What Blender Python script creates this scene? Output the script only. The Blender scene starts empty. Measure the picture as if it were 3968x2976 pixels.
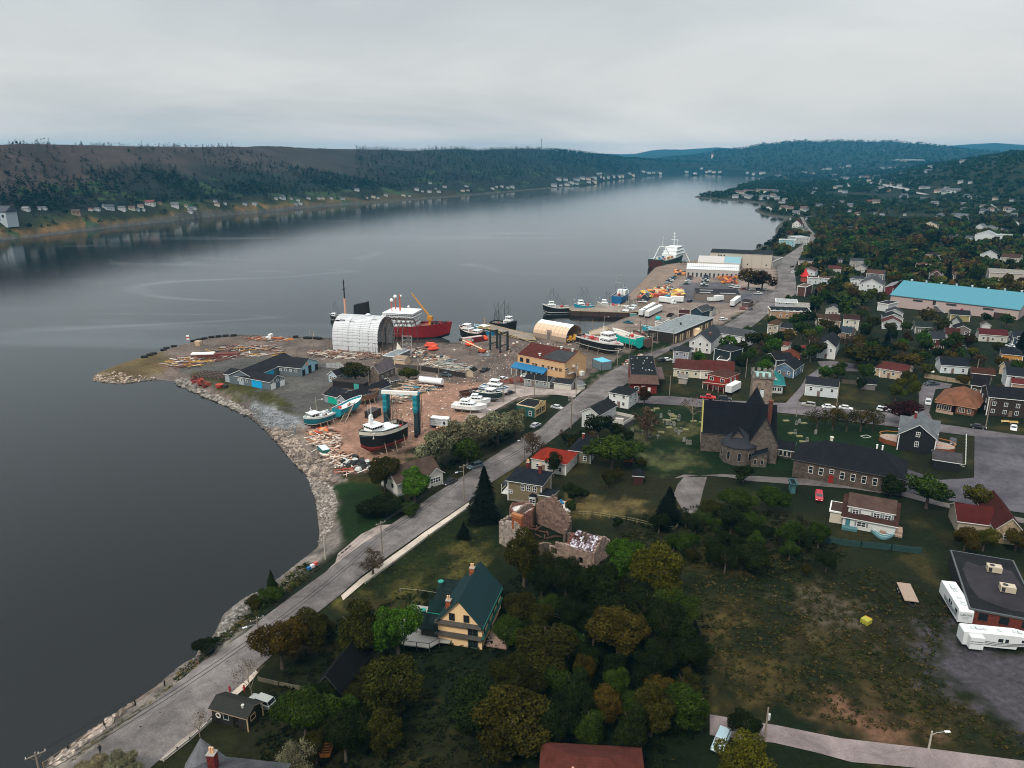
import bpy,math,random
import numpy as np
from mathutils import Vector,Matrix,noise
from mathutils.bvhtree import BVHTree
from mathutils.geometry import delaunay_2d_cdt
# ---------------- camera, sky, sun, exposure ----------------
SC = bpy.context.scene
COL = SC.collection
H = 90.0;FP = 2858.0;PITCH = math.atan((1488-612)/FP)
cd = bpy.data.cameras.new("camera");cam = bpy.data.objects.new("camera",cd);COL.objects.link(cam)
cd.sensor_width = 36;cd.lens = 36*FP/3968;cd.clip_start = 0.5;cd.clip_end = 60000
cam.location = (0,0,H);cam.rotation_euler = (math.pi/2-PITCH,0,0)
SC.camera = cam
SC.view_settings.view_transform = 'Standard';SC.view_settings.look = 'None'
SC.view_settings.exposure = 0.70;SC.view_settings.gamma = 1.0
SC.cycles.filter_width = 1.05
SUN_EL = math.radians(50);SUN_AZ = math.radians(-150)    # behind the camera, to the left
W = bpy.data.worlds.new("World");SC.world = W;W.use_nodes = True
nt = W.node_tree;nt.nodes.clear()
def nd(t,ty,**k):
    n = t.nodes.new(ty)
    for a,v in k.items():
        if a.startswith('i_'): n.inputs[a[2:].replace('_',' ')].default_value = v
        else: setattr(n,a,v)
    return n
out = nd(nt,'ShaderNodeOutputWorld');bg = nd(nt,'ShaderNodeBackground');bg2 = nd(nt,'ShaderNodeBackground');add = nd(nt,'ShaderNodeMixShader')
sky = nd(nt,'ShaderNodeTexSky');sky.sky_type = 'NISHITA';sky.sun_disc = False
sky.sun_elevation = SUN_EL;sky.sun_rotation = SUN_AZ;sky.air_density = 1.5;sky.dust_density = 3
bg.inputs[1].default_value = 0.06
nt.links.new(sky.outputs[0],bg.inputs[0])
tc = nd(nt,'ShaderNodeTexCoord');sep = nd(nt,'ShaderNodeSeparateXYZ');nt.links.new(tc.outputs['Generated'],sep.inputs[0])
# cloud deck: project the direction onto a flat layer overhead so that streaks flatten towards the horizon
zc = nd(nt,'ShaderNodeMath',operation='MAXIMUM');zc.inputs[1].default_value = 0.0;nt.links.new(sep.outputs[2],zc.inputs[0])
za = nd(nt,'ShaderNodeMath',operation='ADD');za.inputs[1].default_value = 0.16;nt.links.new(zc.outputs[0],za.inputs[0])
vd = nd(nt,'ShaderNodeVectorMath',operation='DIVIDE');cz = nd(nt,'ShaderNodeCombineXYZ')
for i in range(3): nt.links.new(za.outputs[0],cz.inputs[i])
nt.links.new(tc.outputs['Generated'],vd.inputs[0]);nt.links.new(cz.outputs[0],vd.inputs[1])
mp = nd(nt,'ShaderNodeMapping');mp.inputs['Rotation'].default_value = (0,0,0.35);mp.inputs['Scale'].default_value = (0.3,0.42,0.2)
nt.links.new(vd.outputs[0],mp.inputs[0])
nz = nd(nt,'ShaderNodeTexNoise',i_Scale=0.9,i_Detail=7.0,i_Roughness=0.55,i_Distortion=0.6);nt.links.new(mp.outputs[0],nz.inputs[0])
cr = nd(nt,'ShaderNodeValToRGB');nt.links.new(nz.outputs[0],cr.inputs[0])
cr.color_ramp.elements[0].position = 0.36;cr.color_ramp.elements[0].color = (0.40,0.425,0.44,1)
cr.color_ramp.elements[1].position = 0.62;cr.color_ramp.elements[1].color = (0.58,0.59,0.585,1)
# horizon a touch warmer/pinker, zenith brighter (overcast)
hr = nd(nt,'ShaderNodeValToRGB');nt.links.new(sep.outputs[2],hr.inputs[0])
el = hr.color_ramp.elements;el[0].position = 0.0;el[0].color = (1.62,1.3,1.12,1);el[1].position = 0.16;el[1].color = (.95,.95,.95,1)
e = hr.color_ramp.elements.new(0.045);e.color = (1.14,1.06,1.0,1)
e = hr.color_ramp.elements.new(0.5);e.color = (.95,.96,.98,1)
e = hr.color_ramp.elements.new(0.82);e.color = (3.0,3.0,3.0,1)
mx = nd(nt,'ShaderNodeVectorMath',operation='MULTIPLY');nt.links.new(cr.outputs[0],mx.inputs[0]);nt.links.new(hr.outputs[0],mx.inputs[1])
nt.links.new(mx.outputs[0],bg2.inputs[0]);bg2.inputs[1].default_value = 0.88
add.inputs[0].default_value = 0.93
nt.links.new(bg.outputs[0],add.inputs[1]);nt.links.new(bg2.outputs[0],add.inputs[2]);nt.links.new(add.outputs[0],out.inputs[0])
sl = bpy.data.lights.new("sun",'SUN');sl.energy = 1.9;sl.angle = math.radians(12);sl.color = (1,0.93,0.83)
so = bpy.data.objects.new("sun",sl);COL.objects.link(so)
so.rotation_euler = (-(math.pi/2-SUN_EL),0,-SUN_AZ)   # lamp -Z points away from the sun
so.location = (0,0,300)
# ---------------- geometry of the view ----------------
cp,sp_ = math.cos(PITCH),math.sin(PITCH)
def ray(px,py):
    u = (px-1984)/FP;v = (py-1488)/FP
    return Vector((u,cp - v*sp_,-sp_ - v*cp)).normalized()
def flat(px,py,z=0.0):
    d = ray(px,py);t = (z-H)/d.z
    return (d.x*t,d.y*t)
def azel(px,py):
    d = ray(px,py);return math.atan2(d.x,d.y),math.atan2(d.z,math.hypot(d.x,d.y))
def S(r,g=None,b=None):
    "sRGB 0-255 to linear"
    if g is None: r,g,b = (int(r[i:i+2],16) for i in (0,2,4))
    return tuple(((c/255)/12.92 if c <= 10 else (((c/255)+0.055)/1.055)**2.4) for c in (r,g,b))
def tag(o,label=None,cat=None,group=None,kind=None):
    if label: o['label'] = label
    if cat: o['category'] = cat
    if group: o['group'] = group
    if kind: o['kind'] = kind
    return o
# ---------------- materials ----------------
MC = {}
def mat(c,rough=0.8,var=0.12,scale=2.0,bump=0.0,bscale=None,metal=0.0,kind='plain',spec=0.3,obj=True):
    """procedural surface; c = linear rgb; kinds: plain, siding, shingle, corr, stone, brick, plank"""
    key = (tuple(round(x,4) for x in c),rough,var,scale,bump,bscale,metal,kind)
    if key in MC: return MC[key]
    m = bpy.data.materials.new(kind+"_finish");m.use_nodes = True;t = m.node_tree
    b = t.nodes['Principled BSDF'];b.inputs['Roughness'].default_value = rough;b.inputs['Metallic'].default_value = metal
    b.inputs['Specular IOR Level'].default_value = spec
    co = nd(t,'ShaderNodeTexCoord').outputs['Object']
    n = nd(t,'ShaderNodeTexNoise',i_Scale=scale,i_Detail=6.0,i_Roughness=0.65);t.links.new(co,n.inputs[0])
    ramp = nd(t,'ShaderNodeMapRange');ramp.inputs[1].default_value = 0.3;ramp.inputs[2].default_value = 0.7
    ramp.inputs[3].default_value = 1-var;ramp.inputs[4].default_value = 1+var;t.links.new(n.outputs[0],ramp.inputs[0])
    fac = ramp.outputs[0];hgt = n.outputs[0]
    def mul(a,b_):
        q = nd(t,'ShaderNodeMath',operation='MULTIPLY');t.links.new(a,q.inputs[0]);t.links.new(b_,q.inputs[1]);return q.outputs[0]
    if kind in ('siding','corr','plank','shingle'):
        w = nd(t,'ShaderNodeTexWave',wave_type='BANDS',bands_direction={'siding': 'Z','corr': 'X','plank': 'X','shingle': 'Z'}[kind],wave_profile='SAW' if kind != 'corr' else 'SIN')
        w.inputs['Scale'].default_value = {'siding': 1.6,'corr': 1.2,'plank': 1.6,'shingle': 1.7}[kind]
        w.inputs['Distortion'].default_value = 0.6 if kind == 'shingle' else 0.0
        t.links.new(co,w.inputs[0])
        r2 = nd(t,'ShaderNodeMapRange');r2.inputs[3].default_value = 0.80 if kind != 'shingle' else 0.86;r2.inputs[4].default_value = 1.06;t.links.new(w.outputs[0],r2.inputs[0])
        fac = mul(fac,r2.outputs[0]);hgt = w.outputs[0]
    if kind == 'shingle':
        n3 = nd(t,'ShaderNodeTexNoise',i_Scale=0.5,i_Detail=4.0);t.links.new(co,n3.inputs[0])
        r3 = nd(t,'ShaderNodeMapRange');r3.inputs[1].default_value = .35;r3.inputs[2].default_value = .65;r3.inputs[3].default_value = 0.82;r3.inputs[4].default_value = 1.15;t.links.new(n3.outputs[0],r3.inputs[0])
        fac = mul(fac,r3.outputs[0])
    if kind in ('stone','brick'):
        v = nd(t,'ShaderNodeTexVoronoi');v.inputs['Scale'].default_value = 1.5 if kind == 'stone' else 4.0;t.links.new(co,v.inputs[0])
        se = nd(t,'ShaderNodeSeparateColor');t.links.new(v.outputs['Color'],se.inputs[0])
        r2 = nd(t,'ShaderNodeMapRange');r2.inputs[3].default_value = 0.62;r2.inputs[4].default_value = 1.35;t.links.new(se.outputs[0],r2.inputs[0])
        fac = mul(fac,r2.outputs[0]);hgt = v.outputs['Distance']
    cm = nd(t,'ShaderNodeVectorMath',operation='SCALE');cm.inputs[0].default_value = c;t.links.new(fac,cm.inputs['Scale'])
    t.links.new(cm.outputs[0],b.inputs['Base Color'])
    if bump:
        bn = nd(t,'ShaderNodeBump');bn.inputs['Strength'].default_value = bump;bn.inputs['Distance'].default_value = 0.1
        t.links.new(hgt,bn.inputs['Height']);t.links.new(bn.outputs[0],b.inputs['Normal'])
    m.diffuse_color = (*c,1);MC[key] = m;return m
def M(h,**k): return mat(S(h),**k)
GLASS = mat(S('1b2227'),rough=0.15,var=0.3,scale=0.8,spec=0.6)
WHITE = mat(S('d8dad8'),rough=0.6,var=0.05)
METAL = mat(S('8c8f90'),rough=0.5,var=0.15)
DARK = mat(S('26282a'),rough=0.7,var=0.2)
RUBBER = mat(S('151515'),rough=0.8,var=0.1)
WOOD = mat(S('857766'),rough=0.9,var=0.25,scale=1.5)
# ---------------- mesh building ----------------
class MB:
    def __init__(s): s.v = [];s.f = [];s.m = [];s.mats = [];s.cur = 0;s.smooth = False
    def use(s,m):
        if m not in s.mats: s.mats.append(m)
        s.cur = s.mats.index(m);return s
    def add(s,vs,fs):
        o = len(s.v);s.v += [tuple(v) for v in vs];s.f += [[i+o for i in f] for f in fs];s.m += [s.cur]*len(fs);return s
    def box(s,x0,x1,y0,y1,z0,z1):
        return s.add([(x0,y0,z0),(x1,y0,z0),(x1,y1,z0),(x0,y1,z0),(x0,y0,z1),(x1,y0,z1),(x1,y1,z1),(x0,y1,z1)],
            [(0,3,2,1),(4,5,6,7),(0,1,5,4),(1,2,6,5),(2,3,7,6),(3,0,4,7)])
    def cbox(s,c,sz,rz=0.0,rx=0.0,ry=0.0):
        mt = Matrix.Translation(c) @ Matrix.Rotation(rz,4,'Z') @ Matrix.Rotation(ry,4,'Y') @ Matrix.Rotation(rx,4,'X')
        a,b,h = sz[0]/2,sz[1]/2,sz[2]/2;o = len(s.v);s.box(-a,a,-b,b,-h,h)
        s.v[o:] = [tuple(mt @ Vector(v)) for v in s.v[o:]];return s
    def prism(s,pts,z0,z1):
        n = len(pts);zt = z1 if hasattr(z1,'__len__') else [z1]*n
        vs = [(p[0],p[1],z0) for p in pts]+[(p[0],p[1],zt[i]) for i,p in enumerate(pts)]
        return s.add(vs,[list(range(n))[::-1],list(range(n,2*n))]+[(i,(i+1) % n,n+(i+1) % n,n+i) for i in range(n)])
    def tube(s,p,q,r0,r1=None,n=6):
        p = Vector(p);q = Vector(q);r1 = r0 if r1 is None else r1
        d = (q-p); 
        if d.length < 1e-5: return s
        d.normalize();a = d.orthogonal().normalized();b = d.cross(a)
        vs = []
        for c,r in ((p,r0),(q,r1)):
            for i in range(n):
                t = 2*math.pi*i/n;vs.append(c + (a*math.cos(t)+b*math.sin(t))*r)
        return s.add(vs,[(i,(i+1) % n,n+(i+1) % n,n+i) for i in range(n)]+[list(range(n))[::-1],list(range(n,2*n))])
    def path(s,pts,r,n=4):
        for a,b in zip(pts,pts[1:]): s.tube(a,b,r,r,n)
        return s
    def loft(s,rings,cap=True,closed=True):
        n = len(rings[0]);o = [v for r in rings for v in r];fs = []
        for k in range(len(rings)-1):
            for i in range(n if closed else n-1):
                j = (i+1) % n;fs.append((k*n+i,k*n+j,(k+1)*n+j,(k+1)*n+i))
        if cap: fs += [list(range(n))[::-1],[len(o)-n+i for i in range(n)]]
        return s.add(o,fs)
    def ball(s,c,r,sx=1,sy=1,sz=1,nu=10,nv=6):
        rings = []
        for k in range(nv+1):
            ph = math.pi*(k/nv-0.5);q = max(math.cos(ph),0.02)
            rings.append([(c[0]+r*sx*q*math.cos(2*math.pi*i/nu),c[1]+r*sy*q*math.sin(2*math.pi*i/nu),c[2]+r*sz*math.sin(ph)) for i in range(nu)])
        return s.loft(rings)
    def mesh(s,name):
        me = bpy.data.meshes.new(name);me.from_pydata(s.v,[],s.f)
        for m in s.mats: me.materials.append(m)
        if s.mats: me.polygons.foreach_set('material_index',s.m)
        if s.smooth: me.polygons.foreach_set('use_smooth',[True]*len(s.f))
        me.update();return me
    def build(s,name,parent=None,mt=None):
        if mt and not s.mats: s.mats = [mt]
        return link(name,s.mesh(name),parent)
def link(name,me,parent=None,loc=None,rz=None,sc=None):
    o = bpy.data.objects.new(name,me);COL.objects.link(o)
    if parent: o.parent = parent
    if loc is not None: o.location = loc
    if rz is not None: o.rotation_euler = (0,0,rz)
    if sc is not None: o.scale = sc if hasattr(sc,'__len__') else (sc,sc,sc)
    return o
def thing(name,label,cat,loc=(0,0,0),rz=0.0,group=None,sc=None):
    o = link(name,None,None,loc,rz,sc);o.empty_display_size = 0.1
    return tag(o,label,cat,group)
CHILD = {}
def adopt(o):   # children lookup made once per source
    if o.name not in CHILD: CHILD[o.name] = [c for c in COL.objects if c.parent == o]
    return CHILD[o.name]
def dup(root,loc,rz=0.0,label=None,group=None,sc=None,mats=None):
    r = root.copy();COL.objects.link(r);r.location = loc;r.rotation_euler = (0,0,rz)
    if sc is not None: r.scale = sc if hasattr(sc,'__len__') else (sc,sc,sc)
    if label: r['label'] = label
    if group: r['group'] = group
    for ch in adopt(root):
        c = ch.copy();COL.objects.link(c);c.parent = r
        for g in adopt(ch):
            d = g.copy();COL.objects.link(d);d.parent = c
    return r
def npmesh(name,v,f,mats,attr=None,smooth=False,mi=None):
    "numpy verts (n,3), faces (m,k)"
    me = bpy.data.meshes.new(name);n,k = len(f),f.shape[1]
    me.vertices.add(len(v));me.vertices.foreach_set('co',np.ascontiguousarray(v,np.float32).ravel())
    me.loops.add(n*k);me.loops.foreach_set('vertex_index',np.ascontiguousarray(f,np.int32).ravel())
    me.polygons.add(n);me.polygons.foreach_set('loop_start',np.arange(0,n*k,k,dtype=np.int32));me.polygons.foreach_set('loop_total',np.full(n,k,np.int32))
    if smooth: me.polygons.foreach_set('use_smooth',np.ones(n,bool))
    for m in mats: me.materials.append(m)
    if mi is not None: me.polygons.foreach_set('material_index',np.ascontiguousarray(mi,np.int32))
    if attr is not None:
        a = me.color_attributes.new('Col','FLOAT_COLOR','POINT')
        a.data.foreach_set('color',np.concatenate([attr,np.ones((len(attr),1))],1).astype(np.float32).ravel())
    me.update();me.validate();return me
# ---------------- the bay and the terrain ----------------
SHORE = [(-300,3150),(158,2990),(190,2956),(285,2886),(411,2791),(506,2728),(601,2665),(696,2582),(759,2545),(775,2506),(829,2462),(867,2380),(949,2316),(1013,2291),(1089,2234),(1177,2165),(1234,2120),(1238,2063),(1225,1938),(1198,1850),(1187,1840),(1146,1800),(1118,1770),(1096,1743),(1073,1702),(1028,1666),(983,1625),(960,1607),(915,1587),(870,1562),(825,1544),(757,1517),(712,1490),(675,1476),(603,1469),(517,1480),(463,1486),(368,1476),(361,1462),(373,1449),(440,1419),(531,1390),(621,1361),(712,1334),(802,1313),(938,1299),(1118,1306),(1288,1313),(1500,1318),(1560,1325),(1760,1330),(1800,1318),(1860,1306),(1905,1302),(1930,1300),
 (1855,1272),(1895,1260),(2000,1285),(2066,1298),(2150,1307),(2245,1310),(2283,1298),(2287,1284),(2341,1266),(2432,1227),(2490,1214),(2500,1190),(2400,1184),(2422,1160),(2541,1033),(2650,1020),(2715,1005),(2751,1002),(2880,985),(2935,962),(2993,940),(3008,921),(3005,886),(3027,861),(3043,845),(2954,832),(2926,820),(2926,812),(2958,797),(2948,788),(2853,778),(2727,769),(2685,763),(2790,750),(2863,721),(2951,696),(2976,687),(2885,680),(2790,677),(2695,672),(2600,673),(2546,679),(2433,690),(2320,703),(2320,710),(2297,717),(2040,737),(1900,750),(1714,766),(1375,791),(1171,807),(1000,825),(768,843),(588,866),(375,888),(136,918),(0,931),(-300,975),(-900,1090)]
SW = np.array([flat(*p) for p in SHORE])
SW[0] = (-75,40)                                   # bay closes behind and left of the view
poly_w = np.vstack([SW,[[-1500,500]],[[-1500,-400]],[[-120,-400]]])
def sdist(P_,poly,closed=True,chunk=40000):
    A = poly;B = np.roll(poly,-1,0)
    out_ = np.empty(len(P_)); 
    for s in range(0,len(P_),chunk):
        p = P_[s:s+chunk];dmin = np.full(len(p),1e18);ins = np.zeros(len(p),bool)
        for a,b in zip(A,B):
            e = b-a;w = p-a;t = np.clip((w@e)/(e@e+1e-12),0,1);q = w-t[:,None]*e
            dmin = np.minimum(dmin,(q*q).sum(1))
            c1 = (a[1] > p[:,1]) != (b[1] > p[:,1])
            ins ^= c1 & (p[:,0] < e[0]*(p[:,1]-a[1])/(e[1]+1e-12)+a[0])
        out_[s:s+chunk] = np.sqrt(dmin)*np.where(ins,-1,1)
    return out_
rng = np.random.default_rng(7)
def vnoise(x,y,sc,seed=0,octv=4):
    "cheap value noise, numpy"
    r_ = np.random.default_rng(seed);tab = r_.random((256,256));o = np.zeros(len(x));amp = 1;tot = 0;f = 1/sc
    for k in range(octv):
        X = x*f+17.3*k;Y = y*f+9.1*k;xi = np.floor(X).astype(int);yi = np.floor(Y).astype(int);fx = X-xi;fy = Y-yi
        fx = fx*fx*(3-2*fx);fy = fy*fy*(3-2*fy);g = lambda a,b: tab[a & 255,b & 255]
        o += amp*((g(xi,yi)*(1-fx)+g(xi+1,yi)*fx)*(1-fy)+(g(xi,yi+1)*(1-fx)+g(xi+1,yi+1)*fx)*fy);tot += amp;amp *= 0.5;f *= 2
    return o/tot
def tbl(pts):
    a = sorted((azel(*p) for p in pts));return np.array([q[0] for q in a]),np.array([q[1] for q in a])
N_SKY = tbl([(-800,560),(0,561),(100,556),(300,562),(500,566),(750,569),(1000,567),(1150,571),(1290,577),(1500,581),(1590,585),(1700,579),(1790,577),(1850,584),(1920,578),(2050,577),(2100,578),(2200,588),(2270,596),(2400,612),(2600,628),(2800,634),(3000,640),(3300,650)])
L2_SKY = tbl([(1800,620),(2150,605),(2270,596),(2330,595),(2400,598),(2460,597),(2520,584),(2570,579),(2650,580),(2780,571),(2850,577),(2880,577),(3000,590),(3500,590),(3560,575),(3650,568),(3750,560),(3860,554),(3968,562),(4600,570)])
L3_SKY = tbl([(2350,640),(2500,625),(2700,603),(2790,585),(2880,577),(2950,562),(3020,557),(3090,547),(3160,551),(3180,552),(3250,547),(3300,549),(3400,551),(3480,550),(3500,556),(3560,558),(3650,568),(3800,590),(4200,610)])
ns = [(-900,1090),(0,931),(588,866),(1000,825),(1375,791),(1900,750),(2297,717),(2433,690),(2600,673),(2790,677),(2976,687)]
N_R0 = np.array(sorted((azel(*p)[0],math.hypot(*flat(*p))) for p in ns))
NRR = np.array([[azel(x,600)[0],r] for x,r in ((-800,1300),(0,1350),(700,1700),(1300,2300),(1900,3200),(2300,4200),(2700,5000),(3300,5200))])
def height(x,y,sd=None):
    P_ = np.stack([x,y],1)
    if sd is None: sd = sdist(P_,poly_w)
    r = np.hypot(x,y);az = np.arctan2(x,y)
    land = np.minimum(2.6,sd*0.28)
    r0 = np.interp(az,N_R0[:,0],N_R0[:,1]);R1 = np.interp(az,NRR[:,0],NRR[:,1])
    # south side (the town)
    gs = np.interp(sd,[0,60,170,250,380,450,650,800,1300],[0,.6,2.6,4.8,10,22,76,104,112])
    gs = gs*np.where(az > 0.12,1,np.clip((az-0.02)/0.1,0,1))
    gs = gs*(1-0.45*np.clip((r-2900)/1200,0,1))*np.where(r < r0*0.9,1,np.where(az > 0.2,1,0))
    # north side hill
    t = np.clip((r-r0)/(R1-r0),0,1);top = H+R1*np.tan(np.interp(az,*N_SKY))
    n1 = vnoise(x,y,260,3); 
    s = 0.10*np.clip(t*9,0,1)+0.9*(t**1.25)
    gn = np.where(r > r0*0.93,np.maximum(top-2.6,0)*s*(1+0.16*(n1-.5)*np.sin(np.pi*t)),0)
    gn = gn*np.where(r > R1,1-0.25*np.clip((r-R1)/1500,0,1),1)
    def back(sky_,r0_,R_,p):
        t = np.clip((r-r0_)/(R_-r0_),0,1);top = H+R_*np.tan(np.interp(az,*sky_))
        v = np.maximum(top,0)*t**p*(1+0.25*(vnoise(x,y,900,5)-.5)*np.sin(np.pi*t));lim = (az > sky_[0][0])
        return np.where(lim & (r > r0_),v*np.where(r > R_,1-0.3*np.clip((r-R_)/2000,0,1),1),0)
    g3 = back(L3_SKY,3700,6500,1.3);g2 = back(L2_SKY,6300,10500,1.2)
    ex = np.maximum.reduce([gs,gn,g3,g2])
    ex = ex + (vnoise(x,y,60,9)-.5)*np.clip((sd-150)/300,0,1)*5*np.clip((r-900)/400,0,1) + (vnoise(x,y,14,2)-.5)*0.5*np.clip((sd-6)/20,0,1)*np.clip((600-r)/200,0,1)
    return np.where(sd > 0,land+np.maximum(ex,0),np.maximum(-5,sd*0.12))
NA,NR = 860,700
AZ = np.linspace(math.radians(-46),math.radians(46),NA);RR = 50*np.exp(np.linspace(0,math.log(13500/50),NR))
ga,gr = np.meshgrid(AZ,RR);gx = (np.sin(ga)*gr).ravel();gy = (np.cos(ga)*gr).ravel()
gsd = sdist(np.stack([gx,gy],1),poly_w);gz = height(gx,gy,gsd)
idx = np.arange(NA*NR).reshape(NR,NA)
gf = np.stack([idx[:-1,:-1],idx[:-1,1:],idx[1:,1:],idx[1:,:-1]],-1).reshape(-1,4)
# keep only faces near or above water (the sea bed far out is never seen)
keep = (gsd[gf].max(1) > -14)
gfk = gf[keep]
BV = BVHTree.FromPolygons([tuple(v) for v in np.stack([gx,gy,gz],1).tolist()],gfk.tolist())
def P(px,py):
    "photo pixel -> point on the ground (or on the water)"
    d = ray(px,py);h = BV.ray_cast(Vector((0,0,H)),d,30000)
    if d.z < 0:
        t = -H/d.z
        if h[0] is None or h[0].z < 0: return Vector((d.x*t,d.y*t,0))
    if h[0] is None: return Vector((d.x*12000,d.y*12000,100))
    return h[0]
def Z(x,y):
    h = BV.ray_cast(Vector((x,y,900)),Vector((0,0,-1)))
    return max(h[0].z,0.0) if h[0] else 0.0
def up(px,py,py2):
    "height in metres of something whose foot is at (px,py) and top at row py2"
    p = P(px,py);d = ray(px,py2);t = math.hypot(p.x,p.y)/math.hypot(d.x,d.y);return H+d.z*t-p.z
def wpoly(pts): return np.array([[q.x,q.y] for q in (P(*p) for p in pts)])
# ---- ground colours (real surfaces: grass, dirt, gravel ...) ----
gxy = np.stack([gx,gy],1)
n40 = vnoise(gx,gy,40,11);n8 = vnoise(gx,gy,9,12);n3 = vnoise(gx,gy,3,13,3);n200 = vnoise(gx,gy,240,14)
def C(h): return np.array(S(h))
colr = C('1c2a0e')[None]*(0.75+0.6*n8)[:,None] + np.zeros((len(gx),3))
def blend(mask,c,var=0.35,nn=None):
    global colr
    m = np.clip(mask,0,1)[:,None];q = (nn if nn is not None else n8)[:,None];cc = C(c)[None]*(1-var+2*var*q)
    colr = colr*(1-m)+cc*m
gr_ = gr.ravel();gaz = ga.ravel()
def region(pts,c,soft=2.0,var=0.35,rag=3.0,nn=None,mul_=None):
    w = wpoly(pts);lo = w.min(0)-10;hi = w.max(0)+10
    s_ = (gx > lo[0]) & (gx < hi[0]) & (gy > lo[1]) & (gy < hi[1]);sdv = np.full(len(gx),99.0)
    sdv[s_] = sdist(gxy[s_],w);m = np.clip((-sdv+(n3-.5)*rag*2+(n8-.5)*rag)/soft+0.5,0,1)
    if mul_ is not None: m = m*mul_
    blend(m,c,var,nn)
# broad vegetation
blend((n40-.45)*5*(gr_ < 1500),'33361a',.4)
blend((n8-.55)*5*(n40 > .4),'453f1e',.4,n3)
far = (gr_ > 700)
north = (gr_ > np.interp(gaz,N_R0[:,0],N_R0[:,1])*0.93)
blend(np.where(north,1,0),'222a22',.4,n40)
tN = np.clip((gr_-np.interp(gaz,N_R0[:,0],N_R0[:,1]))/(np.interp(gaz,NRR[:,0],NRR[:,1])-np.interp(gaz,N_R0[:,0],N_R0[:,1])),0,1)
left = np.clip((azel(1900,600)[0]-gaz)/0.3,0,1)
blend(np.where(north,1,0)*np.clip((tN-.38+(n200-.5)*.9)*5,0,1)*left*1.0,'4c403b',.35,n40)
blend(np.where(north,1,0)*np.clip((.2-tN)*9+(n40-.5)*3,0,1)*left,'3e4426',.5,n40)
blend(np.where(north,1,0)*np.clip((.07-tN)*30+(n40-.5)*4,0,1)*left,'6a5231',.4,n8)
blend(np.where(north,1,0)*(n40 > .66)*(tN < .5),'394d2c',.3)
blend(((gr_ > 3500) & (gaz > 0.1)),'1c2c26',.35,n40)
# beaches and rock edges
blend(np.clip((9-gsd)/4,0,1)*(gr_ < 600),'66605a',.4,n3)
blend(np.clip((8-gsd)/3,0,1)*(gr_ >= 600)*(gr_ < 2500),'4e4c46',.3,n3)
YARD = [(361,1462),(440,1419),(712,1334),(938,1299),(1288,1313),(1560,1325),(1760,1330),(1860,1306),(1930,1290),(1860,1270),(1895,1258),(2066,1297),(2245,1309),(2290,1284),(2432,1227),(2490,1212),(2400,1184),(2422,1154),(2541,1033),(2720,1005),(3000,1000),(3010,1125),(2850,1225),(2700,1306),(2479,1380),(2262,1514),(2008,1545),(1813,1660),(1740,1700),(1600,1735),(1500,1780),(1400,1830),(1290,1860),(1195,1840),(1060,1690),(960,1600),(825,1540),(700,1480),(603,1465),(463,1480)]
region(YARD,'625750',3,.28)
region([(1120,1640),(1330,1560),(1500,1560),(1700,1480),(1900,1480),(1880,1600),(1700,1700),(1500,1790),(1330,1810),(1180,1730)],'7e6152',8,.25,8)
region([(361,1462),(440,1419),(600,1368),(680,1400),(600,1450),(463,1482)],'5f5238',6,.3)
region([(690,1440),(760,1400),(1000,1385),(1150,1385),(1250,1405),(1330,1440),(1260,1520),(1330,1560),(1180,1640),(1060,1610),(960,1560),(850,1500)],'55534f',3,.22)
region([(740,1450),(900,1475),(1040,1510),(1120,1560),(1150,1610),(1090,1610),(960,1550),(820,1490)],'4b4a26',4,.35,6)
region([(975,1545),(1060,1580),(1150,1615),(1200,1650),(1100,1700),(1000,1625)],'66686a',4,.3,4,n3)
region([(1030,1670),(1160,1650),(1260,1740),(1330,1870),(1340,1960),(1310,2050),(1240,2110),(1220,1930),(1180,1840),(1100,1750)],'6a6058',1.5,.4,3,n3)
region([(1300,1880),(1440,1880),(1520,1960),(1480,2060),(1330,2110),(1300,2000)],'1f3a12',2,.3,2)
# harbour side yard
region([(2290,1290),(2500,1205),(2560,1040),(3000,1000),(3008,1125),(2850,1225),(2660,1310),(2520,1340),(2380,1330)],'6f635b',5,.2)
region([(2640,1100),(2830,1090),(2860,1130),(2990,1130),(2930,1170),(2880,1175),(2620,1170)],'57565a',5,.2)
# verges along the harbour road
region([(2265,1500),(2370,1428),(2480,1374),(2590,1338),(2620,1318),(2560,1318),(2440,1365),(2330,1425),(2250,1480)],'233a14',2,.3)
# churchyard lawn and field patches
region([(2480,1575),(2634,1580),(2869,1595),(2900,1800),(3100,1830),(3480,1770),(3500,1660),(3130,1620),(2972,1604),(2960,1800),(2700,1850),(2480,1830),(2330,1740),(2400,1660)],'193410',3,.35)
region([(2500,1760),(2640,1740),(2700,1790),(2650,1830),(2520,1820)],'45482a',6,.5,8,n3)
region([(2430,1670),(2520,1650),(2720,1660),(2680,1690),(2460,1700)],'4c4a2c',6,.4,8,n3)
region([(2200,1920),(2450,1930),(2490,1960),(2430,2000),(2200,1990)],'5c5030',4,.35,5,n3)
region([(2700,1600),(2800,1600),(2740,1610)],'6f6e58',2,.3)
FIELD = [(2620,2180),(2720,2100),(2900,2150),(3100,2240),(3400,2200),(3650,2330),(3700,2420),(3600,2560),(3700,2700),(3968,2850),(4100,2950),(3600,2870),(3200,2790),(2850,2700),(2700,2550),(2740,2400)]
fm = np.clip((n8-.42)*5+(n40-.5)*3,0,1)
region(FIELD,'3f3a1c',8,.45,12,n3,fm)
region([(2760,2420),(2960,2440),(3050,2600),(3000,2760),(2850,2650),(2740,2520)],'4c4222',8,.45,12,n3,fm)
region([(3250,2700),(3400,2760),(3520,2850),(3330,2870),(3210,2790)],'654b39',6,.25,6)
region([(3080,2330),(3200,2280),(3400,2380),(3330,2420),(3150,2390)],'50483a',6,.4,8,n3)
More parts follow.
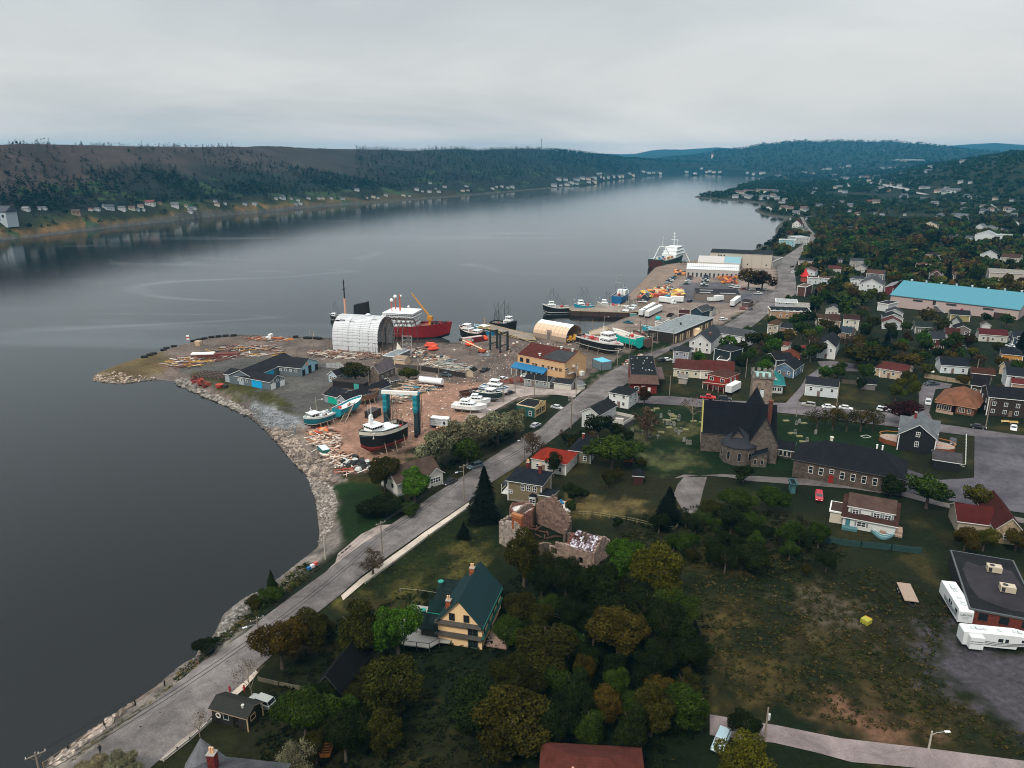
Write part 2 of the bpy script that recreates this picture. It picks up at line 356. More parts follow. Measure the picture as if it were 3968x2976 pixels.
region([(3380,2400),(3500,2420),(3560,2480),(3480,2500)],'554c40',5,.3,6)
region([(2870,2000),(2960,2060),(2950,2140),(2900,2120)],'54352a',3,.3,5)
region([(3550,2430),(3720,2420),(3740,2500),(4100,2560),(4100,2900),(3800,2760),(3650,2660),(3560,2560)],'4c484d',6,.3,8,n40)
region([(1320,2300),(1500,2180),(1830,1960),(1930,2080),(1900,2250),(1700,2280),(1500,2320)],'26340f',3,.4,4,n3)
region([(1500,2140),(1640,2130),(1820,2100),(1850,2150),(1600,2280),(1420,2330)],'4d4822',8,.4,10,n3,np.clip((n8-.4)*5,0,1))
lum = colr@np.array([.2,.7,.1]);colr = colr*(.34+.80*np.clip((lum-.035)/.11,0,1))[:,None]
tm = bpy.data.materials.new("ground_cover");tm.use_nodes = True;t = tm.node_tree;b = t.nodes['Principled BSDF']
b.inputs['Roughness'].default_value = 0.95;b.inputs['Specular IOR Level'].default_value = 0.12
ca = nd(t,'ShaderNodeVertexColor',layer_name='Col');co = nd(t,'ShaderNodeTexCoord').outputs['Object']
n1 = nd(t,'ShaderNodeTexNoise',i_Scale=0.9,i_Detail=8.0,i_Roughness=0.75);t.links.new(co,n1.inputs[0])
n2 = nd(t,'ShaderNodeTexNoise',i_Scale=0.12,i_Detail=6.0,i_Roughness=0.7);t.links.new(co,n2.inputs[0])
r1 = nd(t,'ShaderNodeMapRange');r1.inputs[1].default_value = .3;r1.inputs[2].default_value = .7;r1.inputs[3].default_value = .5;r1.inputs[4].default_value = 1.5;t.links.new(n1.outputs[0],r1.inputs[0])
r2 = nd(t,'ShaderNodeMapRange');r2.inputs[1].default_value = .3;r2.inputs[2].default_value = .7;r2.inputs[3].default_value = .75;r2.inputs[4].default_value = 1.25;t.links.new(n2.outputs[0],r2.inputs[0])
q = nd(t,'ShaderNodeMath',operation='MULTIPLY');t.links.new(r1.outputs[0],q.inputs[0]);t.links.new(r2.outputs[0],q.inputs[1])
vs = nd(t,'ShaderNodeVectorMath',operation='SCALE');t.links.new(ca.outputs[0],vs.inputs[0]);t.links.new(q.outputs[0],vs.inputs['Scale']);t.links.new(vs.outputs[0],b.inputs['Base Color'])
bn = nd(t,'ShaderNodeBump');bn.inputs['Strength'].default_value = .7;bn.inputs['Distance'].default_value = .5;t.links.new(n1.outputs[0],bn.inputs['Height']);t.links.new(bn.outputs[0],b.inputs['Normal'])
used = np.unique(gfk);remap = np.zeros(NA*NR,int);remap[used] = np.arange(len(used))
to = link('ground',npmesh('ground',np.stack([gx,gy,gz],1)[used],remap[gfk],[tm],colr[used],True));tag(to,kind='structure')
# ---- water ----
wm = bpy.data.materials.new("sea_water");wm.use_nodes = True;t = wm.node_tree;b = t.nodes['Principled BSDF']
b.inputs['Base Color'].default_value = (*S('0c0e0d'),1);b.inputs['IOR'].default_value = 1.34;b.inputs['Specular IOR Level'].default_value = 0.5
co = nd(t,'ShaderNodeTexCoord').outputs['Object']
mp = nd(t,'ShaderNodeMapping');mp.inputs['Rotation'].default_value = (0,0,math.radians(-28));mp.inputs['Scale'].default_value = (0.0022,0.009,1);t.links.new(co,mp.inputs[0])
st = nd(t,'ShaderNodeTexNoise',i_Scale=1.0,i_Detail=5.0,i_Roughness=0.55,i_Distortion=0.8);t.links.new(mp.outputs[0],st.inputs[0])
m2 = nd(t,'ShaderNodeMapping');m2.inputs['Rotation'].default_value = (0,0,math.radians(-24));m2.inputs['Scale'].default_value = (.0022,.0065,1);t.links.new(co,m2.inputs[0])
rn_ = nd(t,'ShaderNodeTexNoise',i_Scale=1.0,i_Detail=2.0,i_Roughness=0.4,i_Distortion=0.7);t.links.new(m2.outputs[0],rn_.inputs[0])
ab = nd(t,'ShaderNodeMath',operation='SUBTRACT');ab.inputs[1].default_value = .5;t.links.new(rn_.outputs[0],ab.inputs[0]);aa = nd(t,'ShaderNodeMath',operation='ABSOLUTE');t.links.new(ab.outputs[0],aa.inputs[0])
ri = nd(t,'ShaderNodeMapRange');ri.inputs[1].default_value = .0;ri.inputs[2].default_value = .03;ri.inputs[3].default_value = .17;ri.inputs[4].default_value = 0;t.links.new(aa.outputs[0],ri.inputs[0])
sy = nd(t,'ShaderNodeSeparateXYZ');t.links.new(co,sy.inputs[0]);yr = nd(t,'ShaderNodeMapRange');yr.inputs[1].default_value = 300;yr.inputs[2].default_value = 480;t.links.new(sy.outputs[1],yr.inputs[0]);rm_ = nd(t,'ShaderNodeMath',operation='MULTIPLY');t.links.new(ri.outputs[0],rm_.inputs[0]);t.links.new(yr.outputs[0],rm_.inputs[1])
sm = nd(t,'ShaderNodeMath',operation='ADD');t.links.new(st.outputs[0],sm.inputs[0]);t.links.new(rm_.outputs[0],sm.inputs[1]);st = sm
rr = nd(t,'ShaderNodeMapRange');rr.inputs[1].default_value = .55;rr.inputs[2].default_value = .68;rr.inputs[3].default_value = .09;rr.inputs[4].default_value = .10;t.links.new(st.outputs[0],rr.inputs[0]);t.links.new(rr.outputs[0],b.inputs['Roughness'])
w1 = nd(t,'ShaderNodeTexNoise',i_Scale=0.3,i_Detail=9.0,i_Roughness=0.72,i_Distortion=.5);t.links.new(co,w1.inputs[0])
bs = nd(t,'ShaderNodeMapRange');bs.inputs[1].default_value = .5;bs.inputs[2].default_value = .66;bs.inputs[3].default_value = .055;bs.inputs[4].default_value = .02
sb = nd(t,'ShaderNodeMixRGB');sf = nd(t,'ShaderNodeMapRange');sf.inputs[1].default_value = .6;sf.inputs[2].default_value = .85;t.links.new(st.outputs[0],sf.inputs[0]);t.links.new(sf.outputs[0],sb.inputs[0]);sb.inputs[1].default_value = (*S('0c0e0d'),1);sb.inputs[2].default_value = (*S('4c5456'),1);t.links.new(sb.outputs[0],b.inputs['Base Color']);t.links.new(st.outputs[0],bs.inputs[0])  # slick streaks: brighter sky reflection on calm water, mixed into the base colour
bn = nd(t,'ShaderNodeBump');bn.inputs['Distance'].default_value = .6;t.links.new(bs.outputs[0],bn.inputs['Strength']);t.links.new(w1.outputs[0],bn.inputs['Height']);t.links.new(bn.outputs[0],b.inputs['Normal'])
wo = link('sea',MB().use(wm).add([(-9000,-600,0),(9000,-600,0),(9000,13000,0),(-9000,13000,0)],[(0,1,2,3)]).mesh('sea'));tag(wo,kind='structure')
# ---- draped sheets ----
def sheet(name,pts,m,off=0.06,step=3.0,world=False,attrs=None):
    w = [Vector(p) for p in (pts if world else wpoly(pts).tolist())]
    b_ = []
    for a,c in zip(w,w[1:]+w[:1]):
        k = max(1,int((c-a).length/step));b_ += [a.lerp(c,i/k) for i in range(k)]
    xs = [p.x for p in b_];ys = [p.y for p in b_];pa = np.array([[p.x,p.y] for p in b_])
    X,Y = np.meshgrid(np.arange(min(xs)+step/2,max(xs),step),np.arange(min(ys)+step/2,max(ys),step));G = np.stack([X.ravel(),Y.ravel()],1)
    if len(G): G = G[sdist(G,pa) < -step*0.4]
    n = len(b_);allp = b_+[Vector(g) for g in G.tolist()]
    r = delaunay_2d_cdt(allp,[],[list(range(n))],1,1e-4)
    vs = [(v.x,v.y,Z(v.x,v.y)+off+math.hypot(v.x,v.y)*0.00025) for v in r[0]]
    mb = MB().use(m).add(vs,[f if (vs[f[1]][0]-vs[f[0]][0])*(vs[f[2]][1]-vs[f[0]][1])-(vs[f[1]][1]-vs[f[0]][1])*(vs[f[2]][0]-vs[f[0]][0]) > 0 else f[::-1] for f in r[2]])
    o = mb.build(name);tag(o,kind='structure');return o
def surf(h,var=.18,patch=.25,bump=.15,rough=.9,cracks=True):
    "asphalt / gravel / concrete with patches and stains"
    m = bpy.data.materials.new("paving");m.use_nodes = True;t = m.node_tree;b = t.nodes['Principled BSDF'];b.inputs['Roughness'].default_value = rough;b.inputs['Specular IOR Level'].default_value = .15
    co = nd(t,'ShaderNodeTexCoord').outputs['Object'];c = S(h);last = None
    for sc_,v_,lo,hi in ((3.0,var,.3,.7),(0.13,patch,.38,.62),(0.03,patch*.8,.35,.65)):
        n = nd(t,'ShaderNodeTexNoise',i_Scale=sc_,i_Detail=7.0,i_Roughness=.7,i_Distortion=.4);t.links.new(co,n.inputs[0])
        r = nd(t,'ShaderNodeMapRange');r.inputs[1].default_value = lo;r.inputs[2].default_value = hi;r.inputs[3].default_value = 1-v_;r.inputs[4].default_value = 1+v_;t.links.new(n.outputs[0],r.inputs[0])
        if last is None: last = r.outputs[0];hh = n.outputs[0]
        else:
            q = nd(t,'ShaderNodeMath',operation='MULTIPLY');t.links.new(last,q.inputs[0]);t.links.new(r.outputs[0],q.inputs[1]);last = q.outputs[0]
    if cracks:
        v = nd(t,'ShaderNodeTexVoronoi',feature='DISTANCE_TO_EDGE');v.inputs['Scale'].default_value = .12;t.links.new(co,v.inputs[0])
        r = nd(t,'ShaderNodeMapRange');r.inputs[1].default_value = 0;r.inputs[2].default_value = .012;r.inputs[3].default_value = .8;r.inputs[4].default_value = 1;t.links.new(v.outputs[0],r.inputs[0])
        q = nd(t,'ShaderNodeMath',operation='MULTIPLY');t.links.new(last,q.inputs[0]);t.links.new(r.outputs[0],q.inputs[1]);last = q.outputs[0]
    vs = nd(t,'ShaderNodeVectorMath',operation='SCALE');vs.inputs[0].default_value = c;t.links.new(last,vs.inputs['Scale']);t.links.new(vs.outputs[0],b.inputs['Base Color'])
    bn = nd(t,'ShaderNodeBump');bn.inputs['Strength'].default_value = bump;bn.inputs['Distance'].default_value = .2;t.links.new(hh,bn.inputs['Height']);t.links.new(bn.outputs[0],b.inputs['Normal'])
    return m
ASPH = surf('5e5957',.28,.34);ASPH2 = surf('565153',.25,.28);GRAV = surf('877c76',.3,.3);CONC = surf('a59a8e',.15,.2);LOT = surf('47454a',.25,.3);LANE = surf('5c5654',.3,.3)
ROAD_L = [(240,3000),(405,2873),(633,2690),(791,2563),(949,2456),(1108,2329),(1266,2215),(1400,2115),(1500,2045),(1663,1930),(1768,1863),(1900,1775),(1985,1722),(2092,1664),(2153,1606),(2225,1548),(2262,1516),(2370,1436),(2479,1382),(2587,1346),(2660,1317),(2780,1277),(2852,1233),(2935,1175),(3008,1125),(3015,1081),(3008,1031),(3022,1005),(3080,969),(3109,948),(3140,915),(3118,880),(3100,842)]
ROAD_R = [(3112,842),(3132,880),(3165,915),(3145,943),(3116,975),(3102,990),(3076,1045),(3083,1081),(3087,1139),(3036,1168),(2979,1215),(2910,1270),(2800,1292),(2740,1292),(2671,1322),(2602,1356),(2515,1400),(2440,1480),(2356,1538),(2323,1570),(2247,1621),(2207,1657),(2146,1700),(2070,1755),(2006,1807),(1909,1868),(1815,1945),(1650,2055),(1500,2160),(1400,2234),(1329,2297),(1234,2373),(949,2639),(899,2690),(791,2810),(620,2945),(560,3000)]
sheet('main_road',ROAD_L+ROAD_R,ASPH,.09,1.6)
sheet('side_street',[(2460,1536),(2598,1536),(2706,1547),(2898,1557),(3045,1563),(3102,1500),(3124,1463),(3180,1422),(3168,1402),(3218,1400),(3283,1407),(3392,1424),(3388,1440),(3207,1442),(3160,1468),(3092,1556),(3153,1575),(3406,1597),(3480,1600),(3600,1640),(3968,1690),(4100,1700),(4100,1712),(3774,1692),(3673,1680),(3468,1655),(3280,1632),(3131,1612),(2972,1596),(2869,1587),(2742,1580),(2634,1573),(2470,1562),(2352,1560),(2440,1500)],ASPH2,.10)
sheet('harbour_lane',[(2255,1512),(2153,1511),(2045,1500),(1954,1486),(1900,1500),(1800,1625),(1813,1652),(1879,1612),(2008,1541),(2063,1531),(2153,1530),(2225,1540)],GRAV,.08)
sheet('gravel_pullout',[(1310,2146),(1400,2070),(1470,2036),(1520,2033),(1400,2112),(1266,2213),(1300,2180)],GRAV,.05)
sheet('church_lane',[(2610,1855),(2650,1840),(2820,1850),(2900,1865),(3100,1880),(3300,1895),(3500,1925),(3650,1965),(3968,2030),(4100,2050),(4100,2035),(3968,2010),(3640,1945),(3490,1900),(3300,1872),(3100,1855),(2900,1845),(2800,1838),(2690,1845)],LANE,.07)
sheet('gravel_turnaround',[(2625,1880),(2650,1850),(2740,1850),(2725,1900),(2710,1960),(2690,2000),(2650,1985),(2610,1920)],LANE,.09)
sheet('car_park',[(3499,1815),(3640,1862),(3774,1853),(3776,1692),(3968,1700),(4300,1710),(4300,2000),(3968,1990),(3860,1975),(3640,1935),(3500,1905)],LOT,.12)
sheet('driveway',[(3560,1500),(3600,1475),(3690,1490),(3680,1505),(3625,1510),(3600,1600),(3620,1640),(3560,1630)],ASPH2,.08)
sheet('side_lane',[(2750,2770),(3000,2810),(3263,2863),(3569,2898),(3968,2950),(4200,2990),(4200,3060),(3968,3010),(3700,2990),(3300,2955),(3153,2915),(3000,2880),(2750,2850)],surf('6e6463'),.07)
sheet('concrete_wharf',[(2424,1158),(2543,1036),(2715,1006),(2751,1004),(2700,1040),(2620,1080),(2540,1140),(2450,1165)],surf('6f6055',.2,.2),.1)
# ---------------- windows, doors, houses ----------------
WC = {}
def win_mesh(w,h,fr,bars,arch=False):
    k = (round(w,2),round(h,2),fr,bars,arch)
    if k in WC: return WC[k]
    f = MB().use(M(fr,rough=.6));t = 0.11 if w < 1.6 else 0.14
    g = MB().use(GLASS)
    if arch:
        n = 8;pt = [(-w/2,0),(w/2,0)]+[(w/2*math.cos(a),h-w/2*1.2+w/2*1.2*math.sin(a)) for a in [math.pi*i/n for i in range(n+1)]]
        g.loft([[(x,y,z) for x,z in pt] for y in (-.05,.02)])
        for a,b in zip(pt,pt[1:]+pt[:1]): f.tube((a[0],-.06,a[1]),(b[0],-.06,b[1]),.07,n=4)
        if bars: f.tube((0,-.06,0),(0,-.06,h),.03,n=4)
    else:
        f.box(-w/2-t,w/2+t,-.09,0,-t,0).box(-w/2-t,w/2+t,-.09,0,h,h+t).box(-w/2-t,-w/2,-.09,0,0,h).box(w/2,w/2+t,-.09,0,0,h)
        if bars & 1: f.box(-w/2,w/2,-.075,-.01,h/2-.04,h/2+.04)
        if bars & 2: f.box(-.04,.04,-.07,-.01,0,h)
        if bars & 4:
            for q in (-w/4,w/4): f.box(q-.03,q+.03,-.07,-.01,0,h)
        g.box(-w/2,w/2,-.045,-.004,0,h)
    WC[k] = (f.mesh('window_frame'),g.mesh('pane'));return WC[k]
class House:
    def __init__(s,label,A,B,name='house',cat='house',group=None,z=None,world=None):
        a,b = (P(*A),P(*B)) if world is None else world
        s.w = math.hypot(b.x-a.x,b.y-a.y);s.rz = math.atan2(b.y-a.y,b.x-a.x)
        s.z = (a.z+b.z)/2 if z is None else z
        s.o = Vector((a.x,a.y,s.z));s.r = thing(name,label,cat,s.o,s.rz,group);s.wl = MB();s.nw = 0
        s.label = label
        RECTS.append((s.o.x,s.o.y,s.rz,s.w,9.0));s.first = True
    def loc(s,px,py):
        p = P(px,py);d = Vector((p.x-s.o.x,p.y-s.o.y));c,q = math.cos(s.rz),math.sin(s.rz);return (d.x*c+d.y*q,-d.x*q+d.y*c)
    def block(s,x0,x1,y0,y1,h,roof='gx',rise=2.0,wall='c8c8c4',rc='3a3a3d',z0=0.0,ov=0.4,wk='siding',rk='shingle',trim='d0d0cc',base=None,below=1.6,cx=0.5):
        """roof: gx ridge along x, gy ridge along y, hip, flat, sx/sy shed rising to +y / +x, pyr"""
        if s.first: i = len(RECTS)-1;RECTS[i] = RECTS[i][:4]+(y1,);s.first = False
        wm_ = M(wall,kind=wk,bump=.25,var=.08 if wk != 'stone' else .2);w = s.wl.use(wm_);zb = z0-(below if z0 == 0 else 0);ze = z0+h;W_ = x1-x0;D = y1-y0
        w.box(x0,x1,y0,y1,zb,ze)
        if base: s.wl.use(M(base,kind='plain')).box(x0-.04,x1+.04,y0-.04,y1+.04,zb,z0+.5);w.use(wm_)
        rb = MB();rm = mat(tuple(c*(.55 if rk == 'shingle' else .85) for c in S(rc)),kind=rk,bump=.3,rough=.92 if rk != 'corr' else .5,spec=.1);tr = M(trim,rough=.7);t = .22
        if roof in ('gx','gy'):
            if roof == 'gx':
                ym = y0+D*cx;w.add([(x0,y0,ze),(x0,y1,ze),(x0,ym,ze+rise),(x1,y0,ze),(x1,y1,ze),(x1,ym,ze+rise)],[(0,2,1),(3,4,5),(0,3,5,2),(1,2,5,4)])
                sl0 = rise/(ym-y0);sl1 = rise/(y1-ym)
                pr = [(y0-ov,ze-ov*sl0),(ym,ze+rise),(y1+ov,ze-ov*sl1)]
                f = lambda u,p,dz: (u,p[0],p[1]+dz)
                lo,hi = x0-ov,x1+ov
            else:
                xm = x0+W_*cx;w.add([(x0,y0,ze),(x1,y0,ze),(xm,y0,ze+rise),(x0,y1,ze),(x1,y1,ze),(xm,y1,ze+rise)],[(0,1,2),(3,5,4),(0,2,5,3),(1,4,5,2)])
                sl0 = rise/(xm-x0);sl1 = rise/(x1-xm)
                pr = [(x1+ov,ze-ov*sl1),(xm,ze+rise),(x0-ov,ze-ov*sl0)]
                f = lambda u,p,dz: (p[0],u,p[1]+dz)
                lo,hi = y0-ov,y1+ov
            v = [f(u,p,dz) for u in (lo,hi) for dz in (.02,t) for p in pr]
            rb.use(rm).add(v,[(3,9,10,4),(4,10,11,5)])
            rb.use(tr).add(v,[(0,3,4,1),(1,4,5,2),(6,7,10,9),(7,8,11,10),(0,6,9,3),(2,5,11,8),(0,1,7,6),(1,2,8,7)])
            rz_ = lambda x,y: ze+rise+t-(abs(y-(y0+D*cx))*rise/(D*cx) if roof == 'gx' else abs(x-(x0+W_*cx))*rise/(W_*cx))
        elif roof in ('hip','pyr'):
            k = min(W_,D)/2 if roof == 'hip' else min(W_,D)/2
            a0,a1,b0,b1 = x0-ov,x1+ov,y0-ov,y1+ov
            if roof == 'pyr' or abs(W_-D) < .1: rg = [((x0+x1)/2-.05,(y0+y1)/2),((x0+x1)/2+.05,(y0+y1)/2)]
            elif W_ > D: rg = [(x0+k,(y0+y1)/2),(x1-k,(y0+y1)/2)]
            else: rg = [((x0+x1)/2,y0+k),((x0+x1)/2,y1-k)]
            v = [(a0,b0,ze+t*.5),(a1,b0,ze+t*.5),(a1,b1,ze+t*.5),(a0,b1,ze+t*.5),(rg[0][0],rg[0][1],ze+rise+t*.5),(rg[1][0],rg[1][1],ze+rise+t*.5),(a0,b0,ze-.05),(a1,b0,ze-.05),(a1,b1,ze-.05),(a0,b1,ze-.05)]
            F = [(0,1,5,4),(1,2,5),(2,3,4,5),(3,0,4)] if (W_ >= D or roof == 'pyr') else [(0,1,4),(1,2,5,4),(2,3,5),(3,0,4,5)]
            rb.use(rm).add(v,F);rb.use(tr).add(v,[(6,7,1,0),(7,8,2,1),(8,9,3,2),(9,6,0,3),(6,9,8,7)])
            rz_ = lambda x,y: ze+rise
        elif roof == 'flat':
            rb.use(tr).box(x0-ov,x1+ov,y0-ov,y1+ov,ze,ze+.35);rb.use(rm).box(x0-ov+.3,x1+ov-.3,y0-ov+.3,y1+ov-.3,ze+.355,ze+.37)
            rz_ = lambda x,y: ze+.3
        else:
            if roof == 'sx': zz = [ze,ze,ze+rise,ze+rise]
            elif roof == 'sxr': zz = [ze+rise,ze+rise,ze,ze]
            else: zz = [ze,ze+rise,ze+rise,ze]
            w.prism([(x0,y0),(x1,y0),(x1,y1),(x0,y1)],ze-.1,zz)
            v = [(x0-ov,y0-ov,zz[0]+.03),(x1+ov,y0-ov,zz[1]+.03),(x1+ov,y1+ov,zz[2]+.03),(x0-ov,y1+ov,zz[3]+.03)];v += [(a,b,c+t) for a,b,c in v]
            rb.use(rm).add(v,[(4,5,6,7)]);rb.use(tr).add(v,[(3,2,1,0),(0,1,5,4),(1,2,6,5),(2,3,7,6),(3,0,4,7)])
            rz_ = lambda x,y: ze+rise
        s.roof = rb.build('roof',s.r);s.rz_ = rz_;return s
    def win(s,face,xs,z,w=.9,h=1.2,fr='dcdcd8',bars=1,x1=None,y0=0.0,arch=False):
        "xs: positions along the face (m); face f front, l left, r right"
        fm,pm = win_mesh(w,h,fr,bars,arch)
        for x in (xs if hasattr(xs,'__len__') else [xs]):
            if face == 'f': loc = (x,y0-.02,z);rz = 0
            elif face == 'l': loc = ((x1 or 0)-.02,x,z);rz = -math.pi/2
            elif face == 'r': loc = ((s.w if x1 is None else x1)+.02,x,z);rz = math.pi/2
            else: loc = (x,(x1 or 8)+.02,z);rz = math.pi
            o = link('window',fm,s.r,loc,rz);link('pane',pm,o);s.nw += 1
        return s
    def door(s,face,x,z=0.1,w=1.0,h=2.1,c='e0e0dc',x1=None,y0=0.0,name='door'):
        if face == 'f': loc = (x,y0-.02,z);rz = 0
        elif face == 'l': loc = ((x1 or 0)-.02,x,z);rz = -math.pi/2
        else: loc = ((s.w if x1 is None else x1)+.02,x,z);rz = math.pi/2
        m = MB().use(M(c,rough=.5)).box(-w/2,w/2,-.06,0,0,h)
        if w < 2: m.use(METAL).box(w/2-.2,w/2-.1,-.1,-.06,h*.45,h*.5)
        else:
            for k in range(1,5): m.box(-w/2+.1,w/2-.1,-.075,-.06,h*k/5-.03,h*k/5)
        o = m.build(name,s.r);o.location = loc;o.rotation_euler = (0,0,rz);return s
    def trim(s,x0,x1,y0,y1,h,c='dadad6',z0=0):
        m = MB().use(M(c,rough=.7));t = .13
        for x in (x0,x1):
            for y in (y0,y1): m.box(x-t,x+t,y-t,y+t,z0-1,z0+h-.02)
        m.build('corner_board',s.r);return s
    def chim(s,x,y,ht=1.2,c='6d3327',sz=.7,pots=0,base=None):
        z0 = (s.rz_(x,y) if base is None else base)
        m = MB().use(M(c,kind='brick')).box(x-sz/2,x+sz/2,y-sz/2,y+sz/2,z0-1.2,z0+ht).use(M('8a857e')).box(x-sz/2-.08,x+sz/2+.08,y-sz/2-.08,y+sz/2+.08,z0+ht,z0+ht+.12)
        o = m.build('chimney',s.roof)
        for k in range(pots):
            xx = x+(k-(pots-1)/2)*.36;MB().use(M('c9a27c')).tube((xx,y,z0+ht+.1),(xx,y,z0+ht+.95),.17,.14,8).build('chimney_pot',s.r)
        return s
    def vent(s,x,y,c='c8c8c8',r=.16,h=.6,name='roof_vent'):
        z0 = s.rz_(x,y);MB().use(M(c)).tube((x,y,z0-.4),(x,y,z0+h),r,n=8).tube((x,y,z0+h),(x,y,z0+h+.12),r*1.5,r*1.1,n=8).build(name,s.roof);return s
    def part(s,name,m,lab=None):
        o = m.build(name,s.r)
        if lab: o['label'] = lab
        return o
    def done(s):
        s.wl.build('wall',s.r);return s
RECTS = []
def simple(label,A,B,depth,h,roof,rise,wall,rc,wins=1,group=None,name='house',cat='house',chim=None,rows=None,ov=.4,trim='d4d4d0',wk='siding',rk='shingle',rr=True,base=None,z=None,doorx=None,bars=1,wfr='dcdcd8',nl=2,world=None,doorc='6b5a50'):
    s = House(label,A,B,name,cat,group,z,world);s.block(0,s.w,0,depth,h,roof,rise,wall,rc,ov=ov,trim=trim,wk=wk,rk=rk,base=base)
    if wins:
        n = max(2,int(s.w/3.2));rows = rows or ([1.0] if h < 4 else [1.0,3.6])
        for z_ in rows:
            xs = [s.w*(i+.5)/n for i in range(n)]
            if doorx is not None and z_ < 2: xs = [x for x in xs if abs(x-doorx*s.w) > 1.1]
            s.win('f',xs,z_,bars=bars,fr=wfr)
            ys = [depth*(i+.5)/nl for i in range(nl)]
            s.win('l',ys,z_,bars=bars,fr=wfr);s.win('r',ys,z_,bars=bars,fr=wfr)
        s.door('f',(doorx if doorx is not None else (.5 if n % 2 == 0 else 1/n))*s.w,c=doorc)
    if trim != wall and name == 'house': s.trim(0,s.w,0,depth,h,trim)
    if chim: s.chim(s.w*chim[0],depth*chim[1])
    s.done();return s
# ---------------- trees ----------------
LEAF = bpy.data.materials.new("foliage");LEAF.use_nodes = True;t = LEAF.node_tree;b = t.nodes['Principled BSDF']
b.inputs['Roughness'].default_value = .8;b.inputs['Specular IOR Level'].default_value = .05
oi = nd(t,'ShaderNodeObjectInfo');at = nd(t,'ShaderNodeVertexColor',layer_name='Col')
vm = nd(t,'ShaderNodeVectorMath',operation='MULTIPLY_ADD');vm.inputs[2].default_value = (0,0,0);vd = nd(t,'ShaderNodeVectorMath',operation='SCALE');vd.inputs['Scale'].default_value = .48;t.links.new(oi.outputs['Color'],vd.inputs[0]);t.links.new(vd.outputs[0],vm.inputs[0]);t.links.new(at.outputs[0],vm.inputs[1]);t.links.new(vm.outputs[0],b.inputs['Base Color'])
BARK = mat(S('4a4038'),rough=.95,var=.25);BARKP = mat(S('8d8474'),rough=.95,var=.2);TWIG = mat(S('7a6c5c'),rough=.95,var=.2)
def quads(c,nrm,sz,rg,bright):
    "oriented leaf clump quads -> verts, faces, colours"
    n = len(c);a = np.cross(nrm,rg.normal(size=(n,3)));a /= np.linalg.norm(a,axis=1)[:,None]+1e-9;b_ = np.cross(nrm,a);b_ /= np.linalg.norm(b_,axis=1)[:,None]+1e-9
    s1 = (sz*rg.uniform(.6,1.35,n))[:,None];s2 = (sz*rg.uniform(.45,1.1,n))[:,None]
    v = np.stack([c-a*s1,c-b_*s2,c+a*s1,c+b_*s2*rg.uniform(.7,1.2,n)[:,None]],1).reshape(-1,3)
    f = np.arange(4*n).reshape(-1,4);col_ = np.repeat(bright,4,0);return v,f,col_
def crown(seed,n=3000,leaf=.055,nl=19,flat_=1.0,spread=.80,top=1.0,airy=0.0,cone=False):
    rg = np.random.default_rng(seed)
    if cone:
        z = 1-rg.random(n)**.6;tier = (z*9) % 1;r = (1-z)*.42*(1-.35*tier)+.015;th = rg.uniform(0,6.283,n);r = r*(1+.22*np.sin(th*3+seed+z*9))*rg.uniform(.55,1.05,n)
        c = np.stack([r*np.cos(th),r*np.sin(th),z*2-1],1);nrm = np.stack([np.cos(th),np.sin(th),np.full(n,1.2)],1)+rg.normal(size=(n,3))*.4
        br = rg.uniform(.6,1.3,(n,1))*np.ones((1,3));return quads(c,nrm,leaf,rg,br)
    lc = rg.normal(size=(nl,3));lc /= np.linalg.norm(lc,axis=1)[:,None];lc *= (rg.random((nl,1))**.4)*spread;lc[:,2] *= .75*flat_;lr = rg.uniform(.17,.36,nl);lc[0] = 0;lr[0] = .5;lc *= np.array([[1,rg.uniform(.8,1.1),1]])
    k = rg.choice(nl,n*2,p=lr**2/(lr**2).sum());d = rg.normal(size=(n*2,3));d /= np.linalg.norm(d,axis=1)[:,None]
    # small bumps so that outlines break up
    bump = 1+.16*np.sin(d[:,0]*9+k)*np.sin(d[:,1]*8+k*2)+.10*np.sin(d[:,2]*13+k)
    rad = lr[k]*bump*rg.uniform(.80-airy,1.06,n*2);c = lc[k]+d*rad[:,None]
    ins = np.zeros(n*2,bool)
    for j in range(nl): ins |= (np.linalg.norm(c-lc[j],axis=1) < lr[j]*.72) & (k != j)
    ok = np.where(~ins)[0][:n];c = c[ok];d = d[ok];k = k[ok]
    cl = rg.uniform(.72,1.28,nl)[k];fine = rg.uniform(.62,1.38,len(c));hue = rg.normal(0,.07,(len(c),1))*np.array([[1.3,.2,-.6]])
    cell = np.sin(c[:,0]*11+seed)*np.sin(c[:,1]*12)*np.sin(c[:,2]*13)
    br = (cl*fine*(1+.35*cell))[:,None]*(1+hue)
    return quads(c,d+rg.normal(size=c.shape)*.75,leaf,rg,np.clip(br,.2,2.2))
def branches(seed,depth=4,leafy=0,spread=.55,droop=0.0,n0=5,th=.02):
    "bare limbs in a unit box, z from -1 (ground) to 1"
    rg = random.Random(seed);mb = MB();tips = []
    def grow(p,d,ln,r,k):
        q = p+d*ln;mb.tube(p,q,r,r*.6,4 if k > 1 else 3)
        if k == 0: tips.append(q);return
        for i in range(rg.choice((2,3,3)) if k < depth else n0):
            e = (d+Vector((rg.gauss(0,spread),rg.gauss(0,spread),rg.gauss(.12-droop,.25)))).normalized()
            grow(q,e,ln*rg.uniform(.62,.85),r*.55,k-1)
    grow(Vector((0,0,-1)),Vector((0,0,1)),.5,th*1.9,depth);return mb,tips
TV = {}
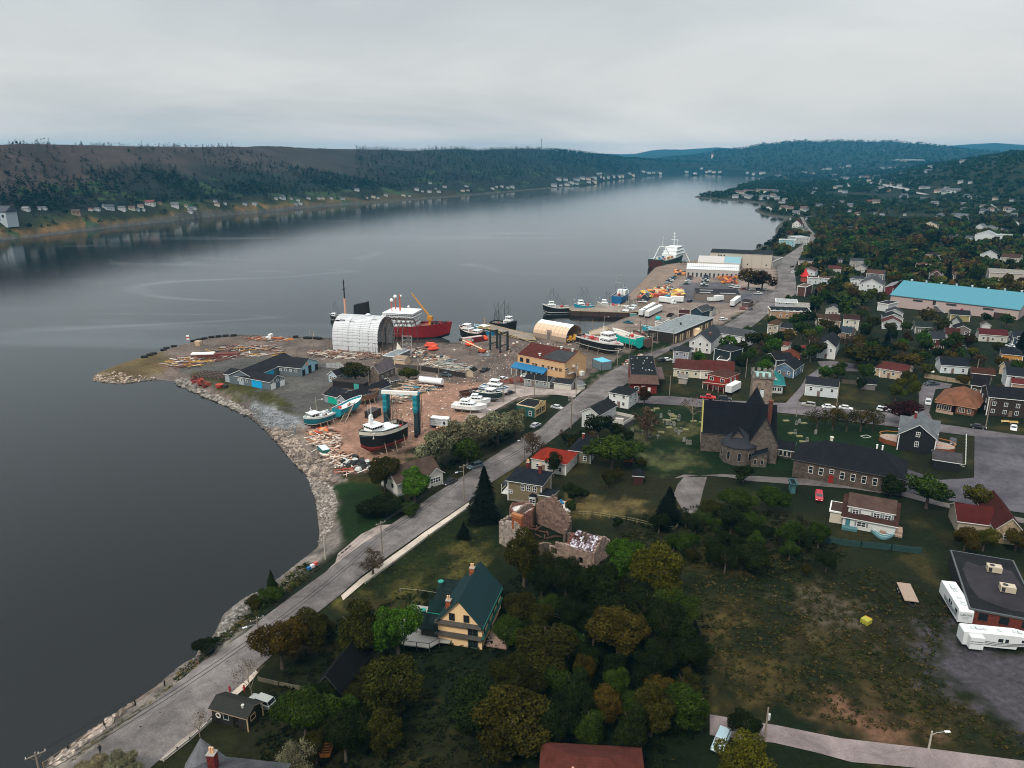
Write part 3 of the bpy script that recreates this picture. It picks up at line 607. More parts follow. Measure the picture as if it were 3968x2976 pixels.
def tree_src(kind,seed):
    k = (kind,seed)
    if k in TV: return TV[k]
    lod = kind[-1];base_ = kind[:-1]
    n = {'a': 14000,'b': 4200,'c': 1000,'d': 260}[lod];lf = {'a': .029,'b': .048,'c': .095,'d': .19}[lod]
    tk = None
    if base_ == 'dec': v,f,c = crown(seed,n,lf)
    elif base_ == 'tall': v,f,c = crown(seed,n,lf,19,1.5,.62)
    elif base_ == 'bush': v,f,c = crown(seed,n//2,lf*1.25,13,.7,.7)
    elif base_ == 'airy': v,f,c = crown(seed,int(n*.42),lf*.9,20,1.2,.8,airy=.5)
    elif base_ == 'con': v,f,c = crown(seed,int(n*.9),lf*.8,cone=True)
    elif base_ == 'bare':
        mb,tips = branches(seed,5 if lod in 'a' else 4,n0=6)
        rg = np.random.default_rng(seed);tp = np.array([list(t_) for t_ in tips]);tp = np.repeat(tp,2,0)+rg.normal(0,.05,(len(tips)*2,3))
        v,f,c = quads(tp,rg.normal(size=tp.shape),.022 if lod == 'a' else .035,rg,rg.uniform(.7,1.3,(len(tp),1))*np.ones((1,3)))
        me = mb.mesh('trunk');me.materials.append(TWIG);tk = me
    cm = npmesh('crown',v,f,[LEAF],c)
    if tk is None:
        mb = MB();rg = random.Random(seed+5)
        if base_ == 'con': mb.tube((0,0,-1.05),(0,0,.8),.035,.008,6)
        else:
            z1 = -.35;mb.tube((0,0,-1.6),(rg.uniform(-.05,.05),0,z1),.075,.05,7)
            for i in range(5 if lod in 'ab' else 3):
                a = rg.uniform(0,6.28);mb.tube((0,0,z1),(math.cos(a)*.45,math.sin(a)*.45,rg.uniform(.1,.5)),.04,.012,5)
        tk = mb.mesh('trunk');tk.materials.append(BARK)
    TV[k] = (cm,tk);return TV[k]
TREES = []   # (x, y, r) for keeping scatter apart
TCOL = dict(dk='222c0e',gr='364812',br='44661a',ol='393810',oc='4e4214',rust='402c12',gy='6f6a56',wil='7f7a5c',red='38171a',tw='564636',con='111a13',blu='1c2b22',yel='545616')
CN = dict(dk='dark green',gr='mid green',br='bright green',ol='olive green',oc='yellow ochre',rust='rusty brown',gy='grey budding',wil='pale grey green',red='dark purple red',tw='bare brown',con='near black green',blu='blue green',yel='yellow green')
TG = {'dec': 'leafy tree','tall': 'tall leafy tree','bush': 'low bush','airy': 'sparse airy tree','con': 'conifer','bare': 'bare branched tree'}
trng = random.Random(3)
def tree(x,y,r,h,kind='dec',c='gr',place='',label=None,z=None,group=None):
    "r crown radius m, h total height m"
    d = math.hypot(x,y);lod = 'a' if d < 190 else 'b' if d < 330 else 'c' if d < 700 else 'd'
    seed = trng.randrange(5 if lod in 'ab' else 4);cm,tk = tree_src(kind+lod,seed)
    nm = {'con': 'conifer','bush': 'bush','bare': 'bare_tree'}.get(kind,'leafy_tree')
    lab = label or f"{CN[c]} {TG[kind]} {place}"
    z = Z(x,y) if z is None else z
    t_ = thing(nm,lab,'bush' if kind == 'bush' else 'tree',(x,y,z),trng.uniform(0,6.28),group)
    if kind == 'con': hz_ = h/2;cz_ = h/2+.2
    elif kind == 'bare': hz_ = h/2;cz_ = h/2
    elif kind == 'bush': hz_ = h*.62;cz_ = h*.45
    else: hz_ = h*.46;cz_ = h*.60
    rr_ = r*2.2 if kind == 'con' else r*1.08
    for nm_,me in (('crown',cm),('trunk',tk)):
        if nm_ == 'trunk' and kind == 'bush': continue
        o = link(nm_,me,t_);o.location = (0,0,cz_);o.scale = (rr_,rr_*trng.uniform(.88,1.1),hz_)
        if nm_ == 'crown':
            q = S(TCOL[c]);k = trng.uniform(.85,1.18);o.color = (q[0]*k*trng.uniform(.9,1.1),q[1]*k,q[2]*k,1)
    TREES.append((x,y,r));return t_
def T(px,py,r,h,kind='dec',c='gr',place='',label=None,group=None):
    p = P(px,py);return tree(p.x,p.y,r,h,kind,c,place,label,None,group)
def TT(px,top,bot,wpx,kind='dec',c='gr',place='',label=None,group=None):
    "crown seen from row top to row bot (foot), wpx wide in photo pixels"
    p = P(px,bot);h = max(1.2,up(px,bot,top));k = (p-Vector((0,0,H))).length/FP*1.0
    return tree(p.x,p.y,wpx*k/2,h,kind,c,place,label,None,group)
# ---------------- vehicles ----------------
def place2(px0,py0,px1,py1):
    a,b_ = P(px0,py0),P(px1,py1);return ((a.x+b_.x)/2,(a.y+b_.y)/2,min(a.z,b_.z)),math.atan2(b_.y-a.y,b_.x-a.x)
def wheel(par,x,y,r=.34,w=.22,name='wheel'):
    o = MB().use(RUBBER).tube((x,y-w/2,r),(x,y+w/2,r),r,n=12).build(name,par)
    s_ = 1 if y > 0 else -1
    MB().use(METAL).tube((x,y+s_*w/2-.02*s_,r),(x,y+s_*(w/2+.03),r),r*.55,n=8).build('rim',o)
CARS = {}
def car(kind,c,loc,rz,label,group=None,sc=1.0):
    k = (kind,c)
    if k in CARS: return dup(CARS[k],loc,rz,label,group,sc)
    root = thing('parked_car' if kind in ('sedan','suv') else 'pickup_truck' if kind == 'pickup' else 'van',label,{'sedan': 'car','suv': 'car','pickup': 'pickup truck','van': 'van'}[kind],loc,rz,group,sc)
    pm = M(c,rough=.3,var=.04,spec=.6);L,Wd = {'sedan': (4.6,1.8),'suv': (4.8,1.9),'pickup': (5.6,2.0),'van': (5.4,2.1)}[kind];a = L/2;w = Wd/2
    prof = {'sedan': [(-a,.35),(-a,.85),(-a+.9,.98),(a-1.4,.95),(a-.15,.75),(a,.4)],'suv': [(-a,.4),(-a,1.05),(-a+.3,1.1),(a-1.2,1.08),(a-.1,.95),(a,.45)],
            'pickup': [(-a,.5),(-a,1.05),(-a+1.9,1.05),(a-1.5,1.12),(a-.1,1.0),(a,.5)],'van': [(-a,.45),(-a,1.2),(a-1.1,1.2),(a-.2,1.0),(a,.5)]}[kind]
    b_ = MB().use(pm);rings = []
    for y,q in ((-w,.93),(-w+.12,1),(w-.12,1),(w,.93)): rings.append([(x*(.985 if q < 1 else 1),y,.3+(z-.3)*q) for x,z in prof])
    b_.loft(rings).build('body',root)
    cb = {'sedan': [(-a+.5,.9),(-a+1.15,1.42),(.55,1.44),(a-1.25,.93)],'suv': [(-a+.08,1.05),(-a+.4,1.68),(.5,1.72),(a-1.25,1.05)],'pickup': [(-a+1.95,1.05),(-a+2.15,1.72),(.75,1.75),(a-1.55,1.1)],'van': [(-a+.02,1.15),(-a+.1,2.05),(a-1.6,2.08),(a-1.0,1.15)]}[kind]
    MB().use(GLASS).loft([[(x,y,z) for x,z in cb] for y in (-w+.13,w-.13)]).build('cabin_glass',root)
    r_ = MB().use(pm);(x1,z1),(x2,z2) = cb[1],cb[2];r_.loft([[(x1-.06,y,z1-.03),(x1,y,z1+.05),(x2,y,z2+.05),(x2+.12,y,z2-.03)] for y in (-w+.18,w-.18)])
    for s_ in (-1,1):
        yy = s_*(w-.15);r_.tube((cb[0][0],yy,cb[0][1]),(x1,yy,z1),.05,n=4).tube((cb[3][0],yy,cb[3][1]),(x2,yy,z2),.045,n=4).tube(((x1+x2)/2,yy,cb[0][1]),((x1+x2)/2,yy,z1),.05,n=4)
    r_.build('car_roof',root)
    if kind == 'pickup': MB().use(DARK).box(-a+.12,-a+1.85,-w+.2,w-.2,1.0,1.075).build('truck_bed',root)
    for x in (-a+.95,a-.9):
        for y in (-w+.1,w-.1): wheel(root,x,y)
    for y in (-w+.35,w-.35):
        MB().use(M('e8e8e0',rough=.2)).box(a-.1,a+.01,y-.18,y+.18,.6,.75).build('headlight',root)
        MB().use(M('7a1512',rough=.3)).box(-a-.01,-a+.08,y-.16,y+.16,.72,.88).build('tail_light',root)
    CARS[k] = root;return root
def CAR(kind,c,px0,py0,px1,py1,label,group=None,sc=1.0):
    loc,rz = place2(px0,py0,px1,py1);return car(kind,c,loc,rz,label,group,sc)
# ---------------- boats ----------------
def hull(L,B,D,sheer=.35,c='1d4f5a',c2='6e2a22',boot='d8d8d4',deck='9aa3a3',bul=.7,name='hull',parent=None,stern=.85,rail='d8d8d4',keel=None,wl=.38,stripe=None):
    """x from 0 (stern) to L (bow); z=0 keel; D depth to the deck edge amidships"""
    ns = 14;rings = [];tops = [];decks = []
    for i in range(ns+1):
        t = i/ns;x = L*t;hb = B/2*(stern+(1-stern)*math.sin(min(t/.35,1)*math.pi/2) if t < .35 else math.cos(max(0,(t-.45)/.55)**1.9*math.pi/2))
        hb = max(hb,.04);sh = D+sheer*D*(abs(t-.35)/.65)**2*(1 if t > .35 else .5)+bul
        kb = 0 if t < .8 else (t-.8)/.2*D*.55;xo = 0
        rake = lambda f: x+ (t > .75)*(t-.75)/.25*(f)*L*.05 - (t < .02)*0
        z1 = D*wl;zs = [kb,kb+.08*D,max(z1*.55,kb+.1*D),max(z1,kb+.15*D),max(z1+.08*D,kb+.2*D),sh-bul*(.8 if stripe else .35),sh-bul*.12,sh]
        ws = [.02,.12,.72,.90,.93,1.0,1.01,1.01];fl = .55 if t > .8 else 1
        half = []
        for z,w_ in zip(zs,ws):
            g = w_ if t < .7 else w_*(1-(1-z/sh)*(t-.7)/.3*.75)
            half.append((rake(z/sh),hb*g,z))
        rings.append([(a,-b_,z) for a,b_,z in half][::-1]+half)
        tops.append((half[-1][0],half[-1][1],sh));decks.append((half[-1][0],max(hb*.95,.02),sh-bul))
    mb = MB();cols = [c2,c2,c2,boot,c,stripe or c,rail];n = 16
    for k in range(ns):
        for j in range(n-1):
            q = j if j < 7 else (14-j)
            idx_ = (6-j) if j < 7 else (j-8)
            if j == 7: m_ = M(c2)
            else: m_ = M(cols[max(0,min(6,idx_))],rough=.55,var=.14,scale=.8)
            mb.use(m_).add([rings[k][j],rings[k][j+1],rings[k+1][j+1],rings[k+1][j]],[(0,1,2,3)])
    mb.use(M(c)).add(rings[0],[list(range(n))[::-1]]);mb.use(M(c)).add(rings[-1],[list(range(n))])
    h = mb.build(name,parent)
    dk = MB().use(M(deck,var=.2)); 
    for k in range(ns): a,b_ = decks[k],decks[k+1];dk.add([(a[0],-a[1],a[2]),(a[0],a[1],a[2]),(b_[0],b_[1],b_[2]),(b_[0],-b_[1],b_[2])],[(3,2,1,0)])
    dk.build('deck',parent)
    rl = MB().use(M(rail));rl.path([(a,b_,z+.02) for a,b_,z in tops],.09).path([(a,-b_,z+.02) for a,b_,z in tops],.09).build('rail',parent)
    return lambda x: np.interp(x,[d_[0] for d_ in decks],[d_[2] for d_ in decks])
def cabin(par,x0,x1,w0,z,h,c='dadcd8',roof='cfd6d8',wz=.55,nw=5,taper=.9,name='wheelhouse',wh=.55,glass=True,ovr=.2):
    mb = MB().use(M(c,rough=.5));y = w0/2
    mb.loft([[(x0,-y,z),(x1,-y*taper,z),(x1,y*taper,z),(x0,y,z)],[(x0,-y,z+h),(x1-.25,-y*taper,z+h),(x1-.25,y*taper,z+h),(x0,y,z+h)]])
    mb.use(M(roof)).box(x0-ovr,x1+ovr*.3,-y-ovr*.7,y+ovr*.7,z+h,z+h+.12)
    if not glass: return mb.build(name,par)
    zz = z+h*wz;e = .03;u = lambda q: x1-.25*(wz+q/h)+e;yt = lambda x: y+(y*taper-y)*(x-x0)/(x1-x0)+e;xa = x0+(x1-x0)*.12
    pts = [(xa,-yt(xa)),(x1,-y*taper-e),(x1,y*taper+e),(xa,yt(xa))];lo = [(p[0] if p[0] == xa else u(0),p[1],zz) for p in pts];hi = [(p[0] if p[0] == xa else u(wh),p[1],zz+wh) for p in pts]
    mb.use(M(c,rough=.5));n = max(2,nw);k = max(2,int((x1-x0)/1.1))
    for i in range(n+1): yy = -y*taper+2*y*taper*i/n;mb.tube((u(0)+.02,yy,zz),(u(wh)+.02,yy,zz+wh),.06,n=4)
    for i in range(k): xx = xa+(x1-xa)*i/k;[mb.tube((xx,q*(yt(xx)+.01),zz),(xx,q*(yt(xx)+.01),zz+wh),.09,n=4) for q in (-1,1)]
    o = mb.build(name,par);MB().use(GLASS).add(lo+hi,[(0,1,5,4),(1,2,6,5),(2,3,7,6)]).build('cabin_window',o)
    return o
def mast(par,x,z,h,r=.1,c='a8a8a4',y=0,stays=(),bars=(),name='mast'):
    m = MB().use(M(c)).tube((x,y,z),(x,y,z+h),r,r*.6)
    for zz,w_ in bars: m.tube((x,y-w_/2,z+zz),(x,y+w_/2,z+zz),r*.6)
    m.use(DARK)
    for q in stays: m.tube((x,y,z+h*.95),q,.035,n=3)
    return m.build(name,par)
def boat(label,loc,rz,L,B,D,c,c2='6e2a22',boot='d8d8d4',deck='9aa3a3',cab=None,masts=(),cat='fishing boat',name='fishing_boat',group=None,rail='d8d8d4',stripe=None,bul=.7,sheer=.35,gear=None,cradle=False,keelz=0.0,junk=0,cabc='dadcd8',top=None,gantry=None,boomc='b87a28',wl=.38):
    r = thing(name,label,cat,(loc[0],loc[1],loc[2]+keelz),rz,group)
    if cab:
        f_ = min(1,.84*L/max(q[1] for q in cab));g_ = f_**.5;cab = [(a*f_,b_*f_,w_*g_,(h[0]*g_,h[1]*g_) if isinstance(h,tuple) else h*g_) for a,b_,w_,h in cab];masts = [(m_[0]*f_,)+tuple(m_[1:]) for m_ in masts]
    dz = hull(L,B,D,sheer,c,c2,boot,deck,bul,parent=r,rail=rail,stripe=stripe,wl=wl)
    for (x0,x1,w_,h) in (cab or []):
        z = float(dz(x0)); 
        if isinstance(h,tuple): z += h[0];h = h[1]
        cabin(r,x0,x1,w_,z,h,cabc)
    for mm in masts:
        x,h = mm[0],mm[1];z = float(dz(x));mast(r,x,z,h,.12,mm[2] if len(mm) > 2 else 'a0a09c',stays=[(x+h*.7 if x+h*.7 < L else L,0,z),(max(0,x-h*.6),B*.3,z),(max(0,x-h*.6),-B*.3,z)],bars=[(h*.8,1.2),(h*.6,1.8)])
        if len(mm) > 3: MB().use(M(mm[2])).tube((x,0,z+1),(x+mm[3],.4,z+h*mm[4]),.09).build('boom',r)
    if gantry:
        x,h = gantry[:2];z = float(dz(x));g = MB().use(M(gantry[2] if len(gantry) > 2 else '8a8c8a'))
        for s_ in (-1,1): g.tube((x,s_*B*.38,z),(x,s_*B*.3,z+h),.12)
        g.tube((x,-B*.3,z+h),(x,B*.3,z+h),.12).tube((x,-B*.3,z+h),(x+h*.5,-B*.3,z),.07).tube((x,B*.3,z+h),(x+h*.5,B*.3,z),.07).build('gantry',r)
    rg = random.Random(len(label))
    for k in range(junk):
        x = rg.uniform(L*.06,L*.5);z = float(dz(x));w_ = rg.uniform(.5,1.1);cc = rg.choice(['7f8a88','4e6a6c','9a9d98','6b4a3a',gear or 'b8392b'])
        MB().use(M(cc)).cbox((x,rg.uniform(-B*.28,B*.28),z+w_*.35),(w_,w_*.8,w_*.7),rg.uniform(0,3)).build('deck_gear',r)
    if gear:
        x = L*.3;z = float(dz(x));MB().use(M(gear,rough=.5)).ball((x,0,z+.9),.9).build('buoy',r)
    if cradle:
        m = MB().use(WOOD)
        for x in (L*.15,L*.4,L*.65): m.box(x-.15,x+.15,-B*.5,B*.5,-.75,-.35)
        for x in (L*.12,L*.35,L*.6):
            for s_ in (-1,1): m.tube((x,s_*B*.62,-.8),(x,s_*B*.42,D*.75),.12)
        m.box(L*.05,L*.8,-.2,.2,-.35,0.02).build('cradle',r)
    return r
def BOAT(label,s_,b_,L=None,z=None,**k):
    "stern and bow foot pixels"
    a,c = P(*s_),P(*b_)
    if z is not None: a = Vector((*flat(*s_,z),z));c = Vector((*flat(*b_,z),z))
    d = Vector((c.x-a.x,c.y-a.y));rz = math.atan2(d.y,d.x);LL = L or d.length;mid = (a+c)/2
    o = mid-Vector((math.cos(rz),math.sin(rz),0))*LL/2;kz = k.pop('sink',0.0)
    return boat(label,(o.x,o.y,min(a.z,c.z)),rz,LL,k.pop('B',LL*.3),k.pop('D',LL*.11),k.pop('c','1d4f5a'),keelz=kz,**k)
# ---------------- poles, wires, text ----------------
POLEM = mat(S('7d7266'),rough=.95,var=.2,scale=1.0);POLEL = mat(S('a09a8e'),rough=.9,var=.15)
def pole(px,py,top,label,arms=1,lamp=0,c=POLEM,group='wooden utility poles along the roads',az=0.0,box=False,r=.18,h=None):
    p = P(px,py);h = h or up(px,py,top);t_ = thing('utility_pole' if arms or not lamp else 'street_lamp',label,'utility pole' if arms or not lamp else 'street lamp',p,az,group)
    MB().use(c).tube((0,0,-1),(0,0,h),r,r*.65,7).build('pole',t_)
    for k in range(arms):
        m = MB().use(c).box(-1.25,1.25,-.06,.06,h-.55-k*1.0,h-.41-k*1.0).tube((0,0,h-1.3-k),(.8,0,h-.5-k),.03,n=4).tube((0,0,h-1.3-k),(-.8,0,h-.5-k),.03,n=4).build('crossarm',t_)
        for x in (-1.15,1.15,.35): MB().use(M('cfcfca')).tube((x,0,h-.42-k),(x,0,h-.18-k),.06,n=6).build('insulator',m)
    if box: MB().use(M('a8abaa')).tube((.35,.2,h-2.4),(.35,.2,h-1.4),.28,n=8).build('transformer',t_)
    if lamp:
        s_ = lamp;m = MB().use(METAL).path([(0,0,h*.80),(s_*.8,0,h*.80+.45),(s_*2.0,0,h*.80+.6)],.05,5).build('lamp_arm',t_)
        MB().use(M('dfe3e4',rough=.3)).cbox((s_*2.3,0,h*.80+.6),(.8,.3,.16)).build('lamp_head',t_)
    return t_,p+Vector((0,0,h))
def wire(pts,label,r=.035,sag=.02,cat='power line',group='overhead wires'):
    mb = MB().use(DARK)
    for a,b_ in zip(pts,pts[1:]):
        a = Vector(a);b_ = Vector(b_);n = 10;L = (b_-a).length;q = [a.lerp(b_,i/n)-Vector((0,0,4*sag*L*(i/n)*(1-i/n))) for i in range(n+1)];mb.path(q,r,3)
    o = mb.build('overhead_wire');tag(o,label,cat,group);return o
def text(body,par,loc,size,c='303838',rot=(math.pi/2,0,0),name='lettering'):
    cu = bpy.data.curves.new(name,'FONT');cu.body = body;cu.size = size;cu.align_x = 'CENTER';cu.align_y = 'CENTER';cu.extrude = .004
    o = bpy.data.objects.new(name,cu);COL.objects.link(o);dg = bpy.context.evaluated_depsgraph_get();me = bpy.data.meshes.new_from_object(o.evaluated_get(dg));bpy.data.objects.remove(o)
    me.materials.clear();me.materials.append(M(c));q = link(name,me,par);q.location = loc;q.rotation_euler = rot;return q
def fr(x0,y0,s): return lambda x,y: (x0+x/s,y0+y/s)
fA = fr(1200,1100,2.765);fB = fr(1900,1100,2.765);fC = fr(800,1250,2.765);fD = fr(1300,1450,2.765);fE = fr(2400,850,2.765);fF = fr(3168,850,2.765)
fG = fr(2200,1250,2.765);fH = fr(2900,1250,2.765);fI = fr(3268,1350,3.16);fJ = fr(3100,1750,2.548);fK = fr(3000,2250,2.285);fL = fr(2200,1750,2.458)
fM = fr(2200,2300,2.454);fN = fr(1500,1800,2.765);fO = fr(1400,2350,2.458);fQ = fr(600,2300,2.454)
f1 = fr(0,520,2.212);f2 = fr(900,520,2.212);f3 = fr(1800,500,2.212);f4 = fr(2600,500,3.16);f5 = fr(3200,520,2.88);f6 = fr(0,2000,1.58);f7 = fr(350,1250,2.212)
# ---- arched shed and its bare ribs ----
def arch(w,h,n=18,k=0.0):
    return [(w/2-w/2*math.cos(math.pi*i/n)*(1+k*math.sin(math.pi*i/n)),h*math.sin(math.pi*i/n)**.62) for i in range(n+1)]
s = House('huge white arched boat shed with ribbed cladding and an open end',fA(250,704),fA(735,738),'boat_shed','shed')
L = s.w;Wd = 19.5;Hh = 15.2;ar = arch(Wd,Hh,18,.06)
skin = mat(S('b9bcbe'),rough=.5,var=.10,scale=.15,kind='plain',bump=.0);m = MB().use(skin)
# corrugation modelled: short flat bands that step along the arc
N_ = 66;ar2 = arch(Wd,Hh,N_,.06);hole = random.Random(4)
dk = M('6e6a66',var=.2)
for k in range(9):
    x0 = L*k/9;x1 = L*(k+1)/9-.05
    for i in range(N_):
        if (k in (0,) and 18 < i < 21) or (k == 1 and i in (20,21)) or (k == 3 and i == 19) or (k == 7 and i == 24) or (k == 5 and i == 33): continue
        a,b_ = ar2[i],ar2[i+1];o_ = .10 if i % 2 else -.03;cx_,cz_ = Wd/2,5
        f_ = lambda p,q: (p[0]+(p[0]-cx_)*q/9,p[1]+(p[1]-cz_)*q/9)
        a2,b2 = f_(a,o_),f_(b_,o_);a3,b3 = f_(a,o_-.12),f_(b_,o_-.12)
        m.add([(x0,a2[0],a2[1]),(x1,a2[0],a2[1]),(x1,b2[0],b2[1]),(x0,b2[0],b2[1]),(x0,a3[0],a3[1]),(x1,a3[0],a3[1]),(x1,b3[0],b3[1]),(x0,b3[0],b3[1])],[(0,1,2,3),(7,6,5,4),(0,4,5,1),(3,2,6,7),(1,5,6,2),(0,3,7,4)])
s.part('cladding',m)
s.part('end_wall',MB().use(M('8a7d70',kind='corr')).loft([[(x,y,z) for y,z in ar[1:-1]] for x in (.3,.45)]))
rb = M('54463e',rough=.8,var=.3)
for j,x in enumerate([L*.35,L*.6,L*.8,L-.2]+[L+2.4*k for k in range(1,6)]):
    q = MB().use(rb);last = [(p[0]+(Wd/2-p[0])*.06,p[1]*.955) for p in ar]
    q.path([(x,y,z) for y,z in ar if z >= 0],.13,4);q.path([(x,y,z) for y,z in last],.1,4)
    for i in range(len(ar)): q.tube((x,ar[i][0],ar[i][1]),(x,last[min(i+1,18)][0],last[min(i+1,18)][1]),.05,n=3)
    s.part('arch_rib',q)
q = MB().use(rb)
for i in (3,6,9,12,15): q.tube((0,ar[i][0],ar[i][1]-.35),(L+12,ar[i][0],ar[i][1]-.35),.08,n=4)
s.part('purlin',q)
s.part('cupola',MB().use(M('c8c8c8')).ball((L*.62,Wd/2,Hh+.5),1.3,1,1,.5));s.wl.box(0,L,.2,.5,-1,.2);s.wl.use(M('6a6058'));s.done()
RECTS[-1] = RECTS[-1][:4]+(Wd,)
# ---- red ship ----
a = Vector((*flat(1385,1303),0));b_ = Vector((*flat(1752,1325),0));d = (b_-a).normalized();nrm_ = Vector((-d.y,d.x,0));SL = (b_-a).length-1;a = a-d*4+nrm_*8
ship = thing('ship','large red hulled ship with white superstructure and orange masts behind the arched shed','ship',(a.x,a.y,-2.5),math.atan2(d.y,d.x))
dz = hull(SL,14,7.2,.42,'7a191e','17191a','17191a','7a4a42',1.0,parent=ship,rail='8e3030',wl=.36)
X = SL;Q = 15.6
for x0,x1,w_,z_,h_ in ((38,17,13,6.6,2.4),(36,17.4,12.6,9.0,2.2),(35,18,12,11.2,2.1),(33,16.4,14.4,13.3,2.3)): cabin(ship,X-x0,X-x1,w_,z_,h_,'c9cccd',name='deckhouse',nw=9,wh=.55,wz=.4,ovr=.05)
for (x,y,h_,r_) in ((X-26,0,8.5,.5),(X-30,3.5,6.5,.35),(X-30,-1.5,5.5,.3)):
    q = MB().use(M('b5523a')).tube((x,y,Q),(x,y,Q+h_),r_,r_*.6,8).tube((x,y-1.6,Q+h_*.6),(x,y+1.6,Q+h_*.6),.12).tube((x,y-1.1,Q+h_*.85),(x,y+1.1,Q+h_*.85),.1);q.build('mast',ship)
    MB().use(WHITE).ball((x,y+(1.6 if y == 0 else 0),Q+h_*(.9 if y == 0 else 1.05)),.95 if y else .6).build('radome',ship)
MB().use(WHITE).tube((X-20,-3,Q),(X-20,-3,Q+2.5),.12).ball((X-20,-3,Q+3),.7).build('radome',ship)
MB().use(M('141416',rough=.6)).loft([[(X-52,-2.6,7),(X-44,-2.6,7),(X-44,2.6,7),(X-52,2.6,7)],[(X-51.4,-2.2,18),(X-44.6,-2.2,19.5),(X-44.6,2.2,19.5),(X-51.4,2.2,18)]]).build('funnel',ship)
MB().use(M('c79a83')).tube((X-57,-1,7),(X-57,-1,21),.6,.6,8).use(DARK).tube((X-57,-1,21),(X-57,-1,31),.4,.3,8).tube((X-57,-2.6,26),(X-57,.6,26),.2).tube((X-57,-2.2,29.5),(X-57,.2,29.5),.15).build('mast',ship)
q = MB().use(M('b0782c',rough=.5)).tube((X-9.5,0,7.5),(X-9.5,0,12),1.0,.9,10).box(X-10.8,X-8.2,-1.2,1.2,11.5,13.6).tube((X-9.5,0,13),(X-19,-1,25.5),.55,.35,6).tube((X-10.5,0,14.5),(X-19,-1,25.8),.12);q.build('crane',ship)
q = MB().use(DARK);rg = random.Random(2)
for k in range(9): q.cbox((X-7+rg.uniform(-1,6),rg.uniform(-2,2),10.2),(rg.uniform(.6,1.6),rg.uniform(.6,1.4),1.2),rg.uniform(0,3))
q.build('winch',ship);MB().use(M('a05048')).box(X-17.5,X-12,-4.5,4.5,7.2,8.0).build('hatch',ship)
for y in (-6.9,6.9): MB().use(M('c04028')).tube((X-38,y,12.2),(X-33,y,12.2),.9,n=8).build('lifeboat',ship)
# ---- boats in the yard ----
BOAT('teal and white fishing boat on a cradle at the beach edge',fC(1352,1065),fC(1062,1158),D=2.6,B=4.9,cab=[(6.6,10.2,3.6,2.1)],masts=[(9.2,4,'c8c8c8')],c='17606a',c2='3a2a2a',deck='c4c8c8',stripe='cfd8d8',cradle=True,sink=.8,gear='b8b8b8',junk=3)
BOAT('open teal hull with white inside beside the wooden ramp',fC(1400,1040),fC(1655,915),D=2.4,B=4.6,c='127f8c',c2='12606e',deck='c9cccb',cradle=True,sink=.8,rail='dcdedd',junk=6,boot='127f8c')
BOAT('bare dark wooden hull beside the grey net loft',fC(1640,880),fC(1850,825),D=2.2,B=4.4,c='6f5544',c2='55443a',boot='6f5544',deck='1c1a18',rail='7a6252',cradle=True,sink=.8,cat='hull',name='wooden_hull')
BOAT('big black and white trawler with red bottom propped in the yard',fC(2105,1296),fC(1672,1452),D=5.0,B=6.6,c='15181a',c2='7d2f2a',boot='8d3a30',deck='9fb0b4',rail='1c1c1c',stripe='cdc6b8',bul=1.7,cab=[(4.6,15.5,5.6,1.9),(10.4,15.6,4.8,(2.0,1.7))],masts=[(4.0,9,'7a6a5a',3.0,.6),(2.4,8,'7a6a5a')],cradle=True,sink=.9,gear='c83a32',junk=7,sheer=.3,gantry=(1.6,5,'6a5a4c'))
bt = [o for o in COL.objects if o.get('label','').startswith('big black and white trawler')][0]
q = MB().use(WHITE).loft([[(11.4,-.6,8.3),(12.8,-.5,8.3),(12.8,.5,8.3),(11.4,.6,8.3)],[(11.6,-.4,12),(12.4,-.4,12),(12.4,.4,12),(11.6,.4,12)]]).tube((12,-1.3,11),(12,1.3,11),.1).tube((12,0,12),(12,0,15),.06).tube((12.3,.8,12),(12.3,.8,15.6),.04).tube((12.3,-.8,12),(12.3,-.8,15),.04);q.build('radar_mast',bt)
def yacht(lab,s_,b_,L,B=4.2):
    r = BOAT(lab,s_,b_,L=L,B=B,D=1.7,c='d6d8d8',c2='b8babb',boot='2c2c30',deck='c6c9c8',bul=.25,sheer=.5,cat='motor yacht',name='motor_yacht',cradle=True,sink=.8,cab=[(L*.22,L*.66,B*.7,1.2),(L*.28,L*.5,B*.62,(1.25,.9))])
    MB().use(METAL).tube((L*.3,-B*.3,3.6),(L*.18,-B*.3,5.6),.05).tube((L*.3,B*.3,3.6),(L*.18,B*.3,5.6),.05).tube((L*.18,-B*.3,5.6),(L*.18,B*.3,5.6),.05).build('radar_arch',r);return r
yacht('large white motor yacht on land, nearest the white container',fD(1300,392),fD(1565,418),12.5,4.4)
yacht('smaller white motor yacht just behind the large one',fD(1450,340),fD(1600,352),9.0,3.4)
BOAT('dark green hulled boat with pale wheelhouse in the row of laid up boats',fD(1500,262),fD(1775,310),B=4.4,D=2.3,c='1f2e30',c2='2a1f1c',deck='a79e90',cab=[(5,8.2,3,1.9)],masts=[(5,4)],cradle=True,sink=.7,junk=5,cabc='c8d0cc')
BOAT('white boat with blue trim, farthest of the laid up boats',fD(1560,215),fD(1835,252),B=4.4,D=2.3,c='cfd3d3',c2='8a3a30',deck='b7bcbb',cab=[(3.4,8.6,3.2,2.0),(4.4,7.6,2.6,(2.0,1.5))],masts=[(6,5)],cradle=True,sink=.7,stripe='2b5a86')
BOAT('old brown wooden boat between the white yachts',fD(1385,262),fD(1500,240),L=8,B=3,D=1.5,c='4a3028',c2='3a2a24',deck='2a2422',cradle=True,sink=.6,rail='6a4a3a')
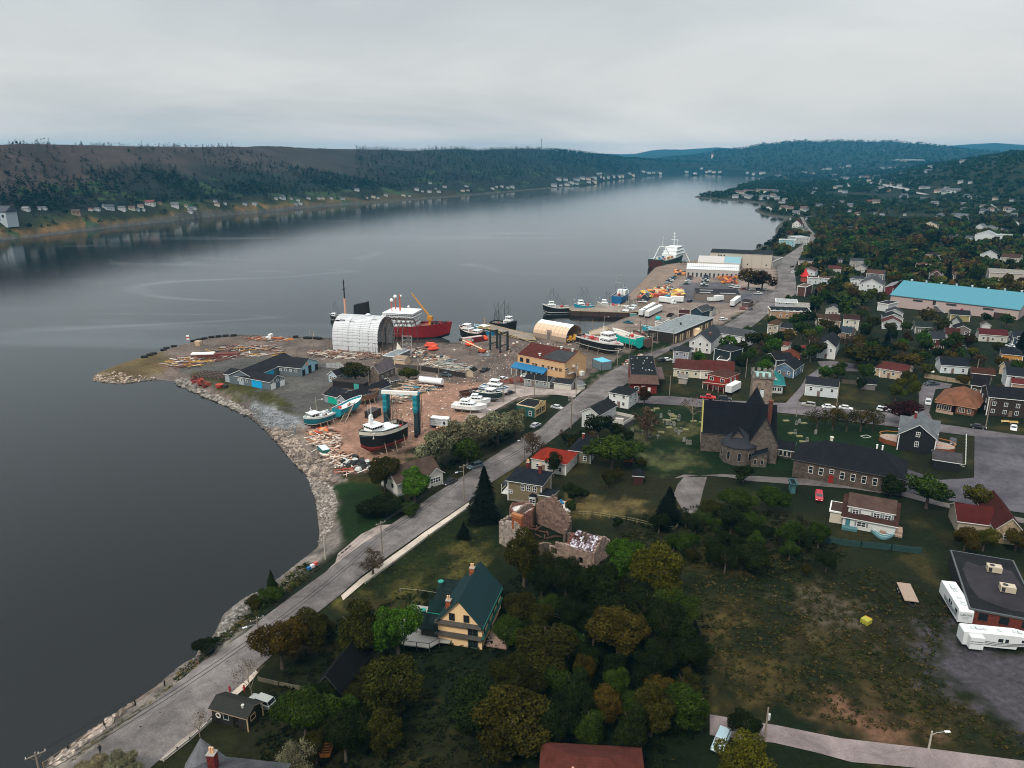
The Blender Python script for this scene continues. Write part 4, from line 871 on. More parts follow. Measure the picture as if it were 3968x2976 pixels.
# ---- travel lift ----
pL,pR = P(*fD(548,655)),P(*fD(868,676));dv = Vector((pR.x-pL.x,pR.y-pL.y,0));tl = thing('travel_lift','tall blue boat hoist with a white cross beam straddling the trawler berth','boat hoist',(pL.x,pL.y,pL.z),math.atan2(dv.y,dv.x));TW = dv.length;hh = up(*fD(868,676),fD(0,225)[1])
blu = M('15707c',rough=.6,var=.25,scale=.8);dkb = M('22343a',rough=.7,var=.3)
for x in (0,TW):
    for y in (0,2.6):
        MB().use(dkb).box(x-.55,x+.55,y-.5,y+.5,1.2,hh*.60).use(blu).loft([[(x-.62*q_,y-.58*q_,z),(x+.62*q_,y-.58*q_,z),(x+.62*q_,y+.58*q_,z),(x-.62*q_,y+.58*q_,z)] for z,q_ in [(hh*(.58+.42*i/9),1+.14*((i*7) % 3-1)) for i in range(10)]]).build('leg',tl)
        MB().use(RUBBER).tube((x-.5,y,.8),(x+.5,y,.8),.8,n=12).build('wheel',tl)
    MB().use(dkb).box(x-.35,x+.35,-.5,3.2,1.0,hh*.2).build('side_frame',tl)
    for k in (-.9,.9): MB().use(M('4a3a34')).tube((x+k,2.5,1.5),(x+k,2.5,hh-.5),.12).tube((x+k,4.2,1.5),(x+k,4.2,hh-.5),.09).build('hoist_cable',tl)
MB().use(M('cfcfc8',var=.15)).box(-.9,TW+.9,-.5,.5,hh,hh+1.1).build('cross_beam',tl)
# ---- yard sheds ----
s = House('grey shed with bright blue door and white end doors by the beach',fC(205,633),fC(688,724),'workshop','shed');dp = s.loc(*fC(848,671))[1];w = s.w
s.block(0,w*.42,0,dp*.95,3.3,'gx',1.4,'8f979c','2c2d32',wk='plain');s.block(w*.42,w,0,dp,3.3,'gx',1.7,'5b666d','2c2d32')
s.win('f',[w*.30,w*.375,w*.49],1.6,.8,.8);s.door('f',w*.71,.05,w*.22,3.0,'1595c6');s.door('r',dp*.2,.05,2.6,2.4,'d6d6d2');s.door('r',dp*.85,.05,2.6,2.4,'d6d6d2');s.win('r',[dp*.2,dp*.52,dp*.82],2.75,.9,.7);s.done()
s = House('grey L shaped shed with a pale blue gable and an orange sign',fC(770,556),fC(1020,579),'workshop','shed');dp = min(s.loc(*fC(1278,505))[1],26);w = s.w
s.block(0,w,0,dp,3.6,'gx',2.6,'5b6469','2c2d32');s.block(-11,-.01,-17,dp,3.4,'gy',2.4,'59636a','2c2d32')
s.win('f',[w*.12,w*.34,w*.55,w*.78],1.9,.9,.8);s.door('f',1,.1,.1,.1); 
MB().use(M('1595b6')).box(0.02,.1,-12,-3,.1,3.0).build('door',s.r)
MB().use(M('86aab6')).box(w+.03,w+.08,.1,dp-.1,0,3.55).add([(w+.08,.1,3.55),(w+.08,dp-.1,3.55),(w+.08,dp/2,6.0)],[(0,1,2)]).build('gable_front',s.r)
for y in (dp*.13,dp*.5,dp*.9): MB().use(M('1c2022')).box(w+.09,w+.14,y-1.1,y+1.1,0,2.6 if y != dp*.5 else 3.4).build('doorway',s.r)
MB().use(M('c98a55')).box(w+.1,w+.16,dp*.28,dp*.42,4.0,4.9).build('sign',s.r);s.done()
s = House('pale grey net loft with green door and long dark roof',fC(1235,862),fC(1505,928),'workshop','shed');dp = min(s.loc(*fC(1945,745))[1],48);w = s.w
s.block(0,w*.62,1.5,10,3.0,'gx',1.8,'848c92','2a2b30');s.block(w*.62,w,0,dp,3.2,'gy',1.7,'848c92','2a2b30',wk='plain')
s.door('f',w*.36,.05,5.4,2.6,'12987f',y0=1.5);s.win('f',[w*.72,w*.88],1.7,.9,.9);s.win('r',[dp*.12,dp*.4,dp*.62,dp*.85],1.8,1.3,.8);s.done()
simple('small pale blue workshop with two front windows beside the leafy tree',fC(1312,632),fC(1400,650),9,3.2,'gy',1.6,'9fb0b8','2c2d32',name='workshop',cat='shed',rows=[1.3])
s = House('low black weathered store with a teal door in the yard',fC(1355,690),fC(1690,728),'workshop','shed');s.block(0,s.w,0,4.5,2.6,'flat',0,'211d1e','4a4340',trim='3a3230',ov=.15);s.door('f',s.w*.76,.05,2.2,2.4,'3f8f86');s.done()
s = House('old stone house with purple grey slate roof in the shipyard',fA(640,1064),fA(748,1080),'stone_house','house');dp = s.loc(*fA(950,1005))[1];s.block(0,s.w,0,dp,4.6,'gy',3.0,'5a5048','6d6468',wk='stone',ov=.2,trim='b8b4b0');s.win('r',[dp*.2,dp*.5,dp*.8],2.2,.8,1.1,'c8c8c4');s.win('r',[dp*.35],.6,.8,1.0);s.chim(s.w/2,.6,1.0,'7a6a5c');s.done()
simple('tiny dark shed with grey roof beside the stone house',fA(815,1078),fA(880,1102),3.8,2.3,'gy',.9,'2a2624','5a5350',name='shed',cat='shed',rows=[.9])
s = House('long low store with a pale metal roof behind the stone house',fA(790,838),fA(905,852),'shed','shed');s.block(0,s.w,0,14,2.8,'flat',0,'5d5a58','9aa3a8',trim='c3c8ca',ov=.1);s.done()
simple('small weathered cream hut beside the long low store',fA(905,868),fA(1018,880),5.5,2.8,'gx',1.0,'c0a88e','b09a86',0,name='hut',cat='shed')
simple('small cream hut at the end of the dark yard fence',fA(1672,990),fA(1752,1002),3.6,2.4,'gy',.9,'b7a68e','2c2826',0,name='hut',cat='shed')
def container(lab,a,b_,dpt,h,c,name='shipping_container',cat='container',roof=None,z=0.0,lift=0.0):
    s = House(lab,a,b_,name,cat);s.wl = MB()
    MB().use(M(c,kind='corr',bump=.4,rough=.5)).box(0,s.w,0,dpt,lift,lift+h).build('body',s.r)
    MB().use(M(roof or c,rough=.5)).box(.05,s.w-.05,.05,dpt-.05,lift+h+.003,lift+h+.05).build('top',s.r)
    m = MB().use(M('2c2a28'))
    for x in (0,s.w):
        for y in (0,dpt): m.box(x-.07,x+.07,y-.07,y+.07,lift,lift+h+.06)
    m.build('corner_post',s.r);return s
s = container('white container with dark lettering on a low trailer',fD(1015,575),fD(1208,592),2.6,2.6,'c9cfd0',roof='e0dfda',lift=1.0);text('SPRAY  INSULATION',s.r,(s.w*.5,-.04,3.15),.75);text('SPRAY FOAM',s.r,(s.w*.42,-.04,2.3),.5);text('INSULATION',s.r,(s.w*.40,-.04,1.7),.42);MB().use(DARK).tube((s.w*.78,-.05,2.05),(s.w*.78,-.02,2.05),.5,n=8).tube((s.w*.78,-.05,2.55),(s.w*.78,-.02,2.55),.28,n=8).build('emblem',s.r)
MB().use(DARK).box(-.3,s.w+.8,.3,2.3,.6,.95).build('chassis',s.r)
for x in (s.w*.2,s.w*.35,s.w*.85): wheel(s.r,x,.25,.5,.3);wheel(s.r,x,2.3,.5,.3)
container('dark green rusty skip by the wooden props',fC(1700,1025),fC(1790,1038),5,2.6,'2b2622',name='skip',cat='skip')
s = container('dark red container with a teal and white logo on the quay',fA(1645,648),fA(1860,618),2.6,2.8,'64262a',roof='b09c98');MB().use(M('bfe0dc')).box(s.w*.2,s.w*.5,-.06,-.02,.9,2.0).build('logo',s.r);text('TIDES',s.r,(s.w*.35,-.08,1.45),.95,'1c6a68')
container('pale small container beside the dark red one',fA(1618,640),fA(1640,650),5,2.6,'aaa59c')
container('pale grey container with blue roof beside the tan warehouse',fB(1192,930),fB(1300,915),7,3.6,'6d7a82',roof='56a4b8')
container('teal bin on the rocky beach',fC(1195,1372),fC(1250,1425),2.4,1.6,'2b6a66',name='bin',cat='bin',roof='b9c6c6')
for i,(x,y,c_,l_) in enumerate(((1030,770,'3c3c3c','dark'),)):
    # scaffold tower
    p = P(*fA(1050,785));sc_ = thing('scaffold','grey scaffold tower of crossed tubes by the shed ribs','scaffold',p,.2)
    for k in range(5):
        q = MB().use(METAL)
        for (xx,yy) in ((-2,-1.2),(2,-1.2),(2,1.2),(-2,1.2)): q.tube((xx,yy,k*2),(xx,yy,k*2+2),.06)
        q.tube((-2,-1.2,k*2),(2,-1.2,k*2+2),.05).tube((2,1.2,k*2),(-2,1.2,k*2+2),.05).tube((-2,-1.2,k*2+2),(2,-1.2,k*2+2),.05).tube((-2,1.2,k*2+2),(2,1.2,k*2+2),.05).tube((-2,-1.2,k*2),(-2,1.2,k*2+2),.05).tube((2,-1.2,k*2),(2,1.2,k*2+2),.05).build('scaffold_frame',sc_)
p = P(*fA(980,775));tag(MB().use(M('cfc9bc')).add([(p.x-2.5,p.y,p.z),(p.x+3,p.y-.6,p.z),(p.x-1.6,p.y+.4,p.z+6.5),(p.x-2.1,p.y+.3,p.z),(p.x+2.4,p.y+.5,p.z)],[(0,1,2),(0,2,3),(1,4,2),(3,2,4)]).build('tarpaulin'),'white triangular tarpaulin hanging at the shed ribs','tarpaulin')
# lifeboats, lift, misc yard machines
def lifeboat(lab,px,py,L,rz,c='c8472c'):
    r = thing('lifeboat',lab,'lifeboat',P(px,py),rz,'orange lifeboats ashore')
    MB().use(M(c,rough=.5)).ball((0,0,1.0),1,L/2,1.35,1.0,12,6).build('hull',r);MB().use(M(c,rough=.45)).ball((-.2,0,1.8),1,L*.36,1.0,.8,10,6).ball((-L*.25,0,2.3),.6).build('canopy',r)
    MB().use(DARK).box(-L*.3,L*.3,-.5,.5,0,.3).build('skid',r)
lifeboat('orange enclosed lifeboat ashore, farther of the pair',*fA(1300,680),7,.2,'c04a34');lifeboat('orange enclosed lifeboat ashore, nearer of the pair',*fA(1325,715),6,.5);lifeboat('small orange lifeboat hull beside the red container',*fA(1715,668),5,-.3);lifeboat('round orange tank at the end of the red container',*fA(1885,608),2.6,0)
p = P(*fA(1848,738));bl = thing('boom_lift','cream and orange boom lift by the red container','boom lift',p,math.radians(155))
MB().use(M('9a4a30')).box(-1.6,1.6,-1.1,1.1,.4,1.6).build('base',bl);MB().use(M('d0b48c')).tube((0,0,1.8),(11,0,5.2),.35,.22,6).build('boom',bl);MB().use(DARK).box(10.6,12,-.7,.7,4.6,5.7).build('basket',bl)
for x in (-1.1,1.1):
    for y in (-1.1,1.1): MB().use(RUBBER).tube((x,y-.2,.45),(x,y+.2,.45),.45,n=10).build('wheel',bl)
def frame(lab,pts,h):   # old boat hoist frames
    a,b_,c = [P(*q) for q in pts];r = thing('hoist_frame',lab,'boat hoist',a,0);dk_ = M('1f2a2c',rough=.7)
    for p_ in (a,b_,c,b_+(c-a)*0):
        q = p_-a;MB().use(dk_).box(q.x-.45,q.x+.45,q.y-.45,q.y+.45,q.z,q.z+h).build('leg',r);MB().use(RUBBER).tube((q.x-.4,q.y,q.z+.7),(q.x+.4,q.y,q.z+.7),.75,n=10).build('wheel',r)
    for u,v in ((a,b_),(b_,c)): MB().use(dk_).tube((u-a)+Vector((0,0,h)),(v-a)+Vector((0,0,h)),.35,n=4).tube((u-a)+Vector((0,0,h*.35)),(v-a)+Vector((0,0,h*.35)),.22,n=4).build('beam',r)
frame('dark steel boat hoist frame standing on the quay, left one',[fA(1935,712),fA(2012,688),fA(2008,690)],9)
frame('dark steel boat hoist frame standing on the quay, right one',[fA(2042,735),fA(2122,710),fA(2118,712)],9)
# tanker trailer
a,b_ = P(*fA(1185,1085)),P(*fA(1425,1112));rz = math.atan2(b_.y-a.y,b_.x-a.x);L = (b_-a).length;tk = thing('tank_trailer','long white cylindrical tank trailer parked by the timber pile','trailer',a,rz)
MB().use(M('d4d6d6',rough=.35)).tube((0,0,2.5),(L,0,2.5),1.35,n=18).build('tank',tk);MB().use(M('5a2a24')).box(.5,L-.4,-.5,.5,.8,1.15).build('chassis',tk);MB().use(METAL).box(1,L-1,-.3,.3,3.83,3.9).build('walkway',tk)
for x in (L*.72,L*.84,L*.94,L*.2): wheel(tk,x,-1.0,.5,.35);wheel(tk,x,1.0,.5,.35)
p = P(*fD(1130,640));rm = thing('farm_machine','red and rust coloured farm machine in front of the white container','machine',p,.1)
MB().use(M('9a3326')).box(-2.6,2.6,-.9,.9,1.0,1.4).cbox((0,0,1.8),(2.2,1.3,.7)).build('body',rm);MB().use(M('b88a6a')).cbox((.2,.1,2.3),(3.4,1.2,.2),.1).build('rack',rm)
for x in (-2.2,2.2,-.7,.8): wheel(rm,x,-.9,.6,.35);wheel(rm,x,.9,.6,.35)
# wooden ramp
a,b_ = P(*fC(1462,1068)),P(*fC(1570,985));r = thing('ramp','weathered wooden ramp leaning beside the open teal hull','ramp',a,0);q = b_-a+Vector((0,0,4.6));sd_ = Vector((-q.y,q.x,0)).normalized()*.9
MB().use(WOOD).tube(sd_,q+sd_,.18,n=4).tube(-sd_,q-sd_,.18,n=4).build('side_rail',r);m = MB().use(M('6a5c50'))
for k in range(16): m.tube(q*k/16+sd_,q*k/16-sd_,.12,n=4)
m.build('tread',r)
# ---- tent, warehouse, neighbours ----
s = House('tan arched fabric tent on the quay with an open end',fB(460,572),fB(812,636),'boat_tent','tent');w = s.w;wd = 13.5;hh = 8.2
ar = [(0,0),(0,2.6),(.35,4.2),(1.5,5.8),(3.6,7.2),(wd/2,hh),(wd-3.6,7.2),(wd-1.5,5.8),(wd-.35,4.2),(wd,2.6),(wd,0)]
m = MB().use(M('c3a68b',rough=.6,var=.06)); 
for k in range(8):
    x0,x1 = w*k/8,w*(k+1)/8-.06
    for i in range(len(ar)-1):
        m.use(M('c3a68b',rough=.6,var=.06) if i not in (4,5) else M('dfe2e2',rough=.5)) if not (i == 0) else m.use(M('8d7c6c'))
        a,b_ = ar[i],ar[i+1];m.add([(x0,*a),(x1,*a),(x1,*b_),(x0,*b_)],[(0,1,2,3)])
s.part('fabric_cover',m);q = MB().use(METAL)
for k in range(9): q.path([(w*k/8-.03,y,z+.02) for y,z in ar],.09,4)
s.part('hoop',q);s.part('end_panel',MB().use(M('6d6058')).add([(.05,y,z) for y,z in ar],[list(range(len(ar)))]));s.part('doorway',MB().use(M('8c8078')).box(w*.42,w*.55,-.15,.3,0,5.2).use(M('6a625c')).box(w*.44,w*.53,-.2,-.1,0,4));s.wl.use(M('77685c')).box(0,w,-.1,0,-1,.4);s.done();RECTS[-1] = RECTS[-1][:4]+(wd,)
for i,(x,y) in enumerate(((850,625),(905,610))):
    r = thing('loader',('yellow loader under the open end of the tan tent','second yellow loader farther inside the open tent end')[i],'loader',P(*fB(x,y)),.5+i);MB().use(M('b8842c')).box(-2,2,-1,1,.8,1.8).cbox((.3,0,2.5),(1.4,1.5,1.3)).build('body',r);MB().use(M('b8842c')).tube((1.5,0,1.6),(3.6,0,.7),.2).box(3.5,4,-1.2,1.2,.3,1).build('bucket',r)
    for xx in (-1.2,1.2): wheel(r,xx,-1.1,.7,.4);wheel(r,xx,1.1,.7,.4)
s = House('large tan warehouse with red and black roof and a blue awning',fB(292,958),fB(795,1050),'warehouse','warehouse');w = s.w;dp = s.loc(*fB(1190,978))[1];hh = 7.8
s.block(0,w,0,dp,hh,'gx',3.2,'bd9871','5e3029',cx=.62,wk='plain',trim='c4a27c',ov=.15)
ymid = dp*.62;sl = 3.2/ymid
m = MB().use(M('2a2c2c',rough=.85,var=.35,scale=.4));m.add([(w*.48,1.2,hh+.26+1.2*sl),(w-.3,.6,hh+.26+.6*sl),(w-.3,ymid-1.5,hh+.26+(ymid-1.5)*sl),(w*.62,ymid-1.5,hh+.26+(ymid-1.5)*sl)],[(0,1,2,3)]).build('roof_patch',s.roof)
for x,y in ((w*.66,ymid-.6),(w*.9,ymid-.9),(w*.42,2)): s.vent(x,y,'b8b8b4',.45,.9)
s.win('f',[w*.09,w*.225],5.3,1.5,1.6,'3a3a3a',0);s.win('f',[w*.35,w*.40,w*.55,w*.66,w*.74,w*.83,w*.915],4.4,1.2,1.2,'a88a6c',3)
m = MB().use(M('12618c',kind='corr',rough=.5)).add([(-1.2,-3.2,3.0),(w*.655,-3.2,3.0),(w*.655,0,4.6),(-1.2,0,4.6),(-1.2,-3.2,2.7),(w*.655,-3.2,2.7),(w*.655,-.02,4.3),(-1.2,-.02,4.3)],[(0,1,2,3),(7,6,5,4),(0,4,5,1),(1,5,6,2),(3,7,4,0)]).build('awning',s.r)
for k in range(7): MB().use(WHITE).box(-1+k*w*.108-.1,-1+k*w*.108+.1,-3.1,-2.9,-.6,2.9).tube((-1+k*w*.108,-3,2.1),(-1+k*w*.108,-1.8,3.2),.08,n=4).build('awning_post',s.r)
s.part('shop_front',MB().use(M('7d8a90')).box(.4,w*.6,-.1,-.02,.1,2.7));s.win('f',[w*.06+i*w*.1 for i in range(6)],.9,1.4,1.3,'c8c8c8',2,y0=-.1)
s.part('air_duct',MB().use(M('a49a8c')).ball((w+.5,dp*.36,5.6),.8));s.part('side_box',MB().use(M('c8c8c0')).box(w+.05,w+1.6,dp*.66,dp*.78,.5,2.3));s.part('stair',MB().use(METAL).add([(w+.1,dp*.35,3.4),(w+1.2,dp*.35,3.4),(w+1.2,dp*.58,0),(w+.1,dp*.58,0),(w+.1,dp*.35,3.2),(w+1.2,dp*.35,3.2),(w+1.2,dp*.57,-.2),(w+.1,dp*.57,-.2)],[(0,1,2,3),(7,6,5,4),(0,4,5,1),(1,5,6,2),(3,2,6,7)]).tube((w+1.2,dp*.35,4.4),(w+1.2,dp*.58,1),.05).box(w+.1,w+1.2,dp*.1,dp*.35,3.2,3.4));s.door('r',dp*.14,3.4,1,2.1,'8a7a66');s.win('r',[dp*.08],5.0,2.0,.7,'c8c8c8',0);s.done()
simple('low grey building with black roof in front of the tan warehouse',fB(372,1088),fB(630,1118),6,2.7,'gx',1.3,'858a8c','2a2b2e',rows=[1.3])
s = House('low white walled store with black flat roof beside the utility pole',fB(680,1130),fB(862,1142),'shed','shed');s.block(0,s.w,0,6.5,2.6,'gx',.9,'b8b4aa','242528',rk='plain',wk='plank');s.done()
simple('half buried white arched shelter beside the road verge',fB(945,1135),fB(1010,1125),6,1.8,'gx',.6,'b9b9b2','77797a',0,name='shelter',cat='shelter')
s = House('dark green shop with black flat roof and cream framed front',fB(283,1402),fB(476,1436),'shop','shop');dp = s.loc(*fB(602,1362))[1];s.block(0,s.w,0,dp,3.6,'flat',0,'1f4c46','25282a',trim='b9a98a',ov=.1)
MB().use(M('c8a878')).box(s.w+.03,s.w+.12,0,dp,2.9,4.3).box(s.w+.03,s.w+.12,0,.3,0,3).box(s.w+.03,s.w+.12,dp-.3,dp,0,3).box(s.w+.03,s.w+.12,0,dp,.3,.6).tube((s.w+.05,dp*.5,4.2),(s.w+.12,dp*.5,4.2),1.2,n=14).build('facade',s.r);s.win('r',[dp*.25,dp*.75],.9,dp*.3,1.8,'c8a878',3,x1=s.w+.05);s.win('f',[s.w*.75],.6,.9,1.6);s.done()
# ---- long pier, quay walls ----
def slab(name,lab,pts,z1,z0,c='7a6f66',side='3a2c28',cat='pier',kind=None):
    w = [flat(*p,z1) for p in pts];m = MB().use(surf(c,.2,.2));n = len(w)
    a = sum(w[i][0]*w[(i+1) % n][1]-w[(i+1) % n][0]*w[i][1] for i in range(n))
    if a < 0: w = w[::-1]
    m.add([(x,y,z1) for x,y in w],[list(range(n))]);m.use(M(side,kind='plank',var=.3))
    for i in range(n):
        p,q = w[i],w[(i+1) % n];m.add([(p[0],p[1],z0),(q[0],q[1],z0),(q[0],q[1],z1),(p[0],p[1],z1)],[(0,1,2,3)])
    r = thing(name,lab,cat,(0,0,0));o = m.build('deck',r);k = MB().use(M('9a8b66'))
    for i in range(n):
        p,q = w[i],w[(i+1) % n];k.tube((p[0],p[1],z1+.15),(q[0],q[1],z1+.15),.2,n=4)
    k.build('kerb_timber',r);rg_ = random.Random(1);b_ = MB().use(DARK)
    for i in range(n):
        p,q = Vector(w[i]),Vector(w[(i+1) % n]);L = (q-p).length
        for j in range(int(L/9)): u = p.lerp(q,(j+.5)/max(1,int(L/9)));b_.tube((u.x,u.y,z0),(u.x,u.y,z1+.5),.22,n=5)
    b_.build('pile',r);return r
slab('pier','raised concrete pier with dark wooden side beside the dark trawler',[(1850,1270),(1893,1256),(2001,1283),(2068,1297),(2075,1318),(2030,1316),(1925,1280)],3.4,-3)
slab('pier','timber finger pier with moored fishing boats and lamp posts',[(2203,1195),(2214,1187),(2420,1181),(2480,1190),(2530,1179),(2540,1186),(2490,1207),(2430,1212),(2215,1205)],2.9,-3)
slab('pier','small yellow edged jetty at the end of the truck quay',[(2283,1286),(2345,1264),(2360,1275),(2325,1297),(2285,1298)],3.0,-3,'8a7c6e')
slab('slipway','sunken concrete slip with dark wooden walls beside the pier',[(1930,1290),(2000,1310),(2060,1326),(2078,1322),(2010,1297),(1945,1281)],2.9,1,'3a2a26','3a2a26','slipway')
# ---- moored boats ----
BOAT('dark trawler with tall masts moored at the raised pier',fB(20,478),fB(272,508),z=0,B=7.5,D=5.0,c='16181a',c2='2a1a18',boot='16181a',deck='6a625a',sink=-1.6,cab=[(12.5,19,5,2.6),(14,18.5,4.4,(2.7,2.2))],masts=[(12,13,'2e2e2e',2,.5),(6,12,'2e2e2e',-3,.9),(16,11,'4a4a4a')],gantry=(3,6,'2e2e2e'),junk=6,rail='3a3a38')
BOAT('blue boat with yellow deckhouse top beside the raised pier',fA(1990,560),fA(1775,500),z=0,B=5,D=2.8,c='1c6f94',c2='1c4f64',boot='cfd8d8',deck='a5a29a',sink=-1.0,cab=[(7,12,3.8,2.3)],masts=[(9,7,'c8962c')],cabc='c8b070',gear='c89a30',junk=4)
BOAT('black hulled boat with white flying bridge next to the ship bow',fA(1850,608),fA(1618,572),z=0,B=7,D=4.6,c='15181b',c2='2a1c1a',boot='15181b',deck='a87e74',sink=-1.2,cab=[(10,17,5.4,2.4),(12,16.5,4.6,(2.4,2.2)),(2,7,5,2.0)],rail='c8b8b0',cabc='cfc8c2',sheer=.5,junk=3)
BOAT('small fishing boat under way on the bay beyond the shed',fA(335,382),fA(225,378),z=0,B=4.8,D=2.6,c='23282a',c2='23282a',boot='d8d8d8',deck='8a8a88',sink=-.9,cab=[(6,10,3.4,2.4)],masts=[(6,9,'6a6a68',-5,.6),(10,8,'8a8a88')],cabc='cfd0d0')
BOAT('black and white fishing boat, leftmost moored at the finger pier',fB(845,306),fB(572,312),z=0,B=6,D=4.0,c='1a1c1e',c2='2a1a18',boot='d0d0cc',deck='7d6c60',sink=-1.0,cab=[(13,19.5,4.4,2.3),(14.5,18.5,3.6,(2.3,2))],masts=[(14.5,12,'55585a',-3,.7),(17,11,'55585a'),(5,5,'55585a',2,.8)],gear='a8322c',stripe='c8c8c4',junk=5,sheer=.5)
BOAT('turquoise fishing boat with twin masts at the finger pier',fB(1098,290),fB(905,302),z=0,B=6,D=4.2,c='157a92',c2='0f5a6c',boot='157a92',deck='8b9496',sink=-1.0,cab=[(8.5,13.5,4.2,2.2),(9.5,13,3.4,(2.2,2))],masts=[(11,12,'5a5e60'),(6.5,12,'5a5e60',3,.7)],gear='a8322c',junk=4,sheer=.4)
BOAT('white fishing boat with rusty streaks at the finger pier',fB(1385,292),fB(1152,285),z=0,B=6,D=4.0,c='a29d96',c2='3a2a26',boot='2a2a2a',deck='8d8880',sink=-1.0,cab=[(12,17.5,4.4,2.2),(13,17,3.4,(2.2,2))],masts=[(13,9,'4a4c4e'),(10,9,'4a4c4e')],gear='a8322c',junk=5,sheer=.45)
BOAT('trawler with blue stern and red net drum at the far quay',fB(1352,212),fB(1440,150),L=24,z=0,B=8,D=5.4,c='1a5a86',c2='3a2422',boot='1a5a86',deck='6e6a66',sink=-1.4,cab=[(12,18,5.4,2.6)],masts=[(7,14,'8f9294'),(18,10,'8f9294')],gantry=(4,9,'8f9294'),gear='8a2c2c',junk=3)
for i,(x,y,x2,y2,c_,l_) in enumerate(((1500,352,1440,348,'4e8a8a','small pale teal boat in the inner basin nearest the quay'),(1560,330,1510,322,'8f9ca0','small grey boat with tall aerials in the inner basin'),(1575,300,1530,292,'3a5a62','small dark blue boat at the back of the inner basin'),(1490,310,1450,300,'8a3a34','small red trimmed boat in the inner basin'))):
    BOAT(l_,fB(x,y),fB(x2,y2),L=11,z=0,B=4,D=2.2,c=c_,deck='8f9494',sink=-.6,cab=[(5,8.5,3,2.1)],masts=[(5,7),(7,6)],junk=3)
BOAT('beached black trawler with white wheelhouse and red deck gear beside the warehouse',fB(960,668),fB(1400,775),B=7.5,D=4.4,c='17191b',c2='1b1414',boot='c8c8c4',deck='8a3a36',sink=.6,cab=[(15,21,6,2.5),(15.6,20.6,5.4,(2.5,2.3))],masts=[(15,9,'c8c8c8'),(20,6,'c8c8c8')],gear='a8322c',stripe='c8c8c6',rail='d4d4d2',junk=9,cradle=True,sheer=.1)
BOAT('white topped turquoise hull with brown keel on the slip yard',fB(1600,712),fB(1318,640),B=6.5,D=4.6,c='0f9c90',c2='4a2e26',boot='0f9c90',deck='b0a49c',sink=.9,rail='d8d4cc',stripe='d4d2cc',cradle=True,junk=6,gear='a8322c')
BOAT('rusty brown trawler with a net gallows behind the turquoise hull',fB(1665,690),fB(1560,640),L=15,B=5.5,D=3.6,c='4a3a34',c2='3a2a26',boot='4a3a34',deck='6a4a42',sink=.7,masts=[(3,10,'5a4a40'),(9,8,'5a4a40',-3,.8)],gantry=(5,6,'5a4a40'),junk=6,rail='6a5a50')
BOAT('small turquoise boat by the grey roofed fish plant',fB(1745,535),fB(1655,520),L=8.5,B=3.4,D=1.8,c='1593a4',c2='127484',deck='b0c0c0',cradle=True,sink=.6)
BOAT('white runabout on a trailer among the parked cars',fE(1040,885),fE(965,890),L=8,B=2.8,D=1.4,c='cfd2d0',c2='b0b2b0',deck='c0c2c0',cradle=True,sink=.6,name='motor_boat',cat='motor boat')
# large trawler at the far wharf
a = Vector((*flat(2553,1036),0));b_ = Vector((*flat(2700,990),0));d = (b_-a).normalized();SL = 62
tr = thing('ship','large dark green and white trawler at the far wharf','ship',(a.x-3,a.y-2,-2.5),math.atan2(d.y,d.x))
hull(SL,15,8.0,.4,'1c3a36','3a201c','cfd6d2','8f938f',1.1,parent=tr,rail='cfd6d4',wl=.34,stripe='c3cac6',stern=1.0)
MB().use(M('3a1c18',var=.4)).box(-.15,0,-6.4,6.4,1.5,8.6).build('stern_ramp',tr)
for x0,x1,w_,z,h_ in ((SL-33,SL-9,13,8,2.8),(SL-31,SL-11,12,10.8,2.8),(SL-28,SL-13,11,13.6,3.0)): cabin(tr,x0,x1,w_,z,h_,'d2d6d4',name='deckhouse',nw=8,wh=.9)
mast(tr,SL-22,16.6,13,.4,'c8ccca',bars=[(6,5),(9,3.4),(11.5,2)]);mast(tr,SL-14,16.6,6,.25,'c8ccca',bars=[(5,3)])
g = MB().use(M('bfc4c2'))
for s_ in (-1,1): g.tube((8,s_*6,8),(13,s_*2.6,19),.45).tube((20,s_*6,8),(13,s_*2.6,19),.3)
g.tube((13,-2.6,19),(13,2.6,19),.4).tube((13,0,19),(13,0,28),.3,.15).build('gantry',tr)
for k in range(10): MB().use(M(['b0b4b2','9a5a4a','3a6a86','c89a3a'][k % 4])).cbox((10+k*2,(-1)**k*3,9),(2,1.6,1.6),k).build('deck_gear',tr)
MB().use(M('1d5f8a')).cbox((2.2,-3.6,8.6),(1.6,2.2,2.4)).build('net_bundle',tr)
# gangway
tag(MB().use(M('b0a89c')).tube(P(2655,1008)+Vector((0,0,6)),P(2672,1016)+Vector((0,0,.4)),.5,n=4).build('gangway'),'grey gangway from the far wharf to the large trawler','gangway')
# ---- harbour-side buildings ----
s = House('cream box warehouse with black roof by the far wharf',fE(965,505),fE(1625,528),'warehouse','warehouse');w = s.w;s.block(0,w,0,30,11,'gx',1.6,'aea598','1f2226',wk='corr',ov=.2,trim='c0b8ac',rk='plain');s.win('f',[w*.14,w*.18,w*.23],8,1.1,2.0,'9a9288',0);s.win('f',[w*.5,w*.62,w*.92],2.4,1,1,'8a8278',0)
for k in (.14,.53,.68,.84): s.part('downpipe',MB().use(M('8d857a')).box(w*k-.12,w*k+.12,-.2,-.02,0,11))
s.done();simple('low annex at the right end of the cream box warehouse',fE(1635,520),fE(1745,470),14,5,'flat',0,'a8a198','8d8a84',rows=[1.6])
s = House('pale building with half white half blue roof beside the greenhouse roofed plant',fE(835,525),fE(1290,540),'warehouse','warehouse');s.block(0,s.w*.62,0,20,5,'gx',4,'b8b0a6','b9b4b0',rk='corr',ov=.1);s.block(s.w*.62,s.w,0,20,5,'gx',4,'b8b0a6','7fa3ad',rk='corr',ov=.1);s.done()
